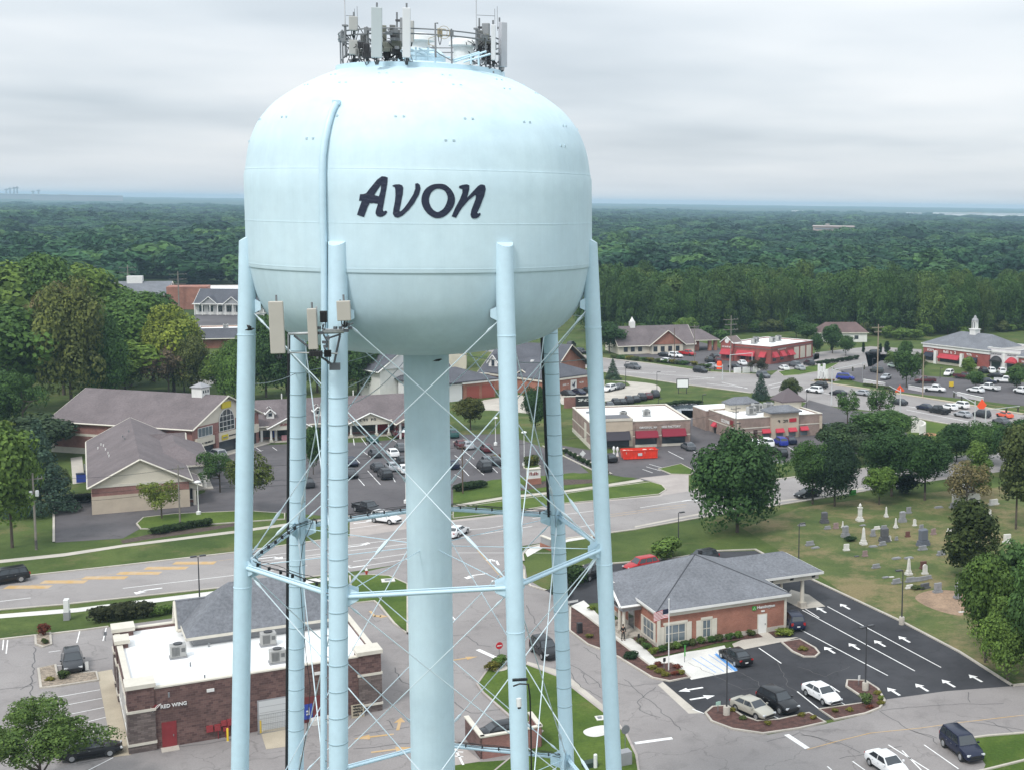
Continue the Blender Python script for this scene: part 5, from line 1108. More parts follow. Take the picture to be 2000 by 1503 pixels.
cq = b.loc(409, 776, 10.4); bx(T, 'cupola', TRIMW, XM-1.1, XM+1.1, 4.2, 6.4, 9.4, 11.9); hip_roof(T, TRIMG, XM-1.1, XM+1.1, 4.2, 6.4, 12.0, 12.8, oh=.25, name='cupola_roof', th=.12)
for k in (-.65, 0, .65): plate(T, 'cupola_window', GLASS, 'f', 4.2, XM+k-.17, XM+k+.17, 10.9, 11.4, .03)
plate(T, 'walkway', CONC, 'f', 0, 0, W_, 0, .14, 2.4)

# ---- plaza: long arcade block ---------------------------------------------------
b = Bd('shop_arcade', 'long single-storey shop row with columned front and two cream gables', 'shop', (-99.3, 251.9), 25.3); T = b.t
W_, ZE, ZR = 30.5, 3.5, 7.2; y0 = -1.2
walls(T, BRP, 0, W_, 2.0, 14, 3.4); plate(T, 'storefront', GLASS, 'f', 2.0, .5, W_-.5, .5, 2.5, .05)
gable_roof(T, SHB, -.2, W_, -1.0, 14.5, ZE-.15, ZR, 'x', .3, TRIMC); gable_walls(T, STUCCO, 0, W_, -.8, 14.2, ZE-.3, ZR-.4, 'x')
bx(T, 'arcade_beam', TRIMC, -.2, W_, -.8, -.3, 2.35, 3.1); bx(T, 'walkway', CONC, -.5, W_+.5, -2.2, 2, 0, .15)
for x_ in (1.0, 3.6, 6.6, 9.6, 12.6, 15.6, 26.4, 29.6): bx(T, 'column', TRIMW, x_-.22, x_+.22, -.8, -.36, .15, 2.35)
for gx0, gx1, yy, zr_, arch in ((2.3, 9.7, -2.4, 5.0, 0), (17.2, 25.2, -2.2, 4.9, 1)):
    gw = gable_walls(T, STUCCO, gx0, gx1, yy, 3.5, 3.15, zr_, name='portico'); gable_roof(gw, SHB, gx0, gx1, yy, 4.5, 3.15, zr_+.1, 'y', .35, TRIMW, name='portico_roof')
    bx(T, 'portico_beam', TRIMC, gx0, gx1, yy, yy+.4, 2.5, 3.15)
    for x_ in (gx0+.3, (gx0+gx1)/2+1.2, gx1-.4): c_ = cyl(T, 'column', TRIMW, x_, yy+.25, .15, 2.5, .22, .18); bx(c_, 'column_base', TRIMC, x_-.3, x_+.3, yy-.05, yy+.55, .15, .7)
marks(T, 'f', -2.4, 4.2, 7.6, 3.3, .5, REDD, 11); marks(T, 'f', -2.2, 19.2, 22.4, 3.3, .5, BLACK, 12)
mb = MB(); mb.tube([(20.9+1.5*math.cos(R(a)), -2.24, 3.35+1.1*math.sin(R(a))) for a in range(0, 181, 15)], .06, 4); mb.build('arch_moulding', TRIMC, T)
plate(T, 'red_panel', mat('poster_red', (.42, .02, .04), .6), 'f', 2.0, 23.0, 25.6, .6, 2.6, .08); plate(T, 'blue_panel', BLUES, 'f', 2.0, 3.2, 3.9, .4, 2.6, .08); plate(T, 'pink_panel', mat('pink', (.6, .3, .34), .7), 'f', -.9, 4.6, 5.7, .2, 1.2, .08)
for x_, y_ in ((2.8, 1.5), (11.7, 1.5)):
    gw = bx(T, 'dormer', TRIMW, x_-.7, x_+.7, y_-.6, y_+2, 4.3, 5.6); gable_roof(gw, SHB, x_-.7, x_+.7, y_-.6, y_+2.4, 5.6, 6.3, 'y', .25, TRIMW, name='dormer_roof'); plate(gw, 'dormer_window', GLASS, 'f', y_-.6, x_-.32, x_+.32, 4.75, 5.35, .04)
for k, q in enumerate(((547, 762), (718, 762))): p = G(547 if k == 0 else 723, 800, 5)-b.O; cyl(T, 'vent_stack', TRIMW, 5.5 if k == 0 else 19.3, 7.2, 6.6, 8.2, .12)
gw = gable_walls(T, STUCCO, 25.8, 33.5, -6.5, 8, 3.2, 5.4, name='end_gable'); gable_roof(gw, SHB, 25.8, 33.5, -6.5, 10, 3.3, 5.6, 'y', .4, TRIMC, name='end_roof'); walls(T, BRP, 26.3, 33, -5.5, 8, 3.2, 'end_wall'); plate(T, 'storefront', GLASS, 'f', -5.5, 26.6, 32.7, .5, 2.4, .05)
for x_ in (26.3, 29.6, 33): bx(T, 'column', TRIMW, x_-.2, x_+.2, -6.4, -6.0, 0, 3.2)

# ---- mattress store ---------------------------------------------------------------
b = Bd('mattress_store', 'tan brick store with white roof, dark red awnings and white sign', 'store', G(1153, 876), 18.0); T = b.t
W_, D_, H_ = 19.8, 20.5, 5.0
w, r = flat_roof(T, 0, W_, 0, D_, H_, BRT, MEMB, TRIMC, .35, .3)
bx(T, 'raised_front', STUCB, 2.0, 8.2, -.35, 4.8, 4.4, 5.75); bx(T, 'raised_roof', mat('dark_membrane', (.13, .13, .14), .9), 2.3, 7.9, 0, 4.5, 5.753, 5.8)
bx(T, 'front_panel', STUCB, 2.0, 8.2, -.34, -.01, .3, 4.4)
plate(T, 'cornice', TRIMC, 'f', -.35, 1.9, 8.3, 5.35, 5.77, .12)
for x_ in (1.6, 8.2, 13.5, 19.2): q = plate(T, 'brick_pier', BRT, 'f', 0, x_-.45, x_+.45, 0, 4.4, .2); plate(q, 'pier_cap', TRIMC, 'f', -.2, x_-.5, x_+.5, 2.1, 2.3, .05)
plate(T, 'storefront', GLASS, 'f', 0, 8.8, 13.0, .5, 2.9, .05); plate(T, 'storefront', GLASS, 'f', 0, 14.1, 18.7, .5, 2.9, .05); plate(T, 'storefront', GLASS, 'f', -.35, 2.6, 7.5, .3, 2.3, .05)
plate(T, 'sill', TRIMC, 'f', 0, 8.6, 18.8, .0, .5, .12)
RDA = mat('maroon_fabric', (.21, .012, .03), .8)
awning(T, 'f', -.05, 8.75, 13.2, 1.9, 3.2, 1.1, RDA); awning(T, 'f', -.05, 14.0, 18.8, 2.0, 3.4, 1.1, RDA); awning(T, 'f', -.36, 2.6, 7.6, 1.7, 3.3, 1.1, BLKF)
text(T, 'ORIGINAL MATTRESS FACTORY', 'f', 0, 9.6, 3.62, .55, WPLAS, True, .05, 8.2)
plate(T, 'string_course', TRIMC, 'x', 0, 0, D_, 2.6, 2.8, .06); plate(T, 'plinth', TRIMC, 'x', 0, 0, D_, 0, .8, .07); plate(T, 'wall_panel', TRIMC, 'x', 0, 4.2, 6.4, .8, 4.3, .05)
for k, (x_, y_) in enumerate(((7.8, 6.6), (12.7, 7.5))): p = b.O+b.u*x_+b.v*y_; p.z = 4.75; hvac(p, b.a, ('left', 'right')[k]+' one of two rooftop units on the mattress store', 1.05, 'rooftop units on the mattress store')
for x_, y_ in ((8.5, 12), (13.5, 13.5), (2, 14)): bx(T, 'roof_hatch', GREYM, x_-.3, x_+.3, y_-.3, y_+.3, 4.7, 5.1)
# ---- strip with towers ------------------------------------------------------------
b = Bd('restaurant_strip', 'tan brick restaurant strip with white roof, dark hip towers and small red awnings', 'restaurant', G(1437, 860), 26.5); T = b.t
W_, D_, H_ = 19.6, 13.5, 4.4
w, r = flat_roof(T, 0, W_, 0, D_, H_, BRT, MEMB, TRIMC, .3, .3)
w2 = walls(T, BRT, -.6, 7.2, D_, D_+7, 4.1, 'rear_wall'); bx(T, 'rear_roof', MEMB, -.6, 7.2, D_+.01, D_+7, 4.1, 4.3)
q = bx(T, 'sign_tower', STUCB, 7.7, 14.0, -.4, 3.2, 0, 5.2); hip_roof(T, SHG, 7.7, 14.0, -.4, 3.2, 5.45, 6.5, rx=(9.2, 12.5), oh=.5, name='tower_roof')
q = bx(T, 'rear_tower', STUCCO, 3.6, 9.6, 10.4, 13.4, 4.0, 5.6); hip_roof(T, SHG, 3.6, 9.6, 10.4, 13.4, 5.85, 7.0, rx=(5, 8.2), oh=.5, name='tower_roof')
q = bx(T, 'end_tower', STUCCO, 15.4, 19.7, 9.3, 13.6, 3.5, 5.7); hip_roof(T, mat('copper_brown', (.11, .085, .09), .7), 15.4, 19.7, 9.3, 13.6, 5.9, 8.4, oh=.7, name='tower_roof')
plate(T, 'string_course', TRIMC, 'f', 0, 0, 7.6, 2.35, 2.55, .07); plate(T, 'string_course', TRIMC, 'f', 0, 14.1, W_, 2.35, 2.55, .07); plate(T, 'string_course', TRIMC, 'x', 0, 0, D_, 2.35, 2.55, .07)
plate(T, 'string_course', TRIMC, 'f', 0, 0, 7.6, 1.55, 1.65, .06)
marks(T, 'f', -.4, 8.6, 11.6, 3.2, .55, BLACK, 31); plate(T, 'red_emblem', mat('emblem_red', (.45, .03, .05), .5), 'f', -.4, 11.8, 13.4, 3.2, 3.95, .1); marks(T, 'x', 0, 7.0, 3.0, 2.9, .6, WPLAS, 33); plate(T, 'red_sign', REDD, 'x', 0, 1.2, 2.6, 2.7, 3.9, .1)
PK = mat('rose_red_fabric', (.50, .045, .07), .8)
for x_ in (5.8, 8.7, 11.6, 14.5): awning(T, 'f', -.4 if 7.7 < x_ < 13.9 else 0, x_, x_+1.8, 1.25, 2.05, .7, PK); plate(T, 'shop_window', GLASSP, 'f', -.4 if 7.7 < x_ < 13.9 else 0, x_+.1, x_+1.7, .2, 1.4, .04)
awning(T, 'x', 0, 9.3, 11.0, 1.4, 2.3, .7, PK); door(T, 'f', 0, 3.9, 4.8, 2.0, mat('brown_door', (.06, .03, .025), .6)); door(T, 'x', 0, 9.6, 10.6, 1.6, BLACK)
for x_ in (0, 19.0): plate(T, 'corner_pier', STUCB, 'f', 0, x_, x_+.6, 0, 4.0, .15)
for k, (x_, y_, s__) in enumerate(((6.0, 5.5, 1.3), (8.4, 7.8, 1.5), (11.5, 8.6, 1.4))): p = b.O+b.u*x_+b.v*y_; p.z = 4.15; hvac(p, b.a, ('near', 'middle', 'far')[k]+' one of the pale rooftop units on the restaurant strip', s__, 'rooftop units on the restaurant strip')
# ---- red restaurant ------------------------------------------------------------------
b = Bd('red_restaurant', 'red brick restaurant with white roof and bright red awnings', 'restaurant', G(1505, 711), 56.8); T = b.t
W_, D_, H_ = 23.9, 17.2, 5.2
w, r = flat_roof(T, 0, W_, 0, D_, H_, BRC, MEMB, TRIMW, .35, .3)
bx(T, 'brick_trim', mat('trim_brown', (.16, .12, .11), .8), -.1, W_+.1, -.1, D_+.1, 4.25, 4.5)
gw = walls(T, BRC, -.6, 4, 13.2, D_+.5, 5.6, 'entrance_tower'); gable_walls(T, BRC, -.6, 4, 13.2, D_+.5, 5.6, 7.2, 'x', 'entrance_gable'); gable_roof(T, mat('trim_brown', (.16, .12, .11), .8), -.6, 4, 13.2, D_+.5, 5.65, 7.3, 'x', .2, TRIMW, name='entrance_roof')
mb = MB(); mb.lathe([(.0, 0), (.75, 0), (.75, .1), (0, .1)], n=20); o = mb.build('round_emblem', WPLAS, T); o.location = (-.75, 15.4, 6.0); o.rotation_euler = (0, R(90), 0)
marks(T, 'x', -.6, 17.2, 13.8, 4.0, .45, WPLAS, 41); marks(T, 'f', 0, 4, 8.5, 3.9, .45, WPLAS, 42)
for y_, l in ((1.5, 2.2), (5.5, 6.5), (13.4, 4.0)): awning(T, 'x', -.05 if y_ < 12 else -.62, y_, y_+l, 1.9, 3.5, 1.2, REDM)
awning(T, 'f', -.05, .8, 3.2, 1.9, 3.5, 1.2, REDM); awning(T, 'f', -.05, 5, 7.4, 1.9, 3.5, 1.2, REDM); awning(T, 'f', -.05, 9.2, 12.2, 1.9, 3.4, 1.2, REDM)
for y_ in (1.8, 5.8, 9, 13.8): plate(T, 'window', GLASS, 'x', 0 if y_ < 12 else -.6, y_, y_+1.8, .8, 2.4, .05)
plate(T, 'window', GLASS, 'f', 0, 1.1, 2.9, .8, 2.4, .05); plate(T, 'window', GLASS, 'f', 0, 5.3, 7.1, .8, 2.4, .05)
for x_ in (13, 16.6, 20.2): plate(T, 'stucco_panel', STUCCO, 'f', 0, x_, x_+2.7, .4, 4.0, .06)
for k, (x_, y_) in enumerate(((6, 10), (10, 12), (13, 8), (18, 9))): p = b.O+b.u*x_+b.v*y_; p.z = 4.95; hvac(p, b.a, ('first', 'second', 'third', 'fourth')[k]+' rooftop unit from the left on the red restaurant', 1.3, 'rooftop units on the red restaurant')
# ---- shopping row at right -------------------------------------------------------------
b = Bd('shopping_row', 'red brick shop row with grey hip roof, white frieze and white cupola', 'shop', G(1803, 706), -48.5); T = b.t
W_, D_ = 25.6, 16.0
walls(T, BRC, 0, W_, 0, D_, 4.6); bx(T, 'frieze', TRIMW, -.15, W_+.15, -.2, D_+.15, 4.6, 5.6); bx(T, 'stone_base', STUCCO, -.05, W_+.05, -.06, D_+.05, 0, .7)
hip_roof(T, SHG, 0, W_, 0, D_, 5.85, 9.6, rx=(8, 20), oh=.5, trim=TRIMW)
for x0, x1, m_ in ((.8, 4.4, mat('navy_fabric', (.02, .025, .04), .8)), (6.6, 14.6, REDM), (17.2, 21.2, mat('navy_fabric', (.02, .025, .04), .8))):
    awning(T, 'f', -.05, x0, x1, 1.9, 3.2, 1.3, m_); plate(T, 'storefront', GLASS, 'f', 0, x0+.2, x1-.2, .3, 2.4, .05)
for x_ in (5.4, 15.6): c_ = bx(T, 'pier', TRIMW, x_-.5, x_+.5, -.9, -.05, 0, 3.9)
marks(T, 'f', 0, 1.6, 4.2, 3.6, .6, WPLAS, 51); marks(T, 'f', 0, 8, 13, 3.5, .75, WPLAS, 52); marks(T, 'f', 0, 17.0, 19.2, 3.6, .6, WPLAS, 53); marks(T, 'f', 0, 20.6, 21.4, 3.5, .3, WPLAS, 54)
q = bx(T, 'cupola', TRIMW, 12.4, 14.6, 6.6, 8.8, 8.6, 10.6); bx(q, 'cupola_drum', TRIMW, 12.8, 14.2, 7.0, 8.4, 10.6, 13.2); bx(q, 'cupola_ledge', TRIMW, 12.2, 14.8, 6.4, 9, 10.55, 10.8); mb = MB(); mb.lathe([(1.05, 13.2), (.9, 13.7), (.45, 14.1), (.4, 14.5), (0, 14.9)], (13.5, 7.7, 0), 12); mb.build('cupola_dome', TRIMG, q, 40)
for k in (-.35, .35): plate(q, 'louvre', GREYM, 'f', 7.0, 13.5+k-.2, 13.5+k+.2, 11, 12.8, .03)
b2 = Bd('white_shop_row', 'white stucco shop front with one black and one red arched awning', 'shop', G(1928, 722), -39.5); T = b2.t; PW = mat('white_stucco', (.60, .57, .58), .8, .05)
flat_roof(T, 0, 10.8, 0, 15, 6.6, PW, MEMG, TRIMW, .4, .5); plate(T, 'cornice', TRIMW, 'f', 0, 0, 10.8, 5.4, 5.9, .2); mb = MB(); 
for k, (x_, m_) in enumerate(((2.9, BLACK), (8.0, REDM))):
    mb = MB(); V = []; n = 10
    for i in range(n+1): a = math.pi*i/n; V.append((x_+1.9*math.cos(a), 0, 2.7+1.7*math.sin(a))); V.append((x_+1.9*math.cos(a), -1.1, 2.7+.5*math.sin(a)))
    mb.mesh(V, [(2*i, 2*i+1, 2*i+3, 2*i+2) for i in range(n)]+[tuple([1]+[2*i+1 for i in range(n, 0, -1)])]); mb.build('arched_awning', m_, T); plate(T, 'storefront', GLASS, 'f', 0, x_-1.5, x_+1.5, .3, 2.9, .05); marks(T, 'f', 0, x_-1.6, x_+1.7, 4.7, .35, BLACK, 60+k)
for x_ in (.2, 5.2, 10.2): plate(T, 'pilaster', TRIMW, 'f', 0, x_-.2, x_+.6, 0, 5.3, .15)
mb = MB()
b3 = Bd('end_shop', 'brick shop at the right edge with blue awning beside the white row', 'shop', G(1988, 731), -39.5); T = b3.t
walls(T, BRC, 0, 14, 0, 14, 4.7); hip_roof(T, SHG, 0, 14, 0, 14, 5.3, 9.3, rx=(5, 9), oh=.4, trim=TRIMW); bx(T, 'frieze', TRIMW, -.1, 14.1, -.1, 14.1, 4.7, 5.0); awning(T, 'f', -.05, .5, 5.5, 1.6, 3.2, 1.2, mat('blue_fabric', (.02, .10, .28), .8)); marks(T, 'f', 0, 1, 5, 3.6, .5, WPLAS, 63)
# ---- bank / chapel-like building far right of the tower ---------------------------------
b = Bd('gabled_office', 'brown-roofed brick office with white cupola behind the highway', 'office', G(1245, 691), 25); T = b.t
p1 = b.loc(1243, 672, 3.2); walls(T, STUCCO, -6, 19, 0, 14, 3.0); gable_roof(T, SHB, -6, 19, 0, 14, 3.1, 8.2, 'x', .6, TRIMC); gable_walls(T, BRR, -6, 19, 0, 14, 3.0, 8.0, 'x')
gw = gable_walls(T, BRR, 3.5, 15, -2.2, 6, 3.0, 7.2, name='brick_gable'); gable_roof(gw, SHB, 3.5, 15, -2.2, 7, 3.1, 7.5, 'y', .5, TRIMC, name='gable_roof'); walls(T, STUCCO, 4, 14.5, -2, 1, 3.0, 'bay_wall')
for x_ in (-4.5, -2.2, .2, 4.6, 7, 9.5, 12): plate(T, 'window', GLASS, 'f', 0 if x_ < 3 else -2.0, x_, x_+1.3, .8, 2.4, .05)
bx(T, 'cupola', TRIMW, -.2, 1.4, 6.2, 7.8, 7.4, 9.6); mb = MB(); mb.lathe([(.9, 9.6), (.3, 10.6), (0, 11.2)], (.6, 7, 0), 8); mb.build('cupola_spire', TRIMW, T, 30)
hip_roof(T, SHB, 16, 28, 2, 12, 3.6, 6.6, rx=(18, 24), oh=.5, trim=TRIMC, name='wing_roof'); bx(T, 'wing_wall', BRR, 19.5, 22, 3, 10, 0, 3.3); 
for x_ in (25.5, 27.5): bx(T, 'porch_pier', BRR, x_-.5, x_+.5, 2.2, 3.2, 0, 3.3)
b = Bd('ranch_building', 'low brown-roofed white building at the foot of the wood', 'building', G(1600, 668), 10); T = b.t
walls(T, TRIMW, 0, 17, 0, 9, 3.2); hip_roof(T, mat('rust_brown_shingles', (.13, .085, .08), .9, .15, .3), 0, 17, 0, 9, 3.4, 6.6, rx=(3, 14), oh=.5, trim=TRIMC)
for x_ in (2, 5, 9, 12.5): plate(T, 'window', GLASS, 'f', 0, x_, x_+1.4, 1, 2.3, .05)
# ---- school-like complex behind the tower ------------------------------------------------
b = Bd('brick_hall', 'red brick hall with dark slate roofs and an eagle mural', 'hall', G(1062, 773), 52.0); T = b.t
e_ = b.loc(1148, 728, 4.0)
walls(T, BRR, 0, 17, 0, 22, 3.6); bx(T, 'fascia_band', TRIMC, -.4, 17.4, -.4, 22.4, 3.45, 3.9); hip_roof(T, SHD, 0, 17, 0, 22, 4.2, 7.6, ry=(7, 15), oh=.4)
mu = plate(T, 'mural', TRIMW, 'f', 0, 8.9, 10.9, .7, 3.1, .08); mb = MB()
mb.mesh([(9.35, -.1, 2.5), (9.8, -.1, 1.9), (9.95, -.1, 2.3), (10.5, -.1, 2.8), (10.35, -.1, 2.1), (10.2, -.1, 1.5), (9.95, -.1, 1.1), (9.85, -.1, 1.5), (9.5, -.1, 1.7), (9.1, -.1, 1.7), (9.55, -.1, 1.95)], [tuple(range(11))]); mb.build('eagle', NAVY, mu)
marks(T, 'f', 0, 6.3, 8.3, 1.95, .4, WPLAS, 71); marks(T, 'f', 0, 11.5, 13.4, 2.0, .4, WPLAS, 72)
T2 = T
M0 = lambda x, y: (x, y)
b = Bd('slate_roof_hall', 'long slate-roofed brick hall with white dormers behind the right front leg', 'hall', G(945, 757), -14); T = b.t
walls(T, BRR, 0, 17, 0, 26, 4.0, 'main_wall'); gable_roof(T, SHD, -1, 18, 0, 26, 4.2, 10.5, 'x', .6, TRIMC, name='main_roof'); gable_walls(T, BRR, 0, 17, 0, 26, 4.0, 10.2, 'x')
gw = gable_walls(T, TRIMC, 9, 15, -3, 4, 3.6, 5.4, name='porch_gable'); gable_roof(gw, SHD, 9, 15, -3, 6, 3.7, 5.6, 'y', .5, TRIMC, name='porch_roof')
for x_ in (9.5, 12, 14.6): cyl(T, 'column', TRIMW, x_, -2.6, 0, 3.6, .25)
for x_, y_ in ((13, 8), (14.5, 5), (12, 3)): bx(T, 'roof_unit', TRIMW, x_-.4, x_+.4, y_-.4, y_+.4, 4.5, 6.2+y_*.35)
for x_ in (1.5, 5.0):
    gw = gable_walls(T, TRIMW, x_-1.3, x_+1.3, 2.2, 6, 6.6, 8.2, name='dormer'); bx(gw, 'dormer_wall', TRIMW, x_-1.2, x_+1.2, 2.25, 6, 4.4, 6.6); gable_roof(gw, SHD, x_-1.3, x_+1.3, 2.2, 7.5, 6.6, 8.3, 'y', .25, TRIMW, name='dormer_roof'); plate(gw, 'louvre', GLASS, 'f', 2.2, x_-.4, x_+.4, 5.4, 6.9, .04)
for x0 in (1, 5): plate(T, 'bay_window', GLASS, 'f', 0, x0, x0+2, .5, 2.6, .05)
b = Bd('fire_garage', 'red brick garage wing with low slate hip roof and tall white gable', 'garage', G(905, 781), 46); T = b.t
walls(T, BRR, 0, 9, 0, 14, 4.0); bx(T, 'fascia_band', TRIMW, -.6, 9.6, -.6, 14.6, 3.9, 4.3); hip_roof(T, SHD, -9, 9, 0, 16, 4.6, 7.0, rx=(-3, 3), oh=.7)
walls(T, mat('white_siding', (.72, .72, .72), .7), -9, -.3, 0, 14, 4.0, 'white_wall')
for x_ in (1, 5.2): plate(T, 'bay_door', mat('bay_red', (.30, .07, .05), .7), 'f', 0, x_, x_+3.4, .05, 3.2, .06)
gw = gable_walls(T, mat('white_siding', (.72, .72, .72), .7), -14, 3.5, 14, 24, 7, 13, name='white_gable'); gable_roof(gw, SHD, -14, 3.5, 14, 26, 7, 13.3, 'y', .6, TRIMW, name='tall_roof'); walls(T, TRIMW, -13.5, 3, 14.5, 24, 7, 'hall_wall')
b = Bd('slate_roof_house', 'brick house with slate roof behind the shop arcade', 'house', G(770, 772), 55); T = b.t
walls(T, BRR, 0, 18, 0, 12, 4.6); gable_roof(T, SHD, 0, 18, 0, 12, 4.7, 11, 'x', .6, TRIMC); gable_walls(T, TRIMC, 0, 18, 0, 12, 4.6, 10.8, 'x')
for y_ in (3, 5, 7): window(T, 'x', 0, y_, y_+1.2, 1.2, 3, nv=1)
for y_ in (0, 12): bx(T, 'quoins', TRIMC, -.12, .4, y_-.2, y_+.2, 0, 4.4)
# ---- left distance ------------------------------------------------------------------------
b = Bd('white_roof_mall', 'flat-roofed shop building with brick gable wall and white roof far left', 'store', G(332, 604), 18); T = b.t
w, r = flat_roof(T, 0, 48, 0, 40, 7.5, PW, MEMB, STUCCO, .5, .4); walls(T, BRR, -1, 15, -1, 12, 9.5, 'brick_wall'); gable_roof(T, SHG, -22, -1, 4, 28, 6.0, 11.0, 'x', .6, TRIMC); walls(T, BRR, -21.5, -1.2, 4.5, 27.5, 6.0, 'wing_wall')
plate(T, 'dark_window', GLASS, 'f', 0, 19, 24, 1.5, 4.5, .06); bx(T, 'penthouse', TRIMW, -18, -12, 14, 18, 8, 13.2)
b = Bd('white_gabled_row', 'white shop row with two small gables and dark roof behind the trees', 'shop', G(382, 614), 4); T = b.t
walls(T, TRIMW, 0, 34, 0, 16, 4.6); gable_roof(T, SHD, 0, 34, 0, 16, 4.8, 10, 'x', .6, TRIMW)
for x_ in (6, 15): gw = gable_walls(T, TRIMG, x_-3.2, x_+3.2, -2, 5, 4.6, 7.2, name='front_gable'); gable_roof(gw, SHD, x_-3.2, x_+3.2, -2, 6, 4.7, 7.5, 'y', .4, TRIMW, name='gable_roof')
for k in range(9): window(T, 'f', 0, 1.5+k*3.6, 3.4+k*3.6, 1.2, 3.6, TRIMW, GLASS, 1)
for k in range(12): bx(T, 'column', TRIMW, .3+k*3, .6+k*3, -2.2, -1.9, 0, 4.4)
bx(T, 'balcony', TRIMW, -.5, 34, -2.3, -.1, 4.3, 4.6)
b = Bd('white_flat_building', 'white flat roof with brick wall showing between the trees at left', 'store', G(398, 680), 20); T = b.t
flat_roof(T, -2, 30, 4, 20, 5.2, BRR, MEMB, TRIMC); gable_roof(T, SHD, -2, 30, -1, 8, 3.4, 6.0, 'x', .4, TRIMC, name='front_roof'); walls(T, BRR, -1.5, 30, 0, 7, 3.3, 'front_wall')
for k in range(4): p = b.O+b.u*(6+5*k)+b.v*13; p.z = 4.9; hvac(p, b.a, ('first', 'second', 'third', 'fourth')[k]+' rooftop unit from left on the white roof among the left trees', 1.2, 'rooftop units on the white roof at left')
b = Bd('cream_shed', 'cream box building edge seen left of the riser below the tank', 'building', G(752, 722), 12); T = b.t
walls(T, STUCCO, 0, 22, 0, 12, 8.5); plate(T, 'dark_band', BLACK, 'f', 0, 1, 20, 6.6, 7.3, .06); bx(T, 'coping', TRIMW, -.2, 22.2, -.2, 12.2, 8.5, 8.8)
# far away
for nm, lab, px0, px1, pt_, dist, dep, hh, m_ in (
    ('distant_factory', 'long pale pinkish building rising out of the wood right of the tower', 1588, 1668, 442.0, 1550, 60, 22.5, mat('far_pink', (.42, .34, .32), .8)),
    ('distant_warehouse', 'long white warehouse on the skyline at far right', 1822, 2060, 415, 5600, 160, 27, MEMB), ('distant_warehouse', 'short white warehouse left of the long one on the skyline', 1770, 1800, 415.5, 5500, 90, 27, MEMB),
    ('distant_building', 'small white building on the skyline in the middle of the right wood', 1546, 1568, 411.5, 5300, 80, 31, MEMB),
    ('distant_dock', 'long pale low industrial strip on the left skyline', -60, 96, 377, 8200, 120, 40, MEMG), ('distant_dock', 'pale industrial strip continuing right of the first on the left skyline', 60, 240, 379.5, 7600, 120, 40, MEMG)):
    d0 = ray(px0, pt_); d1 = ray(px1, pt_); P0 = Vector((d0.x, d0.y, 0))*(dist/math.hypot(d0.x, d0.y)); P1 = Vector((d1.x, d1.y, 0))*(dist/math.hypot(d1.x, d1.y))
    zt = CH+d0.z*dist/math.hypot(d0.x, d0.y); L_ = (P1-P0).length; a_ = math.atan2((P1-P0).y, (P1-P0).x); t = thing(nm, lab, 'building', P0, a_); zt = max(zt, 8)
    bx(t, 'wall', m_, 0, L_, 0, dep, 0, zt*.995); bx(t, 'roof', m_ if 'factory' in nm else MEMB, -1, L_+1, -1, dep+1, zt*.995, zt+.5)
    bx(t, 'roof_plant', MEMG, L_*.3, L_*.4, dep*.3, dep*.6, zt+.5, zt+3); plate(t, 'window_band', mat('far_glass', (.2, .22, .25), .5), 'f', 0, L_*.05, L_*.95, zt*.86, zt*.92, .3)
for k, (px, y0_, dd) in enumerate(((12, 368, 8600), (19, 366, 8700), (27, 365, 8600), (33, 364, 8700), (64, 372, 8500), (75, 370, 8500))):
    d0 = ray(px, y0_); h_ = math.hypot(d0.x, d0.y); P0 = Vector((d0.x, d0.y, 0))*(dd/h_); zt = CH+d0.z*dd/h_; t = thing('chimney_stack', 'faint industrial stack on the far left skyline', 'chimney', P0, 0, 'stacks of the industrial works on the far left skyline')
    mb = MB(); mb.lathe([(5.5, 0), (4, zt)], n=8); mb.box((0, 0, zt*.92), (16, 10, 6)); mb.build('stack', TRIMG, t); 
# ================================================================ VEHICLES
# kind: L, W, roof, belt, zb, hood z, (rear base, rear top, front top, front base) along the car, wheel r, wheel x
KINDS = {
 'sedan': (4.75, 1.82, 1.45, .95, .28, .92, (-1.95, -1.15, .35, 1.15), .33, 1.42, .98),
 'suv': (4.75, 1.92, 1.76, 1.08, .34, 1.06, (-2.22, -1.85, .45, 1.10), .38, 1.43, 1.06),
 'big_suv': (5.2, 2.02, 1.88, 1.15, .36, 1.14, (-2.48, -2.2, .55, 1.2), .41, 1.55, 1.14),
 'van': (5.1, 1.98, 1.80, 1.02, .30, .98, (-2.42, -2.1, .95, 1.75), .35, 1.55, 1.0),
 'hatch': (4.2, 1.78, 1.50, .95, .28, .93, (-1.95, -1.45, .35, 1.1), .32, 1.28, .95),
 'pickup': (5.7, 2.0, 1.88, 1.15, .40, 1.12, (-.55, -.38, 1.0, 1.6), .40, 1.78, 1.10)}
PAINTS = {k: mat(k+'_car_paint', c, .34, metal=mt_, coat=.22, spec=.4) for k, (c, mt_) in {
 'black': ((.008, .008, .010), 0), 'charcoal': ((.035, .037, .042), .2), 'grey': ((.12, .125, .135), .3), 'silver': ((.42, .43, .45), .3), 'white': ((.78, .78, .78), 0), 'champagne': ((.44, .42, .36), .2),
 'navy': ((.007, .011, .035), .1), 'blue': ((.02, .035, .28), .1), 'red': ((.40, .012, .015), 0), 'maroon': ((.09, .01, .015), .1), 'orange': ((.75, .12, .06), 0), 'teal': ((.02, .08, .075), .1), 'olive': ((.05, .055, .05), .2), 'pale_green': ((.45, .55, .48), .1)}.items()}
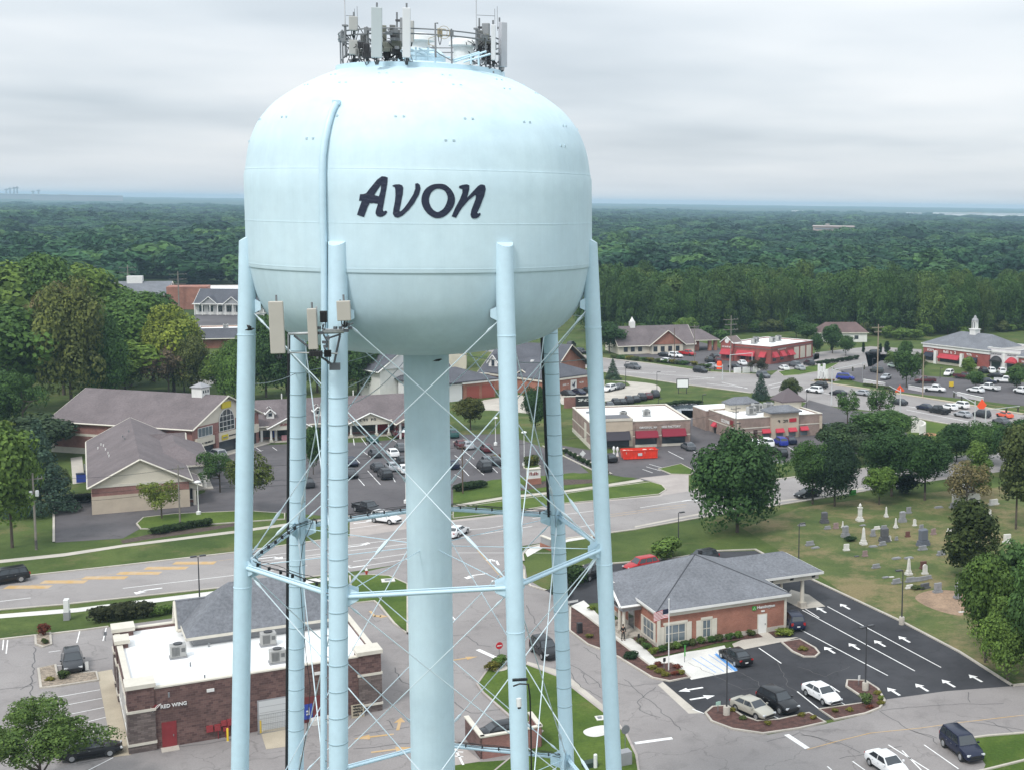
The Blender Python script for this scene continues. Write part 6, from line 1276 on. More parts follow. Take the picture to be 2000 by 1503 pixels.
def loft(mb, st, zb):
    rings = []
    for x, hw, zt in st:
        h = [(hw*.84, zb), (hw*.985, zb+.10), (hw, zb+.30), (hw*.985, zt-.20), (hw*.93, zt-.05), (hw*.78, zt+.012), (0, zt+.035)]
        rings.append([(x, y, z) for y, z in h]+[(x, -y, z) for y, z in h[-2::-1]])
    n = len(rings[0]); V = [p for r_ in rings for p in r_]; Fs = []
    for i in range(len(rings)-1):
        for k in range(n): Fs.append((i*n+k, i*n+(k+1) % n, (i+1)*n+(k+1) % n, (i+1)*n+k))
    Fs.append(tuple(range(n))[::-1]); Fs.append(tuple(range((len(rings)-1)*n, len(rings)*n))); mb.mesh(V, Fs)
def make_car(kind, far=False):
    Lc, Wc, zr, zbelt, zb, zh, (rb_, rt_, ft_, fb_), wr, wx, zt = KINDS[kind]; hw = Wc/2
    t = thing('parked_car', 'x', 'car'); pk = kind == 'pickup'; h = Lc/2
    mb = MB()
    if pk: st = [(-h, hw*.93, 1.02), (-h+.06, hw, 1.06), (rb_-.05, hw, 1.06), (rb_, hw, zbelt), (fb_-.1, hw, zbelt), (fb_+.3, hw*.99, zh), (h-.35, hw*.94, zh-.08), (h-.06, hw*.86, zh-.25), (h, hw*.8, zh-.38)]
    else: st = [(-h, hw*.82, zt-.28), (-h+.08, hw*.9, zt-.08 if kind != 'sedan' else zt-.02), (-h+.35, hw*.96, zt if kind == 'sedan' else zbelt), (rb_+.2, hw, zbelt+.0), (0, hw, zbelt-.02), (fb_-.1, hw, zbelt), (fb_+.25, hw*.985, zh), (h-.5, hw*.93, zh-.13), (h-.12, hw*.83, zh-.26), (h, hw*.72, zh-.40)]
    loft(mb, st, zb)
    bw, tw = hw*.90, hw*.70; zs = zbelt-.03
    # cabin shell in body paint with a crowned roof
    q = [(rb_, bw, zs), (fb_, bw, zs)]; rz = zr
    def ring(a, b, w, z): return [(a, -w, z), (b, -w, z), (b, w, z), (a, w, z)]
    base = ring(rb_, fb_, bw, zs); top = ring(rt_, ft_, tw, rz-.06); cr = ring(rt_+.12, ft_-.14, tw*.8, rz)
    V = base+top+cr; Fs = [(0, 1, 5, 4), (1, 2, 6, 5), (2, 3, 7, 6), (3, 0, 4, 7), (4, 5, 9, 8), (5, 6, 10, 9), (6, 7, 11, 10), (7, 4, 8, 11), (8, 9, 10, 11)]
    mb.mesh(V, Fs)
    # wheel arches and sills in black
    mb.mt(1)
    for sx in (-wx, wx):
        for sy in (-1, 1):
            ring_ = [(sx+(wr+.07)*math.cos(R(a)), sy*(hw+.004), max(zb-.02, wr+(wr+.07)*math.sin(R(a)))) for a in range(-40, 221, 20)]
            mb.face(ring_[::-1] if sy > 0 else ring_)
    mb.box((0, 0, zb-.02), (Lc-1.0, Wc*.86, .12))
    if pk: mb.box(((-h+rb_)/2+.0, 0, 1.085), (abs(-h-rb_)-.28, Wc-.32, .03))
    mb.mt(0)
    body = mb.build('body', [PAINTS['white'], BLACK], t, 32); body.material_slots[0].link = 'OBJECT'
    if pk:
        mb = MB()
        for sy in (-1, 1): mb.box(((-h+rb_)/2, sy*(hw-.09), 1.14), (abs(-h-rb_), .13, .14))
        mb.box((-h+.08, 0, 1.12), (.1, Wc-.1, .16)); bed = mb.build('bed_rail', [PAINTS['white']], t); bed.material_slots[0].link = 'OBJECT'
    def quad(pts, name, m_=CARGL):
        mb = MB(); mb.face(pts); return mb.build(name, m_, t)
    def lerp(a, b, f_): return tuple(a[i]+(b[i]-a[i])*f_ for i in range(3))
    def panel_(A, B, C, D, u0, u1, v0, v1, off):   # A-B base, D-C top
        def P(u, v): a = lerp(A, B, u); d = lerp(D, C, u); p = lerp(a, d, v); return tuple(p[i]+off[i] for i in range(3))
        return [P(u0, v0), P(u1, v0), P(u1, v1), P(u0, v1)]
    B0, B1, B2, B3 = base; T0, T1, T2, T3 = top; e = .012
    if far:
        mb = MB(); mb.face(panel_(B1, B2, T2, T1, .06, .94, .10, .92, (e, 0, e))); mb.face(panel_(B3, B0, T0, T3, .08, .92, .2, .9, (-e, 0, e)))
        mb.face(panel_(B0, B1, T1, T0, .08, .93, .12, .88, (0, -e, e))); mb.face(panel_(B2, B3, T3, T2, .07, .92, .12, .88, (0, e, e))); mb.build('windows', CARGL, t)
    else:
        quad(panel_(B1, B2, T2, T1, .05, .95, .08, .94, (e, 0, e)), 'windscreen'); quad(panel_(B3, B0, T0, T3, .08, .92, .2, .9, (-e, 0, e)), 'rear_window')
        splits = [(.07, .48), (.52, .94)] if kind in ('sedan', 'pickup', 'hatch') else [(.05, .27), (.30, .60), (.63, .94)]
        for a, b_ in splits: quad(panel_(B0, B1, T1, T0, a, b_, .12, .88, (0, -e, e)), 'side_window'); quad(panel_(B2, B3, T3, T2, 1-b_, 1-a, .12, .88, (0, e, e)), 'side_window')
        for sy in (-1, 1):
            mb = MB(); y = sy*hw*.66; mb.box((h-.10, y, zh-.32), (.16, .34, .13), R(-18*sy)); mb.build('headlight', LAMPG, t)
            mb = MB(); mb.box((-h+.05, sy*hw*.72, zt-.16), (.12, .26, .14 if kind == 'sedan' else .3), R(14*sy)); mb.build('taillight', LAMPR, t)
            mb = MB(); mb.box((fb_-.25, sy*(hw+.07), zbelt+.06), (.16, .16, .12)); o = mb.build('wing_mirror', [PAINTS['white']], t); o.material_slots[0].link = 'OBJECT'
            mb = MB(); mb.box((-.1, sy*(hw+.002), zbelt-.17), (.14, .03, .03)); mb.box((-.95, sy*(hw+.002), zbelt-.17), (.14, .03, .03)) if not pk else None; mb.build('door_handle', RIM, t)
        mb = MB(); mb.box((h-.03, 0, zh-.46), (.1, hw*1.05, .16)); mb.box((h-.02, 0, zb+.12), (.09, hw*1.3, .12)); mb.build('grille', BLACK, t)
        mb = MB(); mb.box((-h-.01, 0, zt-.42), (.04, .34, .13)); mb.build('number_plate', WPLAS, t)
    for sx in (-wx, wx):
        for sy in (-1, 1):
            mb = MB(); mb.tube([(sx, sy*(hw-.20), wr), (sx, sy*(hw-.18), wr), (sx, sy*(hw+.0), wr), (sx, sy*(hw+.015), wr)], [wr-.03, wr, wr, wr-.035], 18); w = mb.build('wheel', TYRE, t, 40)
            if not far: 
                mb = MB(); mb.tube([(sx, sy*(hw+.0), wr), (sx, sy*(hw+.022), wr)], [wr*.66, wr*.62], 14); mb.build('rim', RIM, w, 40)
    return t
PROTO = {}; USED = {}
def paint(t, col):
    for c in bpy.data.objects:
        if c.parent is t and c.name.split('.')[0] in ('body', 'wing_mirror', 'bed_rail'): c.material_slots[0].material = PAINTS[col]
NAMEK = {'sedan': 'sedan', 'suv': 'SUV', 'big_suv': 'large SUV', 'van': 'van', 'hatch': 'hatchback', 'pickup': 'pickup truck'}
def car(px, py, nose, kind, col, where, grp, name='parked_car', far=None):
    p = G(px, py); q = G(*nose); far = (p.length > 215) if far is None else far; key = (kind, far)
    p.z = .02
    if key not in PROTO: PROTO[key] = t = make_car(kind, far); KID[key] = [c for c in bpy.data.objects if c.parent is t]
    elif not USED.get(key): t = PROTO[key]
    else: t = None
    if t is not None and not USED.get(key): USED[key] = 1; ks = KID[key]
    else:
        t = PROTO[key].copy(); COL.objects.link(t); ks = []
        for c in KID[key]:
            d = c.copy(); COL.objects.link(d); d.parent = t; ks.append(d)
            for g in SUB.setdefault(c.name, [x for x in bpy.data.objects if x.parent is c and x.name.startswith('rim')][:1]):
                e = g.copy(); COL.objects.link(e); e.parent = d
    for c in ks:
        if c.name.split('.')[0] in ('body', 'wing_mirror', 'bed_rail'): c.material_slots[0].material = PAINTS[col]
    t.name = name; t.location = p; t.rotation_euler = (0, 0, math.atan2(q.y-p.y, q.x-p.x))
    tag(t, f"{col.replace('_', ' ')} {NAMEK[kind]} {where}", 'car' if kind != 'pickup' else 'truck', grp); return t
KID = {}; SUB = {}
near = [
 (1470, 1392, (1500, 1405), 'sedan', 'champagne', 'leftmost of three cars facing the mulch bed', 'cars in the bank lot'),
 (1519, 1381, (1549, 1396), 'suv', 'black', 'between the champagne and the white car', 'cars in the bank lot'),
 (1605, 1364, (1637, 1382), 'sedan', 'white', 'right of the black SUV in the bank lot', 'cars in the bank lot'),
 (1436, 1290, (1400, 1268), 'sedan', 'black', 'nosed up to the bank path beside the white pad', 'cars in the bank lot'),
 (1549, 1221, (1530, 1198), 'suv', 'navy', 'entering the drive-through beside the bank wall', 'cars in the bank lot'),
 (1878, 1469, (1910, 1495), 'big_suv', 'navy', 'beside the grass corner at bottom right', 'cars in the street-side bays'),
 (1733, 1503, (1770, 1528), 'sedan', 'white', 'cut by the bottom edge of the photo', 'cars in the street-side bays'),
 (1064, 1277, (1100, 1305), 'suv', 'black', 'driving down the cracked side street', None),
 (754, 1019, (790, 1024), 'suv', 'white', 'crossing the concrete apron behind the tower', None),
 (717, 1000, (755, 1012), 'pickup', 'black', 'waiting at the plaza exit behind the tower', None),
 (893, 1044, (940, 1020), 'sedan', 'white', 'half hidden behind the tower riser on the main road', None),
 (10, 1137, (-60, 1148), 'big_suv', 'black', 'driving left at the left edge on the main road', None),
 (142, 1303, (146, 1330), 'suv', 'charcoal', 'parked behind the gravel bed with round bush', 'cars at the shoe store'),
 (178, 1475, (260, 1462), 'sedan', 'black', 'under the leafy tree at bottom left', 'cars at the shoe store'),
 (1154, 1127, (1120, 1140), 'suv', 'black', 'left of the bank beyond the tower leg', 'cars in the bank lot'),
 (1252, 1112, (1220, 1118), 'suv', 'red', 'behind the bank roof by the lawn', 'cars in the bank lot'),
 (1370, 1098, (1340, 1104), 'suv', 'charcoal', 'with only its roof showing behind the bank ridge', 'cars in the bank lot'),
 (990, 1437, (1020, 1431), 'sedan', 'black', 'parked behind the brick bin enclosure wall', None),
 (1577, 969, (1540, 975), 'sedan', 'black', 'on the main road behind the cemetery pair of trees', None),
 (424, 893, (380, 880), 'suv', 'silver', 'by the brick pier under the arched window', 'cars in the plaza lot'),
 (418, 915, (380, 905), 'sedan', 'black', 'behind the small tree beside the shop wing', 'cars in the plaza lot'),
]
# the plaza lot: nose pixel given by the bay direction
def bay(px, py, back=False): return (px-30, py-26) if not back else (px+30, py+26)
mid = [
 (686, 907, 1, 'sedan', 'navy', 'upper of two just right of the left front leg'), (685, 930, 1, 'sedan', 'black', 'lower of two just right of the left front leg'),
 (732, 890, 0, 'sedan', 'charcoal', 'left of the white car in the middle row'), (767, 889, 0, 'sedan', 'white', 'in the middle row behind the bracing rods'), (783, 878, 0, 'sedan', 'grey', 'behind the white car in the middle row'),
 (727, 862, 0, 'sedan', 'teal', 'in front of the white portico doors'), (778, 852, 0, 'suv', 'maroon', 'right of the white portico'),
 (737, 917, 0, 'sedan', 'charcoal', 'behind the black SUV left of the riser'), (752, 932, 0, 'suv', 'black', 'nearest in the row left of the riser'), (765, 916, 0, 'sedan', 'silver', 'right of the black SUV left of the riser'), (786, 908, 0, 'suv', 'black', 'touching the left side of the riser'), (789, 921, 0, 'sedan', 'white', 'half hidden by the left side of the riser'),
 (884, 912, 0, 'sedan', 'navy', 'touching the right side of the riser'), (946, 917, 0, 'van', 'black', 'alone near the lawn right of the riser'), (968, 905, 0, 'sedan', 'charcoal', 'behind the black van by the right front leg'), (884, 852, 0, 'suv', 'teal', 'showing just right of the riser near the shops'),
 (899, 872, 0, 'sedan', 'maroon', 'left of the silver one right of the riser'), (914, 874, 0, 'sedan', 'silver', 'by the pole right of the riser'), (950, 880, 0, 'sedan', 'maroon', 'by the tall light and shrubs near the right front leg'), (950, 905, 0, 'hatch', 'grey', 'behind the rear of the black van'),
 (600, 948, 0, 'sedan', 'charcoal', 'between the left rear leg and the planted bed'), (628, 880, 1, 'suv', 'black', 'behind the overflow pipe by the shops')]
for a, b_, back, k, c, w, g_ in [(*x[:2], x[2], *x[3:6], 'cars in the plaza lot') for x in mid]: near.append((a, b_, bay(a, b_, back), k, c, w, g_))
SL = lambda x, y, s_=1: (x-26*s_, y-13*s_)
for x in [(1344, 876, SL(1344, 876), 'sedan', 'grey', 'at the end of the mattress store by the young tree'), (1471, 869, SL(1471, 869), 'sedan', 'white', 'left of the white SUV at the restaurant strip'), (1497, 870, SL(1497, 870), 'suv', 'white', 'between the white sedan and blue SUV'), (1524, 868, SL(1524, 868), 'suv', 'blue', 'right of the white SUV at the strip'), (1542, 864, SL(1542, 864), 'sedan', 'navy', 'right of the blue SUV under the tree'),
          (1523, 890, SL(1523, 890), 'suv', 'black', 'in the row nearest the big trees'), (1614, 842, SL(1614, 842, -1), 'pickup', 'charcoal', 'at the right end of the restaurant strip'), (1190, 899, SL(1190, 899), 'sedan', 'black', 'showing beside the outer right leg by the red skip'), (1612, 853, SL(1612, 853), 'sedan', 'silver', 'beside the pickup at the right end of the strip')]: near.append((*x, 'cars at the stores'))
for x in [(1110, 772, (1140, 778), 'sedan', 'charcoal', 'first under the eagle mural'), (1131, 769, (1160, 775), 'sedan', 'navy', 'second under the eagle mural'), (1150, 766, (1180, 772), 'sedan', 'black', 'third, just left of the outer right leg'),
          (1190, 763, (1170, 768), 'suv', 'white', 'just right of the outer right leg'), (1208, 759, (1190, 764), 'sedan', 'grey', 'right of the white one by the leg')]: near.append((*x, 'cars by the brick hall'))
for k, (x_, y_, c) in enumerate([(1190, 795, 'grey'), (1202, 791, 'black'), (1215, 789, 'black'), (1228, 786, 'charcoal'), (1241, 783, 'black'), (1253, 780, 'black'), (1266, 777, 'maroon'), (1279, 774, 'charcoal')]):
    near.append((x_, y_, (x_-10, y_-8), 'suv' if k % 2 else 'sedan', c, f"number {k+1} from the left in the row by the pond lawn", 'row of cars by the pond lawn'))
hwy = [(1236, 720, 'pickup', 'grey', 'on the highway beside the small spruce', 1), (1368, 727, 'suv', 'black', 'on the highway in front of the red restaurant', 1), (1491, 737, 'suv', 'grey', 'turning at the junction by the red restaurant', 1), (1590, 766, 'suv', 'white', 'on the highway above the end tower roof', -1), (1600, 757, 'suv', 'black', 'beyond the white SUV near the junction island', -1), (1637, 771, 'sedan', 'black', 'behind the left roadside tree', -1), (1683, 771, 'sedan', 'silver', 'between the two roadside trees', -1),
 (1756, 789, 'sedan', 'charcoal', 'under the left orange road sign', -1), (1806, 799, 'sedan', 'navy', 'leading the queue on the highway', -1), (1834, 806, 'pickup', 'black', 'second in the highway queue', -1), (1853, 799, 'sedan', 'white', 'left of two in the far queue lane', -1), (1876, 796, 'suv', 'white', 'right of two in the far queue lane', -1), (1880, 813, 'sedan', 'silver', 'behind the black pickup in the queue', -1), (1917, 813, 'suv', 'charcoal', 'between the silver one and the orange one', -1), (1962, 814, 'sedan', 'orange', 'last in the queue', -1), (1955, 826, 'sedan', 'grey', 'in front of the orange one', -1), (1105, 693, 'sedan', 'white', 'seen between the right-hand legs on the highway', 1), (1135, 690, 'suv', 'black', 'between the right-hand legs behind the highway kerb', 1)]
for a, b_, k, c, w, d in hwy:
    s0, s1 = None, None
    for (x0, y0), (x1, y1) in zip(hw_S, hw_S[1:]):
        if x0 <= a <= x1: s0 = (y1-y0)/(x1-x0)
    near.append((a, b_, (a+40*d, b_+40*d*(s0 or .25)), k, c, w, 'traffic on the highway'))
for a, b_, nz, k, c, w in [(1320, 698, (1340, 700), 'suv', 'white', 'left in the lot between the office and red restaurant'), (1342, 694, (1362, 696), 'pickup', 'red', 'right in the lot between the office and red restaurant'), (1303, 708, (1325, 710), 'sedan', 'white', 'behind the roadside shrubs of that lot'), (1299, 696, (1320, 698), 'sedan', 'black', 'left of the white SUV by the office'), (1333, 711, (1355, 713), 'sedan', 'charcoal', 'behind the shrubs nearest the highway'),
    (1385, 707, (1370, 700), 'suv', 'black', 'left of the dark red one at the red restaurant'), (1402, 708, (1390, 698), 'suv', 'maroon', 'parked by the red awnings'), (1395, 699, (1380, 694), 'sedan', 'charcoal', 'behind the maroon one by the awnings'), (1392, 718, (1410, 720), 'sedan', 'silver', 'nearest the road at the red restaurant'), (1449, 712, (1430, 706), 'sedan', 'white', 'under the white sign frame'), (1437, 720, (1455, 722), 'sedan', 'black', 'behind the orange barrel'),
    (1531, 722, (1510, 716), 'sedan', 'white', 'first along the restaurant drive'), (1562, 722, (1540, 716), 'sedan', 'silver', 'second along the restaurant drive'), (1552, 716, (1530, 711), 'suv', 'grey', 'behind the first two along the drive'), (1580, 713, (1560, 708), 'suv', 'charcoal', 'third along the restaurant drive'),
    (1116, 676, (1130, 672), 'suv', 'black', 'far off between the two right legs'), (1093, 683, (1110, 680), 'sedan', 'silver', 'far off right of the rear leg')]: near.append((a, b_, nz, k, c, w, 'cars around the red restaurant'))
for a, b_, nz, k, c, w in [(1853, 733, (1830, 741), 'suv', 'white', 'in front of the red shop awning'), (1882, 739, (1905, 741), 'pickup', 'maroon', 'below the bright green tree'), (1920, 727, (1910, 722), 'suv', 'black', 'left of the white ones at the white shops'), (1936, 728, (1926, 722), 'suv', 'white', 'under the black arched awning'), (1956, 729, (1946, 723), 'suv', 'white', 'under the red arched awning'), (1944, 737, (1920, 735), 'sedan', 'black', 'in the aisle before the white shops'), (1962, 747, (1985, 748), 'pickup', 'white', 'with long bed right of the lot'), (1984, 749, (1995, 756), 'suv', 'olive', 'at the right edge beside the white pickup'),
    (1905, 765, (1880, 762), 'sedan', 'white', 'left of two by the yellow barrier'), (1933, 761, (1910, 758), 'pickup', 'white', 'right of two by the yellow barrier'), (1825, 764, (1850, 766), 'pickup', 'white', 'alone beside the tall brown pole'), (1807, 747, (1785, 747), 'pickup', 'maroon', 'behind the tall pole in the lot'), (1712, 727, (1690, 723), 'suv', 'olive', 'at the left end of the shopping lot'), (1730, 740, (1710, 746), 'sedan', 'silver', 'driving through the left of the shopping lot'), (1747, 718, (1770, 722), 'sedan', 'pale_green', 'behind the trees in the shopping lot'), (1651, 741, (1670, 742), 'van', 'blue', 'behind the white entrance sign'), (1704, 693, (1680, 693), 'suv', 'black', 'by the cypress trees beyond the lot'),
    (1998, 768, (1975, 764), 'pickup', 'white', 'cut by the right edge of the lot'), (1912, 748, (1890, 744), 'suv', 'olive', 'under the small tree in the lot'), (1930, 748, (1950, 749), 'sedan', 'navy', 'between the olive and long white one')]: near.append((a, b_, nz, k, c, w, 'cars in the shopping lot'))
for a, b_, nz, k, c, w in [(392, 694, (375, 690), 'pickup', 'red', 'seen between the trees at far left'), (398, 703, (420, 702), 'van', 'grey', 'below the red one between the trees'), (412, 700, (430, 699), 'sedan', 'charcoal', 'right of the grey one between the trees')]: near.append((a, b_, nz, k, c, w, 'cars seen between the left trees'))
for x in near: car(*x, name='moving_car' if x[6] in (None, 'traffic on the highway') and x[5] != 'parked behind the brick bin enclosure wall' else 'parked_car')
# ================================================================ TREES AND SHRUBS
LEAF = leafmat('leaves'); LEAFF = leafmat('wood_leaves', True)
def rdir(rng):
    z = rng.uniform(-1, 1); a = rng.uniform(0, 2*math.pi); s_ = math.sqrt(1-z*z); return Vector((s_*math.cos(a), s_*math.sin(a), z))
def leafquad(V, Fs, p, n, s_, rng):
    t = n.cross(rdir(rng))
    if t.length < 1e-3: t = Vector((1, 0, 0))
    t.normalize(); b = n.cross(t); k = len(V); w = s_*rng.uniform(.7, 1.15); h = s_*rng.uniform(.5, .95); bend = n*s_*rng.uniform(-.25, .25)
    V += [p-t*w-b*h*.5, p+t*w*.2-b*h+bend, p+t*w+b*h*.3, p-t*w*.1+b*h+bend]; Fs.append((k, k+1, k+2, k+3))
def crown_mesh(seed, lobes, n, leaf, shape='round', A=2.0, floor=.10, low=False):
    """a crown of unit radius and unit height made of leaf clumps gathered on lobes of uneven size"""
    rng = random.Random(seed); Ls = []
    for i in range(lobes):
        if shape == 'loose':
            d = rdir(rng); d.z = abs(d.z); rr = rng.uniform(.35, .92); c = Vector((d.x*rr, d.y*rr, .48+d.z*rr*.46)); s_ = rng.uniform(.10, .20)
        elif shape == 'round':
            d = rdir(rng); d.z = abs(d.z)*1.0 if rng.random() < .7 else d.z*.6; rr = rng.uniform(.30, .74); c = Vector((d.x*rr, d.y*rr, .52+d.z*rr*.52)); s_ = rng.uniform(.22, .42)*(1.1-.35*rr)
        elif shape == 'tall':
            z = rng.uniform(.18, .95); a = rng.uniform(0, 6.283); rr = (1-abs(z-.45)*1.15)*rng.uniform(.25, .75); c = Vector((math.cos(a)*rr, math.sin(a)*rr, z)); s_ = rng.uniform(.22, .36)
        elif shape == 'cone':
            z = (i+.5)/lobes; a = i*2.4; rr = (1-z)*.72; c = Vector((math.cos(a)*rr, math.sin(a)*rr, .06+z*.9)); s_ = .12+.30*(1-z)
        elif shape == 'spread':
            a = rng.uniform(0, 6.283); rr = rng.uniform(.2, .8); z = rng.uniform(.45, .9)-rr*.15; c = Vector((math.cos(a)*rr, math.sin(a)*rr, z)); s_ = rng.uniform(.16, .30)
        Ls.append((c, s_))
    if shape in ('round', 'tall'): Ls.append((Vector((0, 0, .5)), .48)); Ls.append((Vector((0, 0, .3)), .38))
    if low: Ls += [(Vector((math.cos(i*1.1+seed)*.52, math.sin(i*1.1+seed)*.52, .24+.05*(i % 3))), .30+.05*(i % 2)) for i in range(6)]
    V = []; Fs = []; tot = sum(s_*s_ for _, s_ in Ls)
    for c, s_ in Ls:
        m = int(n*s_*s_/tot); sub = [(rdir(rng), rng.uniform(.25, .5)) for _ in range(7)]
        for _ in range(m):
            d = rdir(rng)
            if d.z < -.35 and rng.random() < .6: d.z = -d.z
            k = s_*(.72+.28*rng.random()**.5)
            for sd_, w in sub:
                q = d.dot(sd_)
                if q > .6: k += s_*w*(q-.6)
            if rng.random() < .16: k *= rng.uniform(.4, .9)
            p = c+Vector((d.x*k, d.y*k, d.z*k*1.15/A))
            if shape == 'cone': p.z -= .10*math.hypot(p.x, p.y)
            if p.z < floor: p.z = floor+rng.uniform(0, .05)
            nn = (d+rdir(rng)*.5).normalized(); k0 = len(V); leafquad(V, Fs, Vector((0, 0, 0)), nn, leaf*rng.uniform(.7, 1.3), rng)
            for q_ in range(k0, len(V)): w_ = V[q_]; V[q_] = Vector((p.x+w_.x, p.y+w_.y, p.z+w_.z/A))
    me = bpy.data.meshes.new('crown'); me.from_pydata(V, [], Fs); me.materials.append(LEAF); me.update(); return me, Ls
def trunk_mesh(seed, Ls, r0_=.035, bark=None, fork=.30):
    rng = random.Random(seed); mb = MB(); top = Vector((rng.uniform(-.04, .04), rng.uniform(-.04, .04), .62))
    mb.tube([(0, 0, -.02), (0, 0, fork*.6), (top.x*.5, top.y*.5, fork), top], [r0_*1.25, r0_, r0_*.85, r0_*.25], 8)
    for c, s_ in Ls[:9]:
        st = Vector((0, 0, rng.uniform(fork*.75, .5))); mid_ = st.lerp(c, .5)+Vector((0, 0, -.03)); mb.tube([st, mid_, c], [r0_*.5, r0_*.3, r0_*.1], 5)
    return mb.data('trunk', [bark or BARK], 50)
CR = {}
def variant(key, *a, **k):
    me, Ls = crown_mesh(*a, **k); CR[key] = (me, Ls)
for i in range(5): variant(('round', i), 10+i, 40+4*i, 7500, .060, A=2.4)
for i in range(3): variant(('dense', i), 40+i, 52, 19000, .038, A=2.1)
for i in range(3): variant(('low', i), 140+i, 50, 21000, .037, A=2.0, floor=.03, low=True)
for i in range(3): variant(('tall', i), 50+i, 44, 7500, .066, shape='tall', A=3.2)
for i in range(2): variant(('spread', i), 60+i, 20, 3800, .040, shape='spread')
for i in range(2): variant(('spruce', i), 70+i, 30, 6500, .045, shape='cone', A=3.4, floor=.02)
variant(('near', 0), 90, 64, 17000, .022, A=2.2, shape='loose')
for i in range(3): variant(('shrub', i), 80+i, 12, 1100, .11, A=2.0, floor=.08)
TRK = {}
def plant(px, py, wpx, hpx, kind, tint, label, name='tree', grp=None, cat='tree', lift=0.0, vi=None, world=None, size=None):
    """stands at the pixel where its trunk meets the ground; wpx, hpx the crown's width and whole height in the photo"""
    if not size and kind in ('dense', 'round', 'spread'): wpx *= 1.14; lift *= .6
    p = world if world is not None else G(px, py); dist = p.length; sc = dist/F*1.0
    rr, hh = size if size else (wpx*sc/2, hpx*sc/.95)
    ks = sorted(k for k in CR if k[0] == kind); v = ks[(vi if vi is not None else int(abs(px*7+py*3))) % len(ks)]
    me, Ls = CR[v]; t = thing(name, label, cat, (p.x, p.y, 0), (px*1.7) % 6.28, grp)
    if kind in ('shrub',):
        o = bpy.data.objects.new('foliage', me); COL.objects.link(o); o.parent = t; o.scale = (rr*1.15, rr*1.15, hh*1.0); o.location = (0, 0, -.12*hh)
        if v not in TRK: TRK[v] = trunk_mesh(v[1]+5, Ls, .04, fork=.12)
        s_ = bpy.data.objects.new('stem', TRK[v]); COL.objects.link(s_); s_.parent = t; s_.scale = (rr, rr, hh*.8)
    else:
        o = bpy.data.objects.new('crown', me); COL.objects.link(o); o.parent = t
        o.scale = (rr*1.06, rr*1.06, hh*(1-lift)); o.location = (0, 0, hh*lift)
        if v not in TRK: TRK[v] = trunk_mesh(v[1]+3, Ls, bark=BARKD if kind in ('dense', 'spruce') else BARK)
        s_ = bpy.data.objects.new('trunk', TRK[v]); COL.objects.link(s_); s_.parent = t; kxy = min(rr, hh*.45); s_.scale = (kxy, kxy, hh*(1-lift)*.98); lift = lift
        if lift > .02:
            mb = MB(); mb.tube([(0, 0, -.05), (0, 0, hh*lift+.1)], [kxy*.048, kxy*.042], 8); b_ = mb.build('lower_trunk', BARK, t, 50)
            s_.location = (0, 0, hh*lift)
    o.color = (*tint, 1); return t
DK = (.040, .090, .030); MD = (.062, .125, .036); BR = (.105, .175, .042); YG = (.15, .20, .04); OL = (.082, .108, .038); BN = (.16, .14, .075); BG = (.06, .105, .08); CY = (.026, .044, .022); GR = (.14, .115, .09); LM = (.12, .20, .042)
P_ = plant
P_(1440, 1038, 186, 192, 'low', DK, 'large dark rounded tree on the lawn behind the bank', vi=0, lift=.0)
P_(1587, 983, 92, 118, 'dense', MD, 'dark tree left of a pair beside the parked car and street', vi=1, lift=.14)
P_(1630, 987, 100, 122, 'low', (.024, .052, .026), 'bluish dark tree, right of the pair at the cemetery edge', vi=2, lift=.08)
P_(1717, 984, 62, 74, 'round', LM, 'small bright green tree at the top of the cemetery', vi=1, lift=.15)
P_(1741, 968, 125, 130, 'low', DK, 'broad dark tree behind the small bright one', vi=0, lift=.2)
P_(1770, 962, 70, 45, 'shrub', (.014, .03, .014), 'very dark low bush beneath the cemetery edge trees', name='bush', cat='bush')
P_(1806, 976, 92, 124, 'dense', DK, 'dark tree with straight trunk at the cemetery edge', vi=1, lift=.24)
P_(1888, 1003, 94, 100, 'spread', BN, 'brownish thin-crowned tree in front of the green cone', vi=0, lift=.1)
P_(1908, 975, 66, 104, 'tall', BR, 'bright green pointed tree behind the brownish one', vi=1, lift=.1)
P_(1984, 1032, 96, 190, 'tall', OL, 'tall olive tree at the right edge of the cemetery', vi=2, lift=.18)
P_(1893, 1128, 122, 146, 'tall', (.058, .082, .024), 'dark spreading evergreen among the gravestones', vi=2, lift=.02)
P_(1925, 1292, 130, 215, 'dense', BR, 'light green tree left in the clump at lower right', vi=2, lift=.06)
P_(1992, 1285, 120, 240, 'round', (.07, .135, .045), 'darker tree behind the clump at lower right', vi=3, lift=.15)
P_(1968, 1328, 135, 155, 'low', BR, 'dense tree nearest the lot at lower right', vi=1, lift=.10)
P_(2030, 1340, 150, 240, 'dense', MD, 'tree cut by the right edge beside the bank lot', vi=0, lift=.1)
P_(1700, 872, 90, 70, 'round', MD, 'bushy tree behind the cemetery row left of the ring wall', vi=3, lift=.1); P_(1740, 862, 84, 62, 'dense', MD, 'low tree left of the curved monument wall', vi=2, lift=.1); P_(1690, 905, 70, 60, 'round', (.05, .08, .04), 'pale bush-like tree over the side street', vi=1, lift=.1)
P_(1655, 833, 54, 74, 'spread', MD, 'left one of two roadside trees by the restaurant strip', vi=1, lift=.2); P_(1718, 830, 60, 72, 'spread', MD, 'right one of two roadside trees by the restaurant strip', vi=0, lift=.2)
P_(1640, 895, 90, 70, 'round', (.045, .08, .035), 'rounded tree in front of the strip’s right end', vi=0, lift=.1)
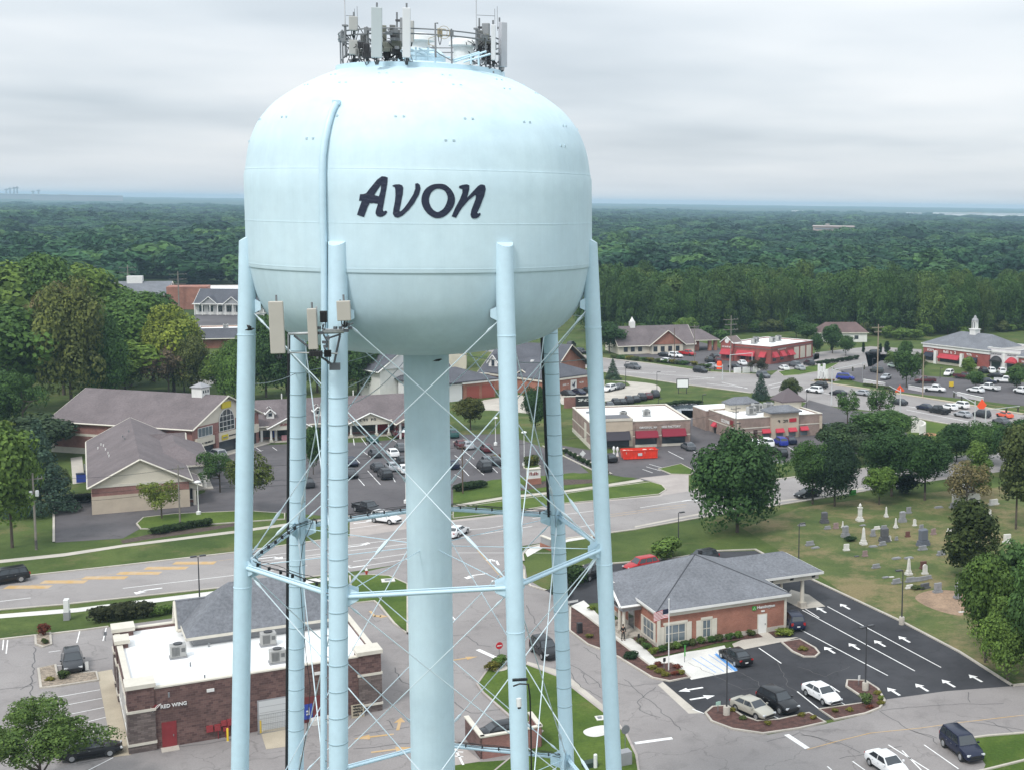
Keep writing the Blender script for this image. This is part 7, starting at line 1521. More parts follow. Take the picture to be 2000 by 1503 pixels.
P_(1868, 900, 90, 72, 'dense', DK, 'dark tree left of three below the highway lawn', vi=0); P_(1925, 905, 90, 80, 'dense', MD, 'dark tree middle of three below the highway lawn', vi=1); P_(1985, 930, 90, 110, 'dense', DK, 'dark tree right of three below the highway lawn', vi=2); P_(1830, 930, 60, 66, 'round', MD, 'tree peeping over the middle of the cemetery row', vi=2)
P_(919, 838, 58, 60, 'round', (.085, .095, .022), 'yellowish green lot tree right of the riser', vi=0, lift=.2)
P_(1046, 842, 50, 84, 'dense', DK, 'dark upright tree left of the rear right leg', vi=1)
P_(316, 1012, 66, 70, 'spread', YG, 'small yellow green tree on the grass island', vi=0, lift=.2)
P_(488, 1000, 92, 112, 'spread', (.075, .10, .028), 'thin-crowned tree behind the outer left leg', vi=1, lift=.16)
P_(430, 960, 70, 75, 'spread', MD, 'small tree between the shop wing and outer left leg', vi=0, lift=.2)
P_(612, 925, 36, 90, 'round', MD, 'narrow tree in the planted bed by the overflow pipe', vi=1, lift=.05)
P_(24, 1068, 104, 196, 'round', BR, 'big bright green tree at the left edge by the pole', vi=2, lift=.08)
P_(80, 1000, 110, 160, 'spruce', BG, 'blue-green spruce by the shop wing', vi=1)
P_(100, 975, 60, 60, 'round', OL, 'olive bush-like tree at the foot of the spruce', vi=1)
P_(70, 895, 130, 75, 'round', (.042, .07, .035), 'wide grey green tree behind the spruce', vi=3, lift=.05); P_(5, 900, 60, 70, 'round', YG, 'yellow green tree top at the left edge behind', vi=1)
P_(47, 862, 66, 122, 'spread', MD, 'slim-trunked tree alone on the lawn at left', vi=1, lift=.35)
P_(80, 1560, 225, 178, 'near', (.10, .165, .045), 'leafy tree filling the bottom left corner', vi=0, lift=.02); 
P_(1197, 741, 30, 40, 'spruce', BG, 'small spruce beside the highway right of the leg', vi=0); P_(1486, 781, 38, 52, 'spruce', BG, 'blue spruce standing by the highway behind the strip', vi=1)
P_(1545, 781, 44, 40, 'round', OL, 'round tree next to the blue spruce', vi=2); P_(1520, 784, 36, 16, 'shrub', OL, 'low hedge shrub between spruce and round tree', name='bush', cat='bush')
for x, y, w, h, k, c, l in [(1770, 756, 56, 74, 'round', MD, 'largest tree in the shopping lot'), (1748, 722, 40, 36, 'spread', BR, 'small tree left of the largest one in the lot'), (1892, 736, 30, 36, 'round', LM, 'bright green tree before the shop row'), (1905, 757, 34, 32, 'round', MD, 'small dark green lot tree below the bright one'), (1985, 760, 40, 44, 'round', MD, 'tree at the right edge of the shopping lot'), (1768, 702, 30, 34, 'round', MD, 'tree beyond the lot by the cypress pair'), (1990, 735, 24, 26, 'round', OL, 'tree in front of the end shop'),
    (1800, 732, 26, 44, 'spread', OL, 'thin tree behind the tall pole'), (1652, 695, 34, 38, 'round', MD, 'dark tree on the lawn left of the cypresses'), (1596, 696, 26, 44, 'round', DK, 'dark tree at the right end of the red restaurant'), (1626, 690, 44, 52, 'round', DK, 'tree in front of the ranch building'), (1555, 660, 46, 46, 'round', DK, 'tree right of the red restaurant roof'), (1575, 668, 40, 36, 'round', MD, 'tree at the left of the ranch building'), (1340, 662, 46, 42, 'round', LM, 'bright round tree between the office and wood'), (1190, 690, 60, 60, 'round', DK, 'dark tree at the left end of the office'), (1290, 648, 40, 34, 'round', OL, 'olive tree behind the office roof'),
    (1480, 730, 42, 30, 'spread', (.05, .05, .03), 'bare-looking tree at the corner of the red restaurant')]: P_(x, y, w, h, k, c, l, lift=.1)
for k, (x, y, w, h) in enumerate([(1686, 690, 8, 20), (1719, 690, 9, 18), (1732, 692, 14, 24), (1778, 692, 8, 18), (1625, 686, 8, 16)]): P_(x, y, w, h, 'tall', (.02, .045, .02), f'narrow dark cypress, number {k+1} from left' if k < 4 else 'narrow dark cypress by the ranch building', name='cypress', grp='cypresses beyond the shopping lot', vi=k)
# the wood at left, tree by tree
wl = [(30, 805, 120, 180, 'round', MD, 'front tree at the left edge of the left wood'), (140, 800, 110, 215, 'tall', OL, 'tall olive tree at the front of the left wood'), (125, 770, 90, 190, 'round', BN, 'reddish brown topped tree in the left wood'), (200, 790, 90, 150, 'dense', DK, 'dark tree behind the corner building roof'), (245, 775, 110, 100, 'round', LM, 'bright low tree above the long brown roof'), (255, 755, 130, 160, 'dense', MD, 'broad mid green tree in the centre of the left wood'), (340, 765, 110, 150, 'tall', YG, 'yellow green tall tree at right of the left wood'), (300, 745, 110, 150, 'dense', DK, 'dark tree behind the yellow green one'),
      (20, 745, 130, 200, 'round', BR, 'bright tree top at upper left of the left wood'), (80, 740, 120, 210, 'dense', MD, 'second row tree near the left edge'), (165, 720, 110, 180, 'round', BR, 'bright rounded crown at the top of the left wood'), (230, 715, 110, 138, 'dense', MD, 'mid green crown right of the bright one'), (300, 700, 100, 98, 'round', BR, 'light crown below the far brick gable'), (60, 700, 120, 160, 'round', BR, 'rear light crown at upper left'), (120, 690, 110, 140, 'dense', MD, 'rear crown behind the reddish top'), (-10, 860, 90, 120, 'dense', DK, 'dark tree cut by the left edge'), (330, 775, 60, 100, 'spread', GR, 'bare grey-brown small tree under the left wood'), (375, 772, 60, 105, 'tall', OL, 'tree standing between the wood and the pale lot'), (360, 768, 50, 120, 'tall', MD, 'slender tree left of the pale lot'),
      (440, 785, 60, 96, 'round', BR, 'tree just left of the outer left leg'), (458, 790, 56, 116, 'dense', MD, 'dark tree partly behind the outer left leg'), (520, 775, 80, 140, 'dense', DK, 'dark tree between the left legs'), (560, 770, 70, 130, 'dense', DK, 'dark tree behind the left rear leg'), (620, 765, 80, 120, 'dense', MD, 'dark tree behind the overflow pipe'), (700, 770, 90, 110, 'dense', DK, 'dark tree right of the left front leg'), (745, 765, 70, 90, 'round', MD, 'tree left of the cream box building'), (535, 730, 80, 110, 'round', MD, 'rear tree between the left legs'), (690, 735, 80, 80, 'round', BR, 'lighter tree right of the left front leg under the tank')]
for x, y, w, h, k, c, l in wl: P_(x, y, w*1.2, h*.97, ('low' if y > 760 else 'dense') if k in ('tall', 'dense') else k, tuple(min(.3, q*f_) for q, f_ in zip(c, (1.35, 1.25, 1.1))), l, grp='trees of the left wood', lift=.06)
# the front of the wood behind the restaurants: each tree on its own, the rest beyond as one
rng = random.Random(77); nrow = 0
def edge_y(x): return 652-6*math.sin(x*.013)-((x-1150)/850)*4
for row in range(5):
    for k in range(25):
        x = 1150+k*37+rng.uniform(-12, 12)+(row % 2)*18; y = edge_y(x)-row*7.5-rng.uniform(0, 4); p = G(x, y)
        hh = rng.uniform(16, 23.5); rr = rng.uniform(5.4, 8.4)
        P_(x, y, 0, 0, rng.choice(['round', 'dense', 'round']) if row else 'low', rng.choice([MD, MD, (.07, .125, .036), (.085, .14, .04), (.060, .115, .04)]), 'leafy tree in the front rows of the wood behind the restaurants', name='wood_tree', grp='front trees of the wood behind the restaurants', size=(rr, hh), vi=rng.randrange(5))
for k in range(46):
    x = rng.uniform(1180, 2000); y = edge_y(x)+rng.uniform(2, 10)
    if 1200 < x < 1335 or 1420 < x < 1590 or 1800 < x: y = edge_y(x)+1
    P_(x, y, 0, 0, 'shrub', rng.choice([MD, BR, OL]), 'low green bush along the foot of the wood', name='bush', cat='bush', grp='bushes along the foot of the wood', size=(rng.uniform(2.2, 4.2), rng.uniform(3, 6)))
# far woods: instanced mass
src = []
for i in range(4):
    me, _ = crown_mesh(200+i, 20, 900, .15, A=2.0); me.materials.clear(); me.materials.append(LEAFF)
    for v in me.vertices: v.co.z *= 1.0
    o = bpy.data.objects.new('wood_crown_source', me); src.append(o)
sc_ = bpy.data.collections.new('wood_crown_sources')
for o in src: sc_.objects.link(o)
ng = bpy.data.node_groups.new('scatter_crowns', 'GeometryNodeTree')
ng.interface.new_socket('Geometry', in_out='INPUT', socket_type='NodeSocketGeometry'); ng.interface.new_socket('Geometry', in_out='OUTPUT', socket_type='NodeSocketGeometry')
gi = ng.nodes.new('NodeGroupInput'); go = ng.nodes.new('NodeGroupOutput'); ip = ng.nodes.new('GeometryNodeInstanceOnPoints'); ci = ng.nodes.new('GeometryNodeCollectionInfo'); m2p = ng.nodes.new('GeometryNodeMeshToPoints')
ci.inputs['Collection'].default_value = sc_; ci.inputs['Separate Children'].default_value = True; ci.inputs['Reset Children'].default_value = True
ip.inputs['Pick Instance'].default_value = True
def attr(nm, ty): n = ng.nodes.new('GeometryNodeInputNamedAttribute'); n.data_type = ty; n.inputs['Name'].default_value = nm; return n.outputs['Attribute']
L(ng, gi.outputs[0], m2p.inputs[0]); L(ng, m2p.outputs[0], ip.inputs['Points']); L(ng, ci.outputs[0], ip.inputs['Instance']); L(ng, attr('sc', 'FLOAT_VECTOR'), ip.inputs['Scale']); L(ng, attr('ro', 'FLOAT_VECTOR'), ip.inputs['Rotation']); L(ng, attr('ix', 'INT'), ip.inputs['Instance Index']); L(ng, ip.outputs[0], go.inputs[0])
def far_wood(name, pts, label):
    me = bpy.data.meshes.new(name); me.from_pydata([p[0] for p in pts], [], [])
    for nm, ty, vals, key in (('sc', 'FLOAT_VECTOR', [c for p in pts for c in p[1]], 'vector'), ('ro', 'FLOAT_VECTOR', [c for p in pts for c in (0, 0, p[2])], 'vector'), ('ix', 'INT', [p[3] for p in pts], 'value')):
        a = me.attributes.new(nm, ty, 'POINT'); a.data.foreach_set(key, vals)
    o = bpy.data.objects.new(name, me); COL.objects.link(o); md = o.modifiers.new('scatter', 'NODES'); md.node_group = ng; tag(o, label, 'wood', kind='stuff'); return o
rng = random.Random(8)
def clear_of(p, far_b=[(G(332, 604), 62), (G(400, 614), 48), (G(398, 680), 40)]):
    return all((p-c).length > r_ for c, r_ in far_b)
def wood(x0, x1, yfun, dmax, dens, name, label, zscale=1.0, dmin=None):
    pts = []; d = dmin or 0; A0 = math.atan2(*(lambda v: (v.x, v.y))(ray(x0, 600))); A1 = math.atan2(*(lambda v: (v.x, v.y))(ray(x1, 600)))
    dd = 0
    r_ = d
    while r_ < dmax:
        step = dens*(1+r_/900.0); a = A0
        while a < A1:
            aa = a+rng.uniform(-.4, .4)*step/r_; rr = r_+rng.uniform(-.45, .45)*step; p = Vector((math.sin(aa)*rr, math.cos(aa)*rr, 0)); a += step/r_
            v = p-Vector((0, 0, CH)); zc = v.dot(fw); X = PX+F*v.dot(rt)/zc; Y = PY-F*v.dot(up)/zc
            if Y > yfun(X) or not clear_of(p): continue
            nz = noise.noise(Vector((p.x*.0035, p.y*.0035, 0))); s_ = step*rng.uniform(.46, .92); h = (15+10*nz+rng.uniform(-4.5, 4.5))*zscale
            if rng.random() < .08: h *= 1.18
            pts.append(((p.x, p.y, -1.0 if h > s_ else -1), (s_, s_, h), rng.uniform(0, 6.28), rng.randrange(4)))
        r_ += step
    return far_wood(name, pts, label)
def yl(X):
    if X < 1150: 
        return 562 if X > 240 else 640
    return edge_y(X)-36
wood(-120, 2120, yl, 2600, 12.0, 'wood', 'dark green wood stretching from the buildings towards the skyline', dmin=380)
wood(-150, 2150, lambda X: 500, 6500, 9.0, 'distant_wood', 'hazy far wood reaching the skyline', dmin=2600)
# wooded land rolling up to the skyline
mb = MB(); NX, NY = 150, 46; V = []; Fs = []
for j in range(NY):
    rr = 6200*(13000/6200)**(j/(NY-1))
    for i in range(NX):
        a = R(-43)+R(60)*i/(NX-1); x, y = math.sin(a)*rr, math.cos(a)*rr; base_h = 14+min(1, (rr-6200)/6000)*24
        V.append((x, y, base_h+7*noise.noise(Vector((x*.0006, y*.0006, 2)))+4*noise.noise(Vector((x*.004, y*.004, 5)))+2.5*noise.noise(Vector((x*.02, y*.02, 7)))))
for j in range(NY-1):
    for i in range(NX-1): Fs.append((j*NX+i, j*NX+i+1, (j+1)*NX+i+1, (j+1)*NX+i))
mb.mesh(V, Fs); hm = mat('far_canopy', (.040, .070, .030), .95, .3, .004, fine=.3, fscale=.05)
o = mb.build('wooded_hills', hm, None, 80); tag(o, kind='structure')
# ================================================================ POLES, SIGNS, STONES, PEOPLE
def hgt(px, py0, py1):
    """height of something standing at pixel (px,py1) whose top shows at py0"""
    b_ = G(px, py1); d = ray(px, py0); k = b_.length/math.hypot(d.x, d.y); return CH+d.z*k
def lamp(px, py0, py1, label, m=None, kind='shoe', base=False, r_=.07, face=None, name='street_lamp', grp='lamp posts'):
    m = m or DARKM; h = hgt(px, py0, py1); b_ = G(px, py1); t = thing(name, label, 'lamp post', b_, face if face is not None else .6, grp); z0 = 0
    if base: mb = MB(); mb.lathe([(.32, 0), (.32, .85), (.29, .9), (0, .9)], n=16); mb.build('concrete_base', CONC, t, 40); z0 = .85
    mb = MB(); mb.tube([(0, 0, z0), (0, 0, h)], [r_*1.25, r_*.75], 8); mb.build('pole', m, t, 50)
    if kind == 'shoe': mb = MB(); mb.box((.55, 0, h+.02), (.75, .36, .14)); mb.box((.15, 0, h), (.3, .08, .08)); mb.build('lamp_head', m, t)
    elif kind == 'twin':
        for s_ in (-1, 1): mb = MB(); mb.box((.5*s_, 0, h), (.7, .34, .14)); mb.build('lamp_head', m, t)
    elif kind == 'dome': mb = MB(); mb.lathe([(.1, h-.1), (.5, h+.02), (.45, h+.18), (.2, h+.3), (0, h+.32)], n=16); mb.build('lamp_head', WPLAS, t, 40); mb = MB(); mb.lathe([(.35, 0), (.35, .5), (.12, .6)], n=12); mb.build('base_cover', WPLAS, t, 40)
    elif kind == 'finial': mb = MB(); mb.lathe([(.05, h), (.11, h+.07), (0, h+.15)], n=10); mb.build('finial', m, t, 40)
    return t
lamp(390, 1084, 1172, 'dark twin-headed lamp post behind the shoe store hip roof', kind='twin')
lamp(388, 941, 1004, 'white domed lamp post beside the cream gable wing', WPLAS, 'dome'); lamp(793, 842, 981, 'white domed lamp post just left of the riser', WPLAS, 'dome'); lamp(968, 816, 868, 'white domed lamp post by the flower bed left of the right front leg', WPLAS, 'dome'); lamp(1024, 844, 908, 'white domed lamp post just right of the right front leg', WPLAS, 'dome')
lamp(1325, 1000, 1062, 'dark lamp post on the lawn above the bank roof'); lamp(1560, 1022, 1090, 'dark lamp post between bank canopy and gravestones'); lamp(1761, 1112, 1218, 'grey lamp post on concrete base at the cemetery edge', base=True, face=3.6)
lamp(1690, 1222, 1348, 'dark lamp post on the curved mulch island', base=True, kind='twin'); lamp(1419, 1266, 1396, 'dark lamp post with wide concrete base beside the champagne car', base=True, kind='finial')
lamp(1222, 706, 754, 'dark lamp post in the brick hall turning circle'); lamp(1283, 726, 770, 'dark lamp post behind the row by the pond lawn'); lamp(1286, 778, 800, 'short dark lamp post left of the pond'); lamp(1372, 770, 792, 'short dark lamp post right of the pond'); lamp(1704, 700, 722, 'dark lamp post in the shopping lot north side'); lamp(1575, 762, 806, 'dark lamp post rising behind the strip roof', r_=.06); lamp(1438, 826, 862, 'thin dark lamp post against the restaurant strip front')
lamp(1684, 708, 742, 'slim lamp post at the left of the shopping lot', TRIMG); lamp(1836, 718, 738, 'slim lamp post before the shop row', DARKM)
def upole(px, py0, py1, label, m=WOODP, arms=((.92, 2.4),), r_=.15, extras=True, rz=.6):
    h = hgt(px, py0, py1); t = thing('utility_pole', label, 'utility pole', G(px, py1), rz, 'utility poles'); mb = MB(); mb.tube([(0, 0, 0), (0, 0, h)], [r_*1.15, r_*.75], 10); mb.build('pole', m, t, 50)
    for f_, w in arms: mb = MB(); mb.box((0, .14, h*f_), (w, .12, .14)); a_ = mb.build('crossarm', m, t); mb = MB(); [mb.lathe([(.05, 0), (.07, .12), (.03, .2), (0, .22)], (x_, .14, h*f_+.07), 8) for x_ in (-w*.45, w*.45, 0.25*w)]; mb.build('insulator', GREYM, a_, 40)
    return t, h
t1, h1 = upole(71, 922, 1072, 'grey wooden utility pole with transformers by the left trees')
for s_ in (-.35, .4): mb = MB(); mb.lathe([(0, h1*.70), (.22, h1*.70), (.24, h1*.765), (.2, h1*.775), (0, h1*.78)], (s_, -.2, 0), 14); mb.build('transformer', LIGHTG, t1, 40)
mb = MB(); mb.lathe([(.17, .1), (.17, 1.3)], n=10); mb.build('cable_guard', BLACK, t1, 40)
t2, h2 = upole(352, 906, 1026, 'thin grey utility pole before the cream shop wing', arms=((.93, 1.6),), r_=.11)
t3, h3 = upole(904, 866, 962, 'brown utility pole behind the hedge right of the riser', BROWNP, arms=((.93, 1.4),), r_=.10)
t4, h4 = upole(1437, 792, 868, 'pale utility pole in front of the restaurant strip corner', arms=((.93, 2.2), (.84, 1.4)), r_=.13)
upole(1427, 616, 726, 'tall wooden pole with three crossarms left of the red restaurant front', arms=((.93, 5), (.84, 4), (.75, 5)), r_=.16)
upole(1356, 634, 707, 'wooden pole with short crossarms between office and red restaurant', arms=((.95, 3.5), (.9, 3)), r_=.13); upole(1317, 640, 709, 'plain dark pole in front of the brown-roofed office', BROWNP, arms=(), r_=.12)
upole(1713, 633, 758, 'tall tan pole with crossarms left in the shopping lot', mat('tan_pole', (.30, .24, .18), .9), arms=((.95, 4), (.88, 2.4)), r_=.17); upole(1802, 692, 775, 'bare tan pole beside the lone white pickup', mat('tan_pole', (.30, .24, .18), .9), arms=(), r_=.15)
for x_, a, c in ((175, 516, 578), (252, 517, 590), (350, 530, 605)): upole(x_, a, c, {175: 'leftmost of three tall poles at the wood edge far left', 252: 'middle of three tall poles at the wood edge far left', 350: 'rightmost of three tall poles, above the brick gable wall'}[x_], arms=((.93, 7), (.8, 7), (.68, 6)), r_=.25)
def wire(a, b_, sagm, label, n=14, r_=.022, k=0):
    t = thing('power_line', label, 'cable', a, 0, 'overhead power lines'); mb = MB(); mb.tube([Vector(a).lerp(Vector(b_), i/n)-Vector(a)-Vector((0, 0, 4*sagm*(i/n)*(1-i/n))) for i in range(n+1)], r_, 4); mb.build('wire', CABLE, t, 60)
A1 = G(71, 1072); A2 = G(352, 1026); A3 = G(904, 962); LFT = G(-300, 1110)
for k, (f1, f2, f3) in enumerate(((.93, .95, .95), (.72, .70, .68), (.62, .60, .6))):
    p, q, s_, l_ = A1+Vector((0, 0, h1*f1)), A2+Vector((0, 0, h2*f2)), A3+Vector((0, 0, h3*f3)), LFT+Vector((0, 0, h1*f1))
    nm = ('top', 'middle', 'lowest')[k]; wire(l_, p, .7, f'{nm} overhead wire leaving the photo left of the transformer pole'); wire(p, q, .5, f'{nm} overhead wire passing in front of the cream shop wing'); wire(q, s_, .9, f'{nm} overhead wire crossing the plaza lot behind the tower legs')
wire(A3+Vector((0, 0, h3*.9)), G(1437, 868)+Vector((0, 0, h4*.9)), 1.0, 'overhead wire from the hedge pole to the restaurant strip pole')
# traffic signals with mast arms
def signal(px, py0, py1, arm, label):
    h = hgt(px, py0, py1); b_ = G(px, py1); t = thing('traffic_signal', label, 'traffic light', b_, 0, 'traffic signals at the junction'); mb = MB(); mb.tube([(0, 0, 0), (0, 0, h)], [.16, .11], 8); mb.build('pole', LIGHTG, t, 50)
    v = G(*arm)-b_; v.z = 0; mb = MB(); mb.tube([(0, 0, h*.92), v+Vector((0, 0, h*.98))], [.09, .05], 6); mb.build('mast_arm', LIGHTG, t, 50)
    for f_ in (.6, .95): mb = MB(); p = v*f_; mb.box((p.x, p.y, h*.86), (.35, .35, 1.0)); mb.build('signal_head', mat('signal_dark', (.05, .05, .03), .6), t)
signal(1757, 758, 836, (1735, 828), 'pole with thin mast arm beneath the left orange sign'); signal(1624, 716, 790, (1690, 778), 'signal pole with long arm across the highway'); signal(1411, 712, 742, (1385, 748), 'signal pole with long arm in front of the red restaurant'); signal(1903, 782, 838, (1860, 815), 'signal pole in front of the highway queue'); signal(1924, 795, 850, (1990, 845), 'signal pole at the right end of the queue')
def post_sign(px, py0, py1, label, face_m, shape='rect', w=.75, h=.75, post=GREYM, name='road_sign', cat='sign', rz=.6, line=None):
    H_ = hgt(px, py0, py1); b_ = G(px, py1); t = thing(name, label, cat, b_, rz); mb = MB(); mb.tube([(0, 0, 0), (0, 0, H_)], .035, 6); mb.build('post', post, t, 50); mb = MB()
    if shape == 'rect': mb.box((0, -.06, H_-h/2), (w, .03, h))
    elif shape == 'diamond': mb.box((0, -.06, H_-w*.7), (w, .03, w), M=Matrix.Rotation(R(45), 3, 'Y'))
    else: mb.tube([(0, -.05, H_-w/2), (0, -.09, H_-w/2)], w/2, 16 if shape == 'disc' else 8)
    p = mb.build('sign_plate', face_m, t)
    if line: mb = MB(); mb.box((0, -.105, H_-h/2), (w*.66, .01, .10)); mb.build('symbol', WPLAS, p)
    return t
post_sign(975, 1252, 1284, 'red round no-entry sign above the yellow green shrubs', mat('sign_red', (.5, .02, .03), .5), 'disc', .75, .75, line=True); post_sign(1221, 1414, 1462, 'grey back of a round sign beside the outer right leg', GREYM, 'disc', .8)
post_sign(1138, 878, 902, 'white diamond sign beside the mattress store drive', WPLAS, 'diamond', .85); post_sign(1677, 1317, 1338, 'small white sign post on the curved mulch island', WPLAS, 'rect', .25, .5); post_sign(1402, 1368, 1390, 'small green and white sign at the left end of the mulch island', mat('mint', (.4, .6, .5), .5), 'rect', .5, .35)
post_sign(1757, 751, 764, 'left orange diamond sign above the highway', ORNG, 'diamond', 2.2); post_sign(1917, 778, 800, 'right orange diamond sign above the queue', ORNG, 'diamond', 2.2); post_sign(1337, 1258, 1292, 'bright green post at the top of the white pad', GREENS, 'rect', .14, 1.2); post_sign(1297, 1283, 1312, 'small dark sign post left of the flagpole', BLACK, 'rect', .3, .4); post_sign(1247, 1236, 1256, 'short dark post sign by the bank porch', BLACK, 'rect', .25, .5)
post_sign(170, 1290, 1310, 'white sign post in a dark base beside the parked SUV', WPLAS, 'rect', .3, .9); post_sign(206, 1232, 1250, 'small sign post left of the store corner', GREYM, 'rect', .3, .4); post_sign(1665, 955, 966, 'small green street sign beyond the big trees', GREENS, 'rect', 1.4, .9); post_sign(1112, 1172, 1185, 'low pale direction board by the bank entrance', LIGHTG, 'rect', 2.2, .25)
t = thing('flagpole', 'white flagpole with a small stars-and-stripes flag by the bank', 'flagpole', G(1306, 1309), R(10)); H_ = hgt(1306, 1170, 1309); mb = MB(); mb.tube([(0, 0, 0), (0, 0, H_)], [.07, .045], 10); mb.lathe([(0, H_), (.09, H_+.08), (0, H_+.17)], n=8); mb.build('pole', WPLAS, t, 50)
mb = MB(); 
def FL(u, v): return (-.05-u*1.5, .12*math.sin(u*5), H_-.9-.35*u-v*.95)
for i in range(13):
    mb.mt(i % 2)
    for k in range(8): mb.face([FL(k/8, (i+1)/13), FL((k+1)/8, (i+1)/13), FL((k+1)/8, i/13), FL(k/8, i/13)])
mb.mt(2)
for k in range(3): mb.face([(a[0], a[1]-.01, a[2]) for a in (FL(k/8, .54), FL((k+1)/8, .54), FL((k+1)/8, 0), FL(k/8, 0))])
mb.build('flag', [mat('flag_red', (.45, .03, .05), .7), WPLAS, NAVY], t)
bollard(1163, 1500, 'white post at the bottom edge on the lawn', WPLAS, 1.3, .16)
bollard(167, 1309, 'dark squat bollard at the end of the gravel bed', BLACK, .7, .28)
# hydrant
t = thing('fire_hydrant', 'red hydrant with white cap on the grass verge', 'hydrant', G(716, 1122)); mb = MB(); mb.lathe([(.17, 0), (.17, .08), (.13, .1), (.13, .62)], n=12); mb.tube([(-.24, 0, .45), (.24, 0, .45)], .07, 8); mb.build('barrel', mat('hydrant_red', (.4, .03, .02), .5), t, 40); mb = MB(); mb.lathe([(.17, .62), (.17, .7), (.1, .85), (.04, .92), (0, .95)], n=12); mb.build('cap', WPLAS, t, 40)
def slab_(name, pts, label, m, h=.1, cat='cover'):
    P = XY(pts); c = sum(P, Vector())/len(P); t = thing(name, label, cat, c); mb = MB(); mb.prism([(p.x-c.x, p.y-c.y) for p in P], 0, h); mb.build('slab', m, t); mb = MB(); mb.prism([((p.x-c.x)*.5, (p.y-c.y)*.5) for p in P], h, h+.03); mb.build('lid', GREYM, t)
slab_('vault_cover', [(744, 1132), (770, 1130), (772, 1136), (746, 1138)], 'pale concrete vault cover on the grass verge', CONCW, .2); slab_('drain_frame', [(1161, 1400), (1178, 1398), (1180, 1407), (1166, 1408)], 'square concrete drain frame in the grass median', CONCW, .16)
def cabinet(px, py, w, d, h, label, m, rz=.5, name='utility_cabinet'): t = thing(name, label, 'cabinet', G(px, py), rz); mb = MB(); mb.box((0, 0, h/2+.05), (w, d, h)); o = mb.build('case', m, t); o.modifiers.new('b', 'BEVEL').width = .03; mb = MB(); mb.box((0, 0, .04), (w+.3, d+.3, .08)); mb.build('plinth', CONC, t); mb = MB(); mb.box((0, -d/2-.01, h*.55), (w*.8, .02, h*.7)); mb.build('door', m, t)
cabinet(1220, 1492, 1.0, .9, 1.2, 'dark grey cabinet at the foot of the outer right leg', TRIMG); cabinet(1152, 1497, 1.2, .8, .5, 'low dark green box at the bottom edge of the lawn', mat('dark_green', (.02, .04, .03), .6)); cabinet(1132, 1236, .55, .5, 1.2, 'black box on a post in the planting bed', BLACK, name='letter_box')
# monument signs
def monument(px, py, rz, w, h, label, face_, base_=None, d=.5, mk=None, cap=True):
    t = thing('monument_sign', label, 'sign', G(px, py), R(rz)); 
    if base_: mb = MB(); mb.box((0, 0, h*.2), (w*1.1, d*1.2, h*.4)); mb.build('base', base_, t)
    mb = MB(); mb.box((0, 0, h*(.7 if base_ else .5)), (w, d, h*(.6 if base_ else 1))); p = mb.build('sign_board', face_, t)
    if cap: mb = MB(); mb.box((0, 0, h+.05), (w*1.08, d*1.3, .12)); mb.build('cap', TRIMC, t)
    if mk: marks(p, 'f', -d/2, -w*.38, w*.38, h*.62, h*.2, mk, int(px))
monument(131, 1208, 110, .9, 2.3, 'tall narrow white sign slab on stone base by the sidewalk', WPLAS, TRIMG, .5, cap=False)
monument(1068, 1070, 130, 2.6, 1.5, 'low framed sign on brick base by the street corner', TRIMG, BRR, .4, WPLAS); monument(1042, 944, 30, 2.2, 2.6, 'brick and white sign block right of the right front leg', TRIMW, BRR, .8, REDD); monument(1125, 795, 20, 5.5, 2.6, 'long low red brick sign wall with black message board', BRP, None, .6); monument(1140, 797, 20, 3.6, 2.9, 'black message board with white emblem beside the brick sign wall', BLACK, None, .8, WPLAS, False)
monument(1163, 1060, 130, 1.0, 1.0, 'small reddish marker on the lawn above the bank', mat('pinkish', (.3, .2, .18), .8), None, .3)
t = thing('digital_board', 'small white billboard on two posts on the highway lawn', 'sign', G(1333, 768), R(10)); mb = MB(); mb.box((0, 0, 2.6), (3.0, .4, 2.2)); mb.build('board', BLACK, t); mb = MB(); mb.box((0, -.22, 2.6), (2.7, .04, 1.9)); mb.build('screen', mat('bright_white', (.92, .92, .92), .4), t)
for s_ in (-1, 1): mb = MB(); mb.tube([(s_, 0, 0), (s_, 0, 1.6)], .1, 6); mb.build('post', DARKM, t)
# low white walls along the shopping lot
for k, (a, c) in enumerate((((1687, 747), (1728, 754)), ((1775, 759), (1805, 765)), ((1870, 772), (1920, 783)))):
    p, q = G(*a), G(*c); d = q-p; t = thing('low_wall', ('left', 'middle', 'right')[k]+' of the three low white walls along the shopping lot', 'wall', p, math.atan2(d.y, d.x), 'low white walls along the shopping lot'); mb = MB(); mb.box((d.length/2, 0, .45), (d.length, .35, .9)); mb.build('wall', PW, t); mb = MB(); mb.box((d.length/2, 0, .95), (d.length+.2, .5, .1)); mb.build('coping', TRIMW, t)
for a, w_, lab in (((1607, 742), 4.5, 'white pillared entrance sign on the junction corner'), ((1862, 700), 0, '')):
    if not w_: continue
    t = thing('entrance_sign', lab, 'sign', G(*a), R(-60)); 
    for x_, hh in ((-2, 4.2), (-.7, 3.6), (.6, 4.6), (2, 3.2)): mb = MB(); mb.box((x_, 0, hh/2), (.6, .5, hh)); mb.build('pillar', WPLAS, t)
    mb = MB(); mb.box((0, -.1, 1.6), (4.2, .3, 1.4)); mb.build('board', WPLAS, t)
t = thing('sign_gantry', 'white goalpost-like frame in front of the red restaurant', 'sign', G(1447, 727), R(25)); h_ = hgt(1447, 692, 727)
mb = MB(); mb.tube([(-3.4, 0, 0), (-3.4, 0, h_), (3.4, 0, h_+.3), (3.4, 0, 0)], .12, 6); mb.build('frame', LIGHTG, t)
for x_ in (-1.5, 1.2, 4.4): mb = MB(); mb.box((x_, -1, .8), (2.2, .3, 1.6)); mb.build('panel', WPLAS, t)
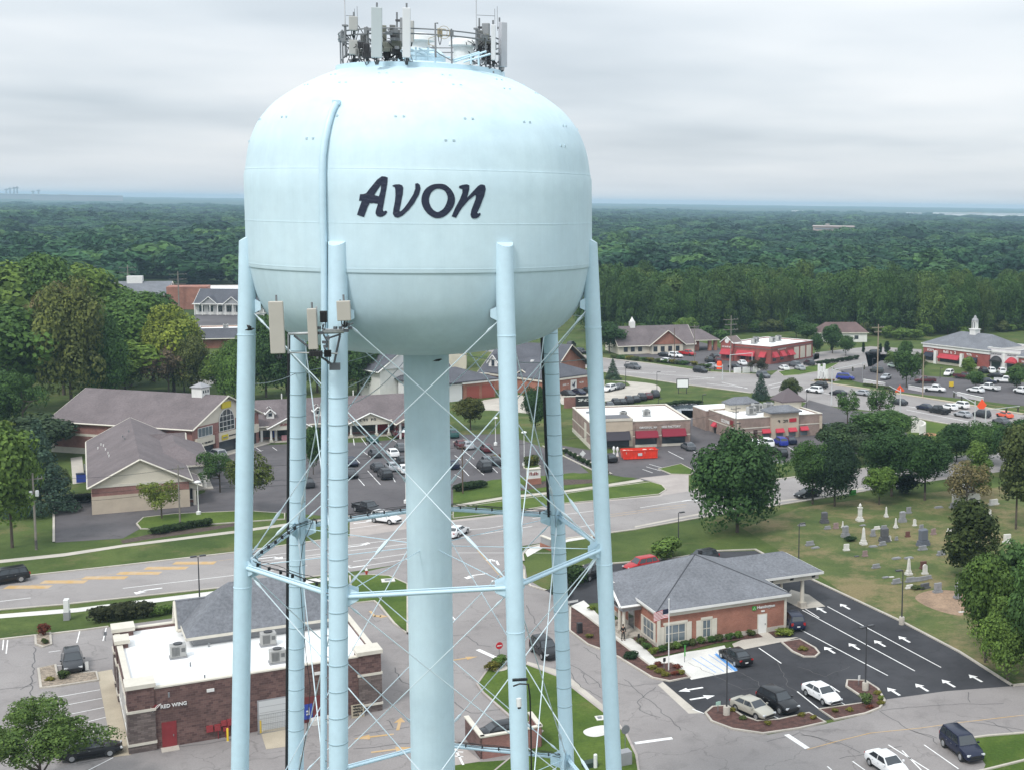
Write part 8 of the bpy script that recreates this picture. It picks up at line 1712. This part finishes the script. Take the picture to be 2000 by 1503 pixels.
t = thing('traffic_barrel', 'orange barrel beside the white frame sign', 'barrel', G(1405, 720)); mb = MB(); mb.lathe([(.8, 0), (.75, 1.6), (.6, 2.2), (0, 2.25)], n=14); mb.build('barrel', ORNG, t, 40); mb = MB(); mb.lathe([(.81, .6), (.80, .9)], n=14); mb.build('band', WPLAS, t, 40)
t = thing('barrier', 'small yellow barrier in the shopping lot', 'barrier', G(1858, 756), .3); mb = MB(); mb.box((0, 0, .9), (1.2, .2, 1.3)); mb.build('panel', YELS, t); mb = MB(); mb.box((-.5, 0, .2), (.1, .6, .4)); mb.box((.5, 0, .2), (.1, .6, .4)); mb.build('feet', DARKM, t)
# curved monument wall
t = thing('curved_wall', 'curved white monument wall on the highway lawn', 'wall', G(1788, 846)); mb = MB(); c0 = Vector((0, 0, 0))
for k in range(12):
    a = R(-70+k*15); b_ = R(-70+(k+1)*15); r_ = 1.7; V = [((r_+dr)*math.cos(x), (r_+dr)*math.sin(x), z) for x in (a, b_) for dr in (0, .45) for z in (0, 2.0+.09*k)]
    mb.mesh(V, [(0, 1, 5, 4), (2, 6, 7, 3), (1, 3, 7, 5), (0, 4, 6, 2), (0, 2, 3, 1), (4, 5, 7, 6)])
mb.build('wall', mat('monument_white', (.72, .70, .66), .7, .08), t); mb = MB(); mb.lathe([(1.9, 0), (1.8, .12), (0, .13)], (2.6, -.6, 0), 24); mb.build('flower_bed', mat('flower_bed', (.30, .16, .07), .9, .5, 2), t)
# brick bin enclosure
t = thing('bin_enclosure', 'brick bin enclosure with pale coping at the foot of the tower', 'enclosure', G(1000, 1490)); o_ = G(1000, 1490); Pq = [G(x, y)-o_ for x, y in ((912, 1440), (942, 1480), (1000, 1470), (1055, 1458), (1036, 1432))]
for a, c, h_ in ((0, 1, 1.9), (1, 2, 1.9), (2, 3, 1.9), (3, 4, 1.9)):
    p, q = Pq[a], Pq[c]; d = q-p; m_ = (p+q)/2; an = math.atan2(d.y, d.x); mb = MB(); mb.box((m_.x, m_.y, h_/2), (d.length, .3, h_), an); w_ = mb.build('wall', BRD if a == 0 else BRP, t); mb = MB(); mb.box((m_.x, m_.y, h_+.06), (d.length+.3, .42, .12), an); mb.build('coping', TRIMC, w_)
# bin yard beside the shop wing
sheet('bin_pad', [(138, 893), (160, 890), (166, 941), (142, 944)], 0.012, CONC)
t = thing('bin_yard', 'concrete bin yard screen with dark slats left of the shop wing', 'enclosure', G(166, 936), R(118)); mb = MB(); mb.box((3.2, 0, .8), (6.4, .15, 1.6)); mb.build('screen', DARKM, t); mb = MB(); [mb.box((.4+k*.9, -.1, .8), (.12, .08, 1.7)) for k in range(7)]; mb.build('slats', LIGHTG, t)
t = thing('bin', 'dark blue bin standing in the concrete yard by the shop wing', 'bin', G(160, 940), R(28)); mb = MB(); mb.box((0, 0, .75), (1.6, 1.1, 1.3)); mb.build('body', BLUES, t); mb = MB(); mb.box((0, 0, 1.45), (1.7, 1.2, .1)); mb.build('lid', NAVY, t)
# red skip
p0, p1 = G(1218, 897), G(1284, 894); d = p1-p0; t = thing('skip', 'bright red open-top skip in front of the mattress store', 'skip', p0, math.atan2(d.y, d.x)); Lx = d.length; mb = MB(); V = [(0, 0, .15), (Lx, 0, .15), (Lx, 2.3, .15), (0, 2.3, .15), (-.25, -.1, 1.75), (Lx+.05, -.1, 1.75), (Lx+.05, 2.4, 1.75), (-.25, 2.4, 1.75)]
mb.mesh(V, [(3, 2, 1, 0), (0, 1, 5, 4), (1, 2, 6, 5), (2, 3, 7, 6), (3, 0, 4, 7)]); mb.mesh([(v[0], v[1], v[2]+(.15 if i < 4 else -.02)) for i, v in enumerate([(.1, .1, .2), (Lx-.1, .1, .2), (Lx-.1, 2.2, .2), (.1, 2.2, .2), (-.15, 0, 1.75), (Lx, 0, 1.75), (Lx, 2.3, 1.75), (-.15, 2.3, 1.75)])], [(0, 1, 2, 3), (4, 5, 1, 0), (5, 6, 2, 1), (6, 7, 3, 2), (7, 4, 0, 3)]); mb.build('body', REDB, t)
mb = MB(); [mb.box((Lx*(k+.5)/9, -.1, .95), (.09, .12, 1.5)) for k in range(9)]; mb.box((Lx/2, -.12, 1.72), (Lx+.3, .14, .14)); mb.box((Lx/2, -.06, .2), (Lx, .1, .18)); mb.build('rib', REDB, t); mb = MB(); mb.box((Lx*.48, -.18, .95), (.8, .03, .5)); mb.build('label_plate', LIGHTG, t)
mb = MB(); rng = random.Random(3); [mb.box((rng.uniform(.5, Lx-.5), rng.uniform(.4, 2), 1.3), (rng.uniform(.5, 1.4), rng.uniform(.3, .8), .4), rng.uniform(0, 3)) for _ in range(9)]; mb.build('rubbish', TRIMC, t)
for k, (x_, y_, m_, lab) in enumerate(((1199, 889, WPLAS, 'white statue-like post left of the red skip'), (1206, 890, WPLAS, 'slim white figure-like post beside the red skip'), (1242, 866, TRIMC, 'cream urn by the mattress store pier'))): t = thing('urn_post', lab, 'ornament', G(x_, y_)); mb = MB(); mb.lathe([(.25, 0), (.2, .5), (.1, .9), (.28, 1.3), (.2, 1.7), (0, 1.9)], n=10); mb.build('urn', m_, t, 40); mb = MB(); mb.box((0, 0, .05), (.6, .6, .1)); mb.build('foot', CONC, t)
# birds
def bird(P, label, fly):
    t = thing('bird', label, 'bird', P, .5); mb = MB(); mb.tube([(-.22, 0, 0), (-.08, 0, .02), (.05, 0, .03), (.15, 0, .06), (.22, 0, .06)], [.01, .05, .06, .04, .008], 8); mb.build('body', BLACK, t, 60)
    for s_ in (-1, 1): mb = MB(); z_ = .22 if fly else -.02; mb.mesh([(.08, .03*s_, .03), (-.08, .03*s_, .03), (-.10 if fly else -.28, .35*s_ if fly else .05*s_, z_), (.05 if fly else -.2, .2*s_ if fly else .07*s_, z_*.8+.02)], [(0, 1, 2, 3)]); mb.build('wing', BLACK, t)
bird(TP(488, 644, -3.0), 'black bird in flight beside the outer left leg', True); bird(TP(855, 704, -1.45), 'black bird perched near the top of the riser', False)
# ---- gravestones ----------------------------------------------------------------
WST = mat('white_marble', (.66, .64, .60), .7, .12, 1.5); GST = mat('grey_granite', (.26, .26, .27), .7, .15, 2); DST = mat('dark_granite', (.10, .10, .11), .5, .15, 2); PST = mat('pink_granite', (.28, .20, .19), .7, .15, 2)
def C4(x, y): return 1560+x/4.061, 850+y/4.061
def stone(x, y, kind, m, label, s_=1.0, px=None):
    s_ *= .88
    p = G(*(px or C4(x, y))); t = thing('gravestone', label, 'gravestone', p, R(28)+(x % 7-3)*.05, 'gravestones'); mb = MB()
    def base(w, d, h, z=0, n='base'): b_ = MB(); b_.box((0, 0, z+h/2), (w*s_, d*s_, h*s_)); return b_.build(n, m, t)
    if kind == 'obelisk': base(.9, .9, .3); base(.65, .65, .35, .3*s_, 'plinth'); mb.mesh([(a*.24*s_, b_*.24*s_, .65*s_) for a, b_ in ((-1, -1), (1, -1), (1, 1), (-1, 1))]+[(a*.13*s_, b_*.13*s_, 2.3*s_) for a, b_ in ((-1, -1), (1, -1), (1, 1), (-1, 1))]+[(0, 0, 2.6*s_)], [(0, 1, 5, 4), (1, 2, 6, 5), (2, 3, 7, 6), (3, 0, 4, 7), (4, 5, 8), (5, 6, 8), (6, 7, 8), (7, 4, 8)]); mb.build('shaft', m, t)
    elif kind == 'urn': base(1.1, 1.1, .35); base(.8, .8, .35, .35*s_, 'plinth'); b_ = MB(); b_.box((0, 0, 1.5*s_), (.55*s_, .55*s_, 1.6*s_)); b_.box((0, 0, 2.35*s_), (.75*s_, .75*s_, .14*s_)); b_.build('shaft', m, t); mb.lathe([(.1*s_, 2.42*s_), (.26*s_, 2.65*s_), (.24*s_, 2.85*s_), (.1*s_, 2.95*s_), (.12*s_, 3.05*s_), (0, 3.15*s_)], n=12); mb.build('urn', m, t, 40)
    elif kind == 'block': base(1.15, .7, .3); base(1.0, .6, .22, .3*s_, 'step'); mb.box((0, 0, (.52+.45)*s_), (.8*s_, .42*s_, .9*s_)); mb.mesh([(a*.42*s_, b_*.22*s_, 1.42*s_) for a, b_ in ((-1, -1), (1, -1), (1, 1), (-1, 1))]+[(-.25*s_, 0, 1.58*s_), (.25*s_, 0, 1.58*s_)], [(0, 1, 5, 4), (1, 2, 5), (2, 3, 4, 5), (3, 0, 4)]); mb.build('tablet', m, t)
    elif kind == 'round':
        base(.7, .35, .16); ar = [(-.26, .16), (.26, .16)]+[(.26*math.cos(R(a)), .8+.26*math.sin(R(a))) for a in range(0, 181, 20)]; n = len(ar); V = [(x_*s_, -.07*s_, z_*s_) for x_, z_ in ar]+[(x_*s_, .07*s_, z_*s_) for x_, z_ in ar]; mb.mesh(V, [tuple(range(n)), tuple(range(n, 2*n))[::-1]]+[(i, i+n, (i+1) % n+n, (i+1) % n) for i in range(n)]); mb.build('tablet', m, t)
    elif kind == 'slab': base(.9, .45, .2); mb.box((0, 0, (.2+.35)*s_), (.75*s_, .22*s_, .7*s_)); mb.build('tablet', m, t)
    elif kind == 'wide': base(1.6, .5, .2); mb.box((0, 0, .45*s_), (1.3*s_, .28*s_, .5*s_)); mb.build('tablet', m, t)
    else: base(1.3, .6, .14); mb.box((0, 0, .18*s_), (1.1*s_, .45*s_, .1*s_)); mb.build('ledger', m, t)
    return t
for a in [(485, 675, 'urn', WST, 'tall white pillar stone with urn at the top of the cemetery'), (693, 645, 'obelisk', WST, 'stout white obelisk right of the tall urn pillar', .75), (872, 612, 'slab', GST, 'grey upright slab highest of the middle stones', 1.2), (822, 682, 'block', GST, 'large grey stepped stone below the highest slab', 1.2), (203, 690, 'block', DST, 'dark stepped stone at upper left of the cemetery', 1.25), (769, 732, 'obelisk', WST, 'slim white obelisk left of the large grey stepped stone', .7), (919, 712, 'round', WST, 'white rounded tablet right of the large stepped stone', 1.1), (349, 732, 'obelisk', WST, 'small white obelisk at left above the grey block', .5),
    (295, 735, 'slab', PST, 'pinkish leaning slab left of the small white obelisk', 1.1), (370, 800, 'block', GST, 'wide grey block below the small white obelisk', 1.2), (513, 860, 'obelisk', WST, 'tall white obelisk in the middle left of the cemetery', 1.1), (589, 797, 'block', GST, 'small grey pointed stone right of the tall white obelisk', .8), (679, 838, 'block', DST, 'tall dark greenish stone in the middle', 1.5), (722, 832, 'round', WST, 'small white rounded tablet touching the dark greenish stone', .85), (775, 828, 'slab', GST, 'small grey slab right of the small white tablet', .7), (972, 750, 'slab', GST, 'grey slab above the big dark block monument', 1.1), (1068, 782, 'slab', PST, 'reddish slab beside the evergreen upper left', 1.1), (864, 800, 'slab', mat('brown_stone', (.14, .06, .05), .7), 'brownish red slab left of the big dark monument', 1.0),
    (986, 868, 'block', mat('blue_granite', (.13, .14, .17), .6), 'big dark blue-grey stepped monument in the centre', 1.75), (982, 905, 'wide', GST, 'wide grey stone just in front of the big dark monument'), (378, 908, 'slab', WST, 'white square tablet at left centre', 1.15), (525, 955, 'slab', PST, 'pink slab below the tall white obelisk', 1.0), (459, 957, 'flat', DST, 'small dark flat stone left of the pink slab', .6), (228, 740, 'wide', GST, 'wide grey stone at left below the dark stepped stone', .8), (508, 712, 'flat', GST, 'flat grey stone under the tall urn pillar', .8), (620, 742, 'wide', WST, 'left of two pale wide stones in the upper middle', .8), (676, 735, 'wide', GST, 'right of two pale wide stones in the upper middle', .8),
    (88, 868, 'wide', GST, 'wide pale stone at the far left of the cemetery', 1.0), (132, 890, 'flat', GST, 'flat stone beside the far left wide stone'), (23, 712, 'flat', GST, 'flat stone at the extreme left edge of the cemetery'), (664, 868, 'wide', GST, 'wide grey stone under the dark greenish stone', .9), (590, 880, 'flat', GST, 'flat stone left of the wide one under the dark stone'), (775, 975, 'flat', GST, 'left flat stone on the bright green patch', 1.1), (872, 972, 'flat', GST, 'right flat stone on the bright green patch', 1.1), (1130, 945, 'wide', GST, 'wide stone partly behind the dark evergreen'), (613, 1048, 'wide', GST, 'low wide stone alone at lower left', .9), (988, 1052, 'slab', mat('brown_stone', (.14, .06, .05), .7), 'dark reddish slab above the white rounded one', 1.25),
    (872, 1102, 'obelisk', WST, 'stout white obelisk at the lower centre', 1.0), (1001, 1095, 'round', WST, 'white rounded tablet right of the lower obelisk', 1.4), (690, 1125, 'flat', GST, 'flat stone left of the lower white obelisk', .8), (735, 1122, 'flat', WST, 'small pale flat stone nearest the lower obelisk', .6), (775, 1170, 'wide', GST, 'leftmost of the row of weathered grey stones', 1.0), (885, 1158, 'wide', GST, 'second in the row of weathered grey stones', 1.0), (938, 1152, 'wide', GST, 'third in the row of weathered grey stones', .85), (985, 1145, 'wide', GST, 'fourth in the row of weathered grey stones', .85), (1025, 1135, 'wide', GST, 'last in the row of weathered grey stones', .8), (878, 1210, 'wide', WST, 'small pale stone below the weathered row', .8),
    (1000, 1210, 'wide', DST, 'dark wide stone with a plant on its left', 1.1), (1102, 1240, 'slab', GST, 'upright grey slab by the dirt patch', 1.5), (1255, 1290, 'urn', GST, 'dark grey cross-topped pillar beside the lower trees', .75), (1345, 1280, 'round', GST, 'leaning pale tablet at the edge of the lower trees', 1.4), (1290, 1400, 'flat', WST, 'white flat stone under the lower trees', .6), (1652, 848, 'slab', WST, 'white tall tablet right of the dark evergreen', 1.6), (1730, 1025, 'urn', WST, 'white urn pillar at the right edge'), (1768, 1090, 'round', GST, 'grey rounded tablet at the right edge', 1.5), (1710, 1130, 'obelisk', WST, 'small white ball-topped stone in the right-hand trees', .6), (1515, 632, 'round', WST, 'white rounded tablet in the shade at right', 1.1), (1272, 585, 'obelisk', WST, 'white small obelisk under the brownish tree', .5), (1235, 568, 'wide', GST, 'grey pair stone under the brownish tree', 1.3), (1545, 545, 'wide', CONCW, 'row of pale stone blocks at upper right', 1.4), (1110, 570, 'flat', GST, 'long flat stone at the upper middle right', 1.2), (1205, 762, 'wide', WST, 'white low stone touching the evergreen', .9)]: stone(*a[:5], s_=a[5] if len(a) > 5 else 1.0)
t = thing('mausoleum', 'small white mausoleum under the brownish tree', 'tomb', G(*C4(1325, 570)), R(28)); mb = MB(); mb.box((0, 0, 1.4), (3, 3.4, 2.8)); mb.build('wall', WST, t); gable_roof(t, WST, -1.5, 1.5, -1.7, 1.7, 2.8, 3.7, 'y', .2); mb = MB(); mb.box((0, -1.72, 1), (.9, .05, 1.9)); mb.build('door', DST, t)
# ---- shrubs near the buildings ----------------------------------------------------
def sh(px, py, r_, h, tint, label, grp=None, vi=0, name='shrub'): return plant(px, py, 0, 0, 'shrub', tint, label, name=name, cat='shrub', grp=grp, size=(r_, h), vi=vi)
RB = (.15, .045, .03); YB_ = (.17, .16, .035)
sh(84, 1240, .7, 1.7, RB, 'reddish shrub in the upper gravel bed', vi=0); sh(87, 1256, .45, .8, OL, 'small dark shrub below the reddish one', vi=1); sh(123, 1325, .75, 1.1, (.045, .075, .02), 'clipped round shrub in the gravel bed', vi=2); sh(98, 1328, .5, .5, YB_, 'yellowish tuft in the gravel bed', vi=0)
sh(975, 1302, 1.0, 1.5, BR, 'bright green shrub pair member right, by the no-entry sign', vi=1); sh(965, 1308, .9, 1.2, YB_, 'yellow green shrub at the tip of the grass median', vi=0)
for k in range(7): sh(196+k*14, 1214-k*1.6, 1.3, 2.3, (.040, .048, .022), f'dark olive hedge bush behind the store, number {k+1} from left', 'olive hedge behind the shoe store', k)
for k in range(6): sh(298+k*14, 1201-k*1.8, .8, 1.3, BR, f'round green bush behind the store, number {k+1} from left', 'round bushes behind the shoe store', k)
for k, (x, y, c) in enumerate([(1252, 1256, OL), (1262, 1266, MD), (1276, 1276, YG), (1292, 1272, MD), (1308, 1268, OL), (1322, 1266, BR), (1338, 1262, MD), (1352, 1260, OL), (1370, 1256, BR), (1388, 1253, MD), (1405, 1250, OL), (1424, 1248, MD), (1442, 1244, BR), (1465, 1240, OL)]): sh(x, y, .62, .9, c, 'leafy shrub in the bed along the bank walls', 'shrubs along the bank walls', k)
for k, (x, y, c) in enumerate([(1275, 1306, YB_), (1290, 1313, YB_), (1300, 1320, YB_), (1285, 1300, RB), (1318, 1318, RB), (1330, 1316, YB_), (1322, 1305, RB), (1235, 1284, (.02, .05, .02)), (1150, 1245, YB_), (1157, 1189, YG)]): sh(x, y, .55 if k != 7 else .9, .6 if k != 7 else .9, c, 'small colourful shrub in the bed between bank path and street', 'shrubs between the bank path and the street', k)
for k, (x, y, c) in enumerate([(1432, 1388, YB_), (1452, 1405, OL), (1500, 1415, YB_), (1567, 1398, YB_), (1588, 1404, YB_), (1630, 1390, YB_), (1660, 1388, YB_), (1715, 1355, YB_), (1720, 1366, YG), (1700, 1383, RB), (1722, 1375, YB_)]): sh(x, y, .42, .5, c, 'low yellowish tuft on the mulch islands', 'tufts on the mulch islands', k)
sh(1692, 1374, .8, 1.3, (.10, .15, .05), 'fluffy light green grass clump on the mulch island', vi=2); sh(1533, 1240, 1.1, 1.0, YG, 'yellow green shrub group at the bank corner'); sh(1568, 1269, .6, .6, YB_, 'yellowish tuft on the small round-ended island'); sh(1300, 1090, 2.6, 3.4, BR, 'large bushy shrub behind the bank roof', vi=1, name='bush'); sh(1095, 1165, 1.5, 2.4, (.03, .06, .02), 'dark shrub by the bank entrance left', vi=1, name='bush'); sh(1123, 1145, 1.8, 3.4, (.03, .06, .02), 'tall dark bush beside the tower right leg', vi=0, name='bush')
for k in range(8): sh(895+k*6.5, 958-k*1.2, 1.0, 1.5, (.028, .055, .02), f'dark clipped hedge bush right of the riser, number {k+1}', 'clipped hedge right of the riser', k)
for k in range(9): sh(303+k*13, 1042-k*2.2, .9, 1.3, (.030, .055, .018), f'dark hedge bush by the sidewalk at left, number {k+1}', 'dark hedge by the left sidewalk', k)
for k in range(9): sh(118+k*9, 985-k*1.2, 1.2, 1.6, (.012, .022, .012), f'very dark hedge bush behind the left drive, number {k+1}', 'dark hedge behind the left drive', k)
for k in range(14): sh(1258+k*8, 800-k*1.3 if k < 10 else 788, 1.2, 1.2, (.03, .06, .02), 'bush on the pond bank', 'bushes on the pond bank', k)
for k in range(10): sh(1105+k*8.5, 884+k*4.6, .7, 1.1, (.03, .06, .02), 'hedge bush along the mattress store drive', 'hedge along the mattress store drive', k)
for k in range(6): sh(955+k*6, 905-k*2, 1.0, 1.4, (RB, OL, YB_)[k % 3], 'red and green bush in the bed by the white lamp', 'bushes in the bed by the white lamp', k)
for k in range(3): sh(1030+k*8, 910-k, 1.0, 2.4, (OL, YB_, OL)[k], 'shrub round the lamp on the small lot island', 'shrubs on the small lot island', k)
for k in range(14): sh(1200+k*14+rng.uniform(-3, 3), 700+k*1.2 if k < 12 else 718, 1.6, 1.5, (OL, MD, YB_)[k % 3], 'low shrub along the highway kerb before the office', 'shrubs along the highway kerb', k)
for k in range(9): sh(1600+k*9, 712-k*1.3, 1.3, 1.5, (.025, .045, .02), 'dark clipped bush on the junction island', 'bushes on the junction island', k)
for k in range(6): sh(1596+k*6, 744, .8, .8, (YB_, (.3, .12, .05))[k % 2], 'flowering plant at the entrance sign', 'flowers at the entrance sign', k)
for k in range(9): sh(1690+k*6, 752+k*.9, .9, .8, OL, 'bush below the left low white wall', 'bushes below the left low white wall', k)
sh(1663, 1055, .9, .8, (.02, .05, .02), 'dark low shrub beside the white obelisk', vi=1); sh(1790, 1148, .9, .5, OL, 'creeping plant beside the dark wide stone', vi=0)
# ---- person --------------------------------------------------------------------------
SKIN = mat('skin', (.45, .28, .2), .6); CLO = mat('black_clothes', (.012, .012, .014), .85); HAIR = mat('dark_hair', (.02, .014, .01), .8)
def skin(name, par, pts, edges, rad, m, sub=1):
    me = bpy.data.meshes.new(name); me.from_pydata(pts, edges, []); me.materials.append(m); o = bpy.data.objects.new(name, me); COL.objects.link(o); o.parent = par
    me.skin_vertices.new() if hasattr(me.skin_vertices, 'new') and not me.skin_vertices else None
    md = o.modifiers.new('skin', 'SKIN'); 
    if not me.skin_vertices:
        bpy.context.view_layer.objects.active = o
    for v, r_ in zip(me.skin_vertices[0].data, rad): v.radius = (r_, r_) if not isinstance(r_, tuple) else r_
    me.skin_vertices[0].data[0].use_root = True; s2 = o.modifiers.new('s', 'SUBSURF'); s2.levels = sub; s2.render_levels = sub; return o
t = thing('person', 'person in black clothes standing on the pale path by the bank porch', 'person', G(1217, 1249)+Vector((0, 0, .02)), R(200))
def limb(mb, pts, rs): mb.tube(pts, rs, 10)
try:
    J = [(0, 0, .95), (0, 0, 1.15), (0, .01, 1.38), (0, .02, 1.5), (0, .03, 1.60), (0, .02, 1.70), (.18, 0, 1.42), (.26, .02, 1.15), (.20, .18, .98), (.16, .24, .93), (-.18, 0, 1.42), (-.27, 0, 1.14), (-.24, .08, .90), (-.23, .11, .82), (.10, 0, .90), (.13, .03, .50), (.16, -.02, .09), (.17, .13, .04), (-.10, 0, .90), (-.11, .02, .5), (-.13, .05, .09), (-.14, .19, .04)]
    E_ = [(0, 1), (1, 2), (2, 3), (3, 4), (4, 5), (2, 6), (6, 7), (7, 8), (8, 9), (2, 10), (10, 11), (11, 12), (12, 13), (0, 14), (14, 15), (15, 16), (16, 17), (0, 18), (18, 19), (19, 20), (20, 21)]
    Rr = [(.15, .11), (.14, .10), (.16, .10), .055, .085, .09, .06, .045, .035, .035, .06, .045, .035, .035, .09, .06, .045, .035, .09, .06, .045, .035]
    body = skin('body', t, J, E_, Rr, SKIN)
    g2 = lambda ids: [J[i] for i in ids]
    skin('jacket', t, g2([0, 1, 2, 3, 6, 7, 8, 10, 11, 12]), [(0, 1), (1, 2), (2, 3), (2, 4), (4, 5), (5, 6), (2, 7), (7, 8), (8, 9)], [(.17, .125), (.155, .115), (.175, .115), .065, .072, .058, .046, .072, .058, .046], CLO)
    skin('trousers', t, g2([0, 14, 15, 16, 18, 19, 20]), [(0, 1), (1, 2), (2, 3), (0, 4), (4, 5), (5, 6)], [(.165, .12), .1, .072, .058, .1, .072, .058], CLO)
except Exception as ex:
    print('skin fallback', ex)
for hx, s_ in (((.16, .24, .93), 1), ((-.23, .11, .82), -1)):
    mb = MB(); hx = Vector(hx)
    for k in range(4): a = Vector((s_*(.012*k-.02), .01+.008*k, -.03)); mb.tube([hx+a, hx+a+Vector((0, .01, -.04-.004*(2-abs(k-1)))), hx+a+Vector((0, -.01, -.075))], [.009, .008, .006], 5)
    mb.tube([hx+Vector((-.03*s_, .01, .02)), hx+Vector((-.05*s_, .03, -.01)), hx+Vector((-.045*s_, .04, -.035))], [.011, .009, .006], 5); mb.build('fingers', SKIN, t, 60)
mb = MB(); mb.lathe([(.088, 1.64), (.102, 1.70), (.09, 1.78), (.05, 1.815), (0, 1.82)], (0, .005, 0), 14); mb.build('hair', HAIR, t, 60)
mb = MB(); mb.lathe([(0, -.02), (.014, 0), (0, .02)], (0, .115, 1.655), 6); [mb.lathe([(0, -.01), (.012, 0), (0, .01)], (x_, .105, 1.69), 6) for x_ in (-.035, .035)]; mb.build('face_features', SKIN, t, 60)
for x_, y_ in ((.165, .07), (-.135, .12)): mb = MB(); mb.box((x_, y_, .04), (.1, .28, .08)); o = mb.build('shoe', BLACK, t); o.modifiers.new('b', 'BEVEL').width = .02
# ================================================================ AIR
mb = MB(); mb.box((0, 6600, 33.0), (26000, 14400, 80.0))
hz_ = mb.build('haze', [], None)
m = bpy.data.materials.new('haze_air'); m.use_nodes = True; t = m.node_tree; t.nodes.clear()
vo = t.nodes.new('ShaderNodeVolumePrincipled'); vo.inputs['Color'].default_value = (.50, .71, .90, 1); vo.inputs['Density'].default_value = 0.00012; vo.inputs['Anisotropy'].default_value = 0.0
ou = t.nodes.new('ShaderNodeOutputMaterial'); L(t, vo.outputs[0], ou.inputs['Volume'])
hz_.data.materials.clear(); hz_.data.materials.append(m); tag(hz_, 'thin pale haze over the whole landscape', 'haze', kind='stuff')
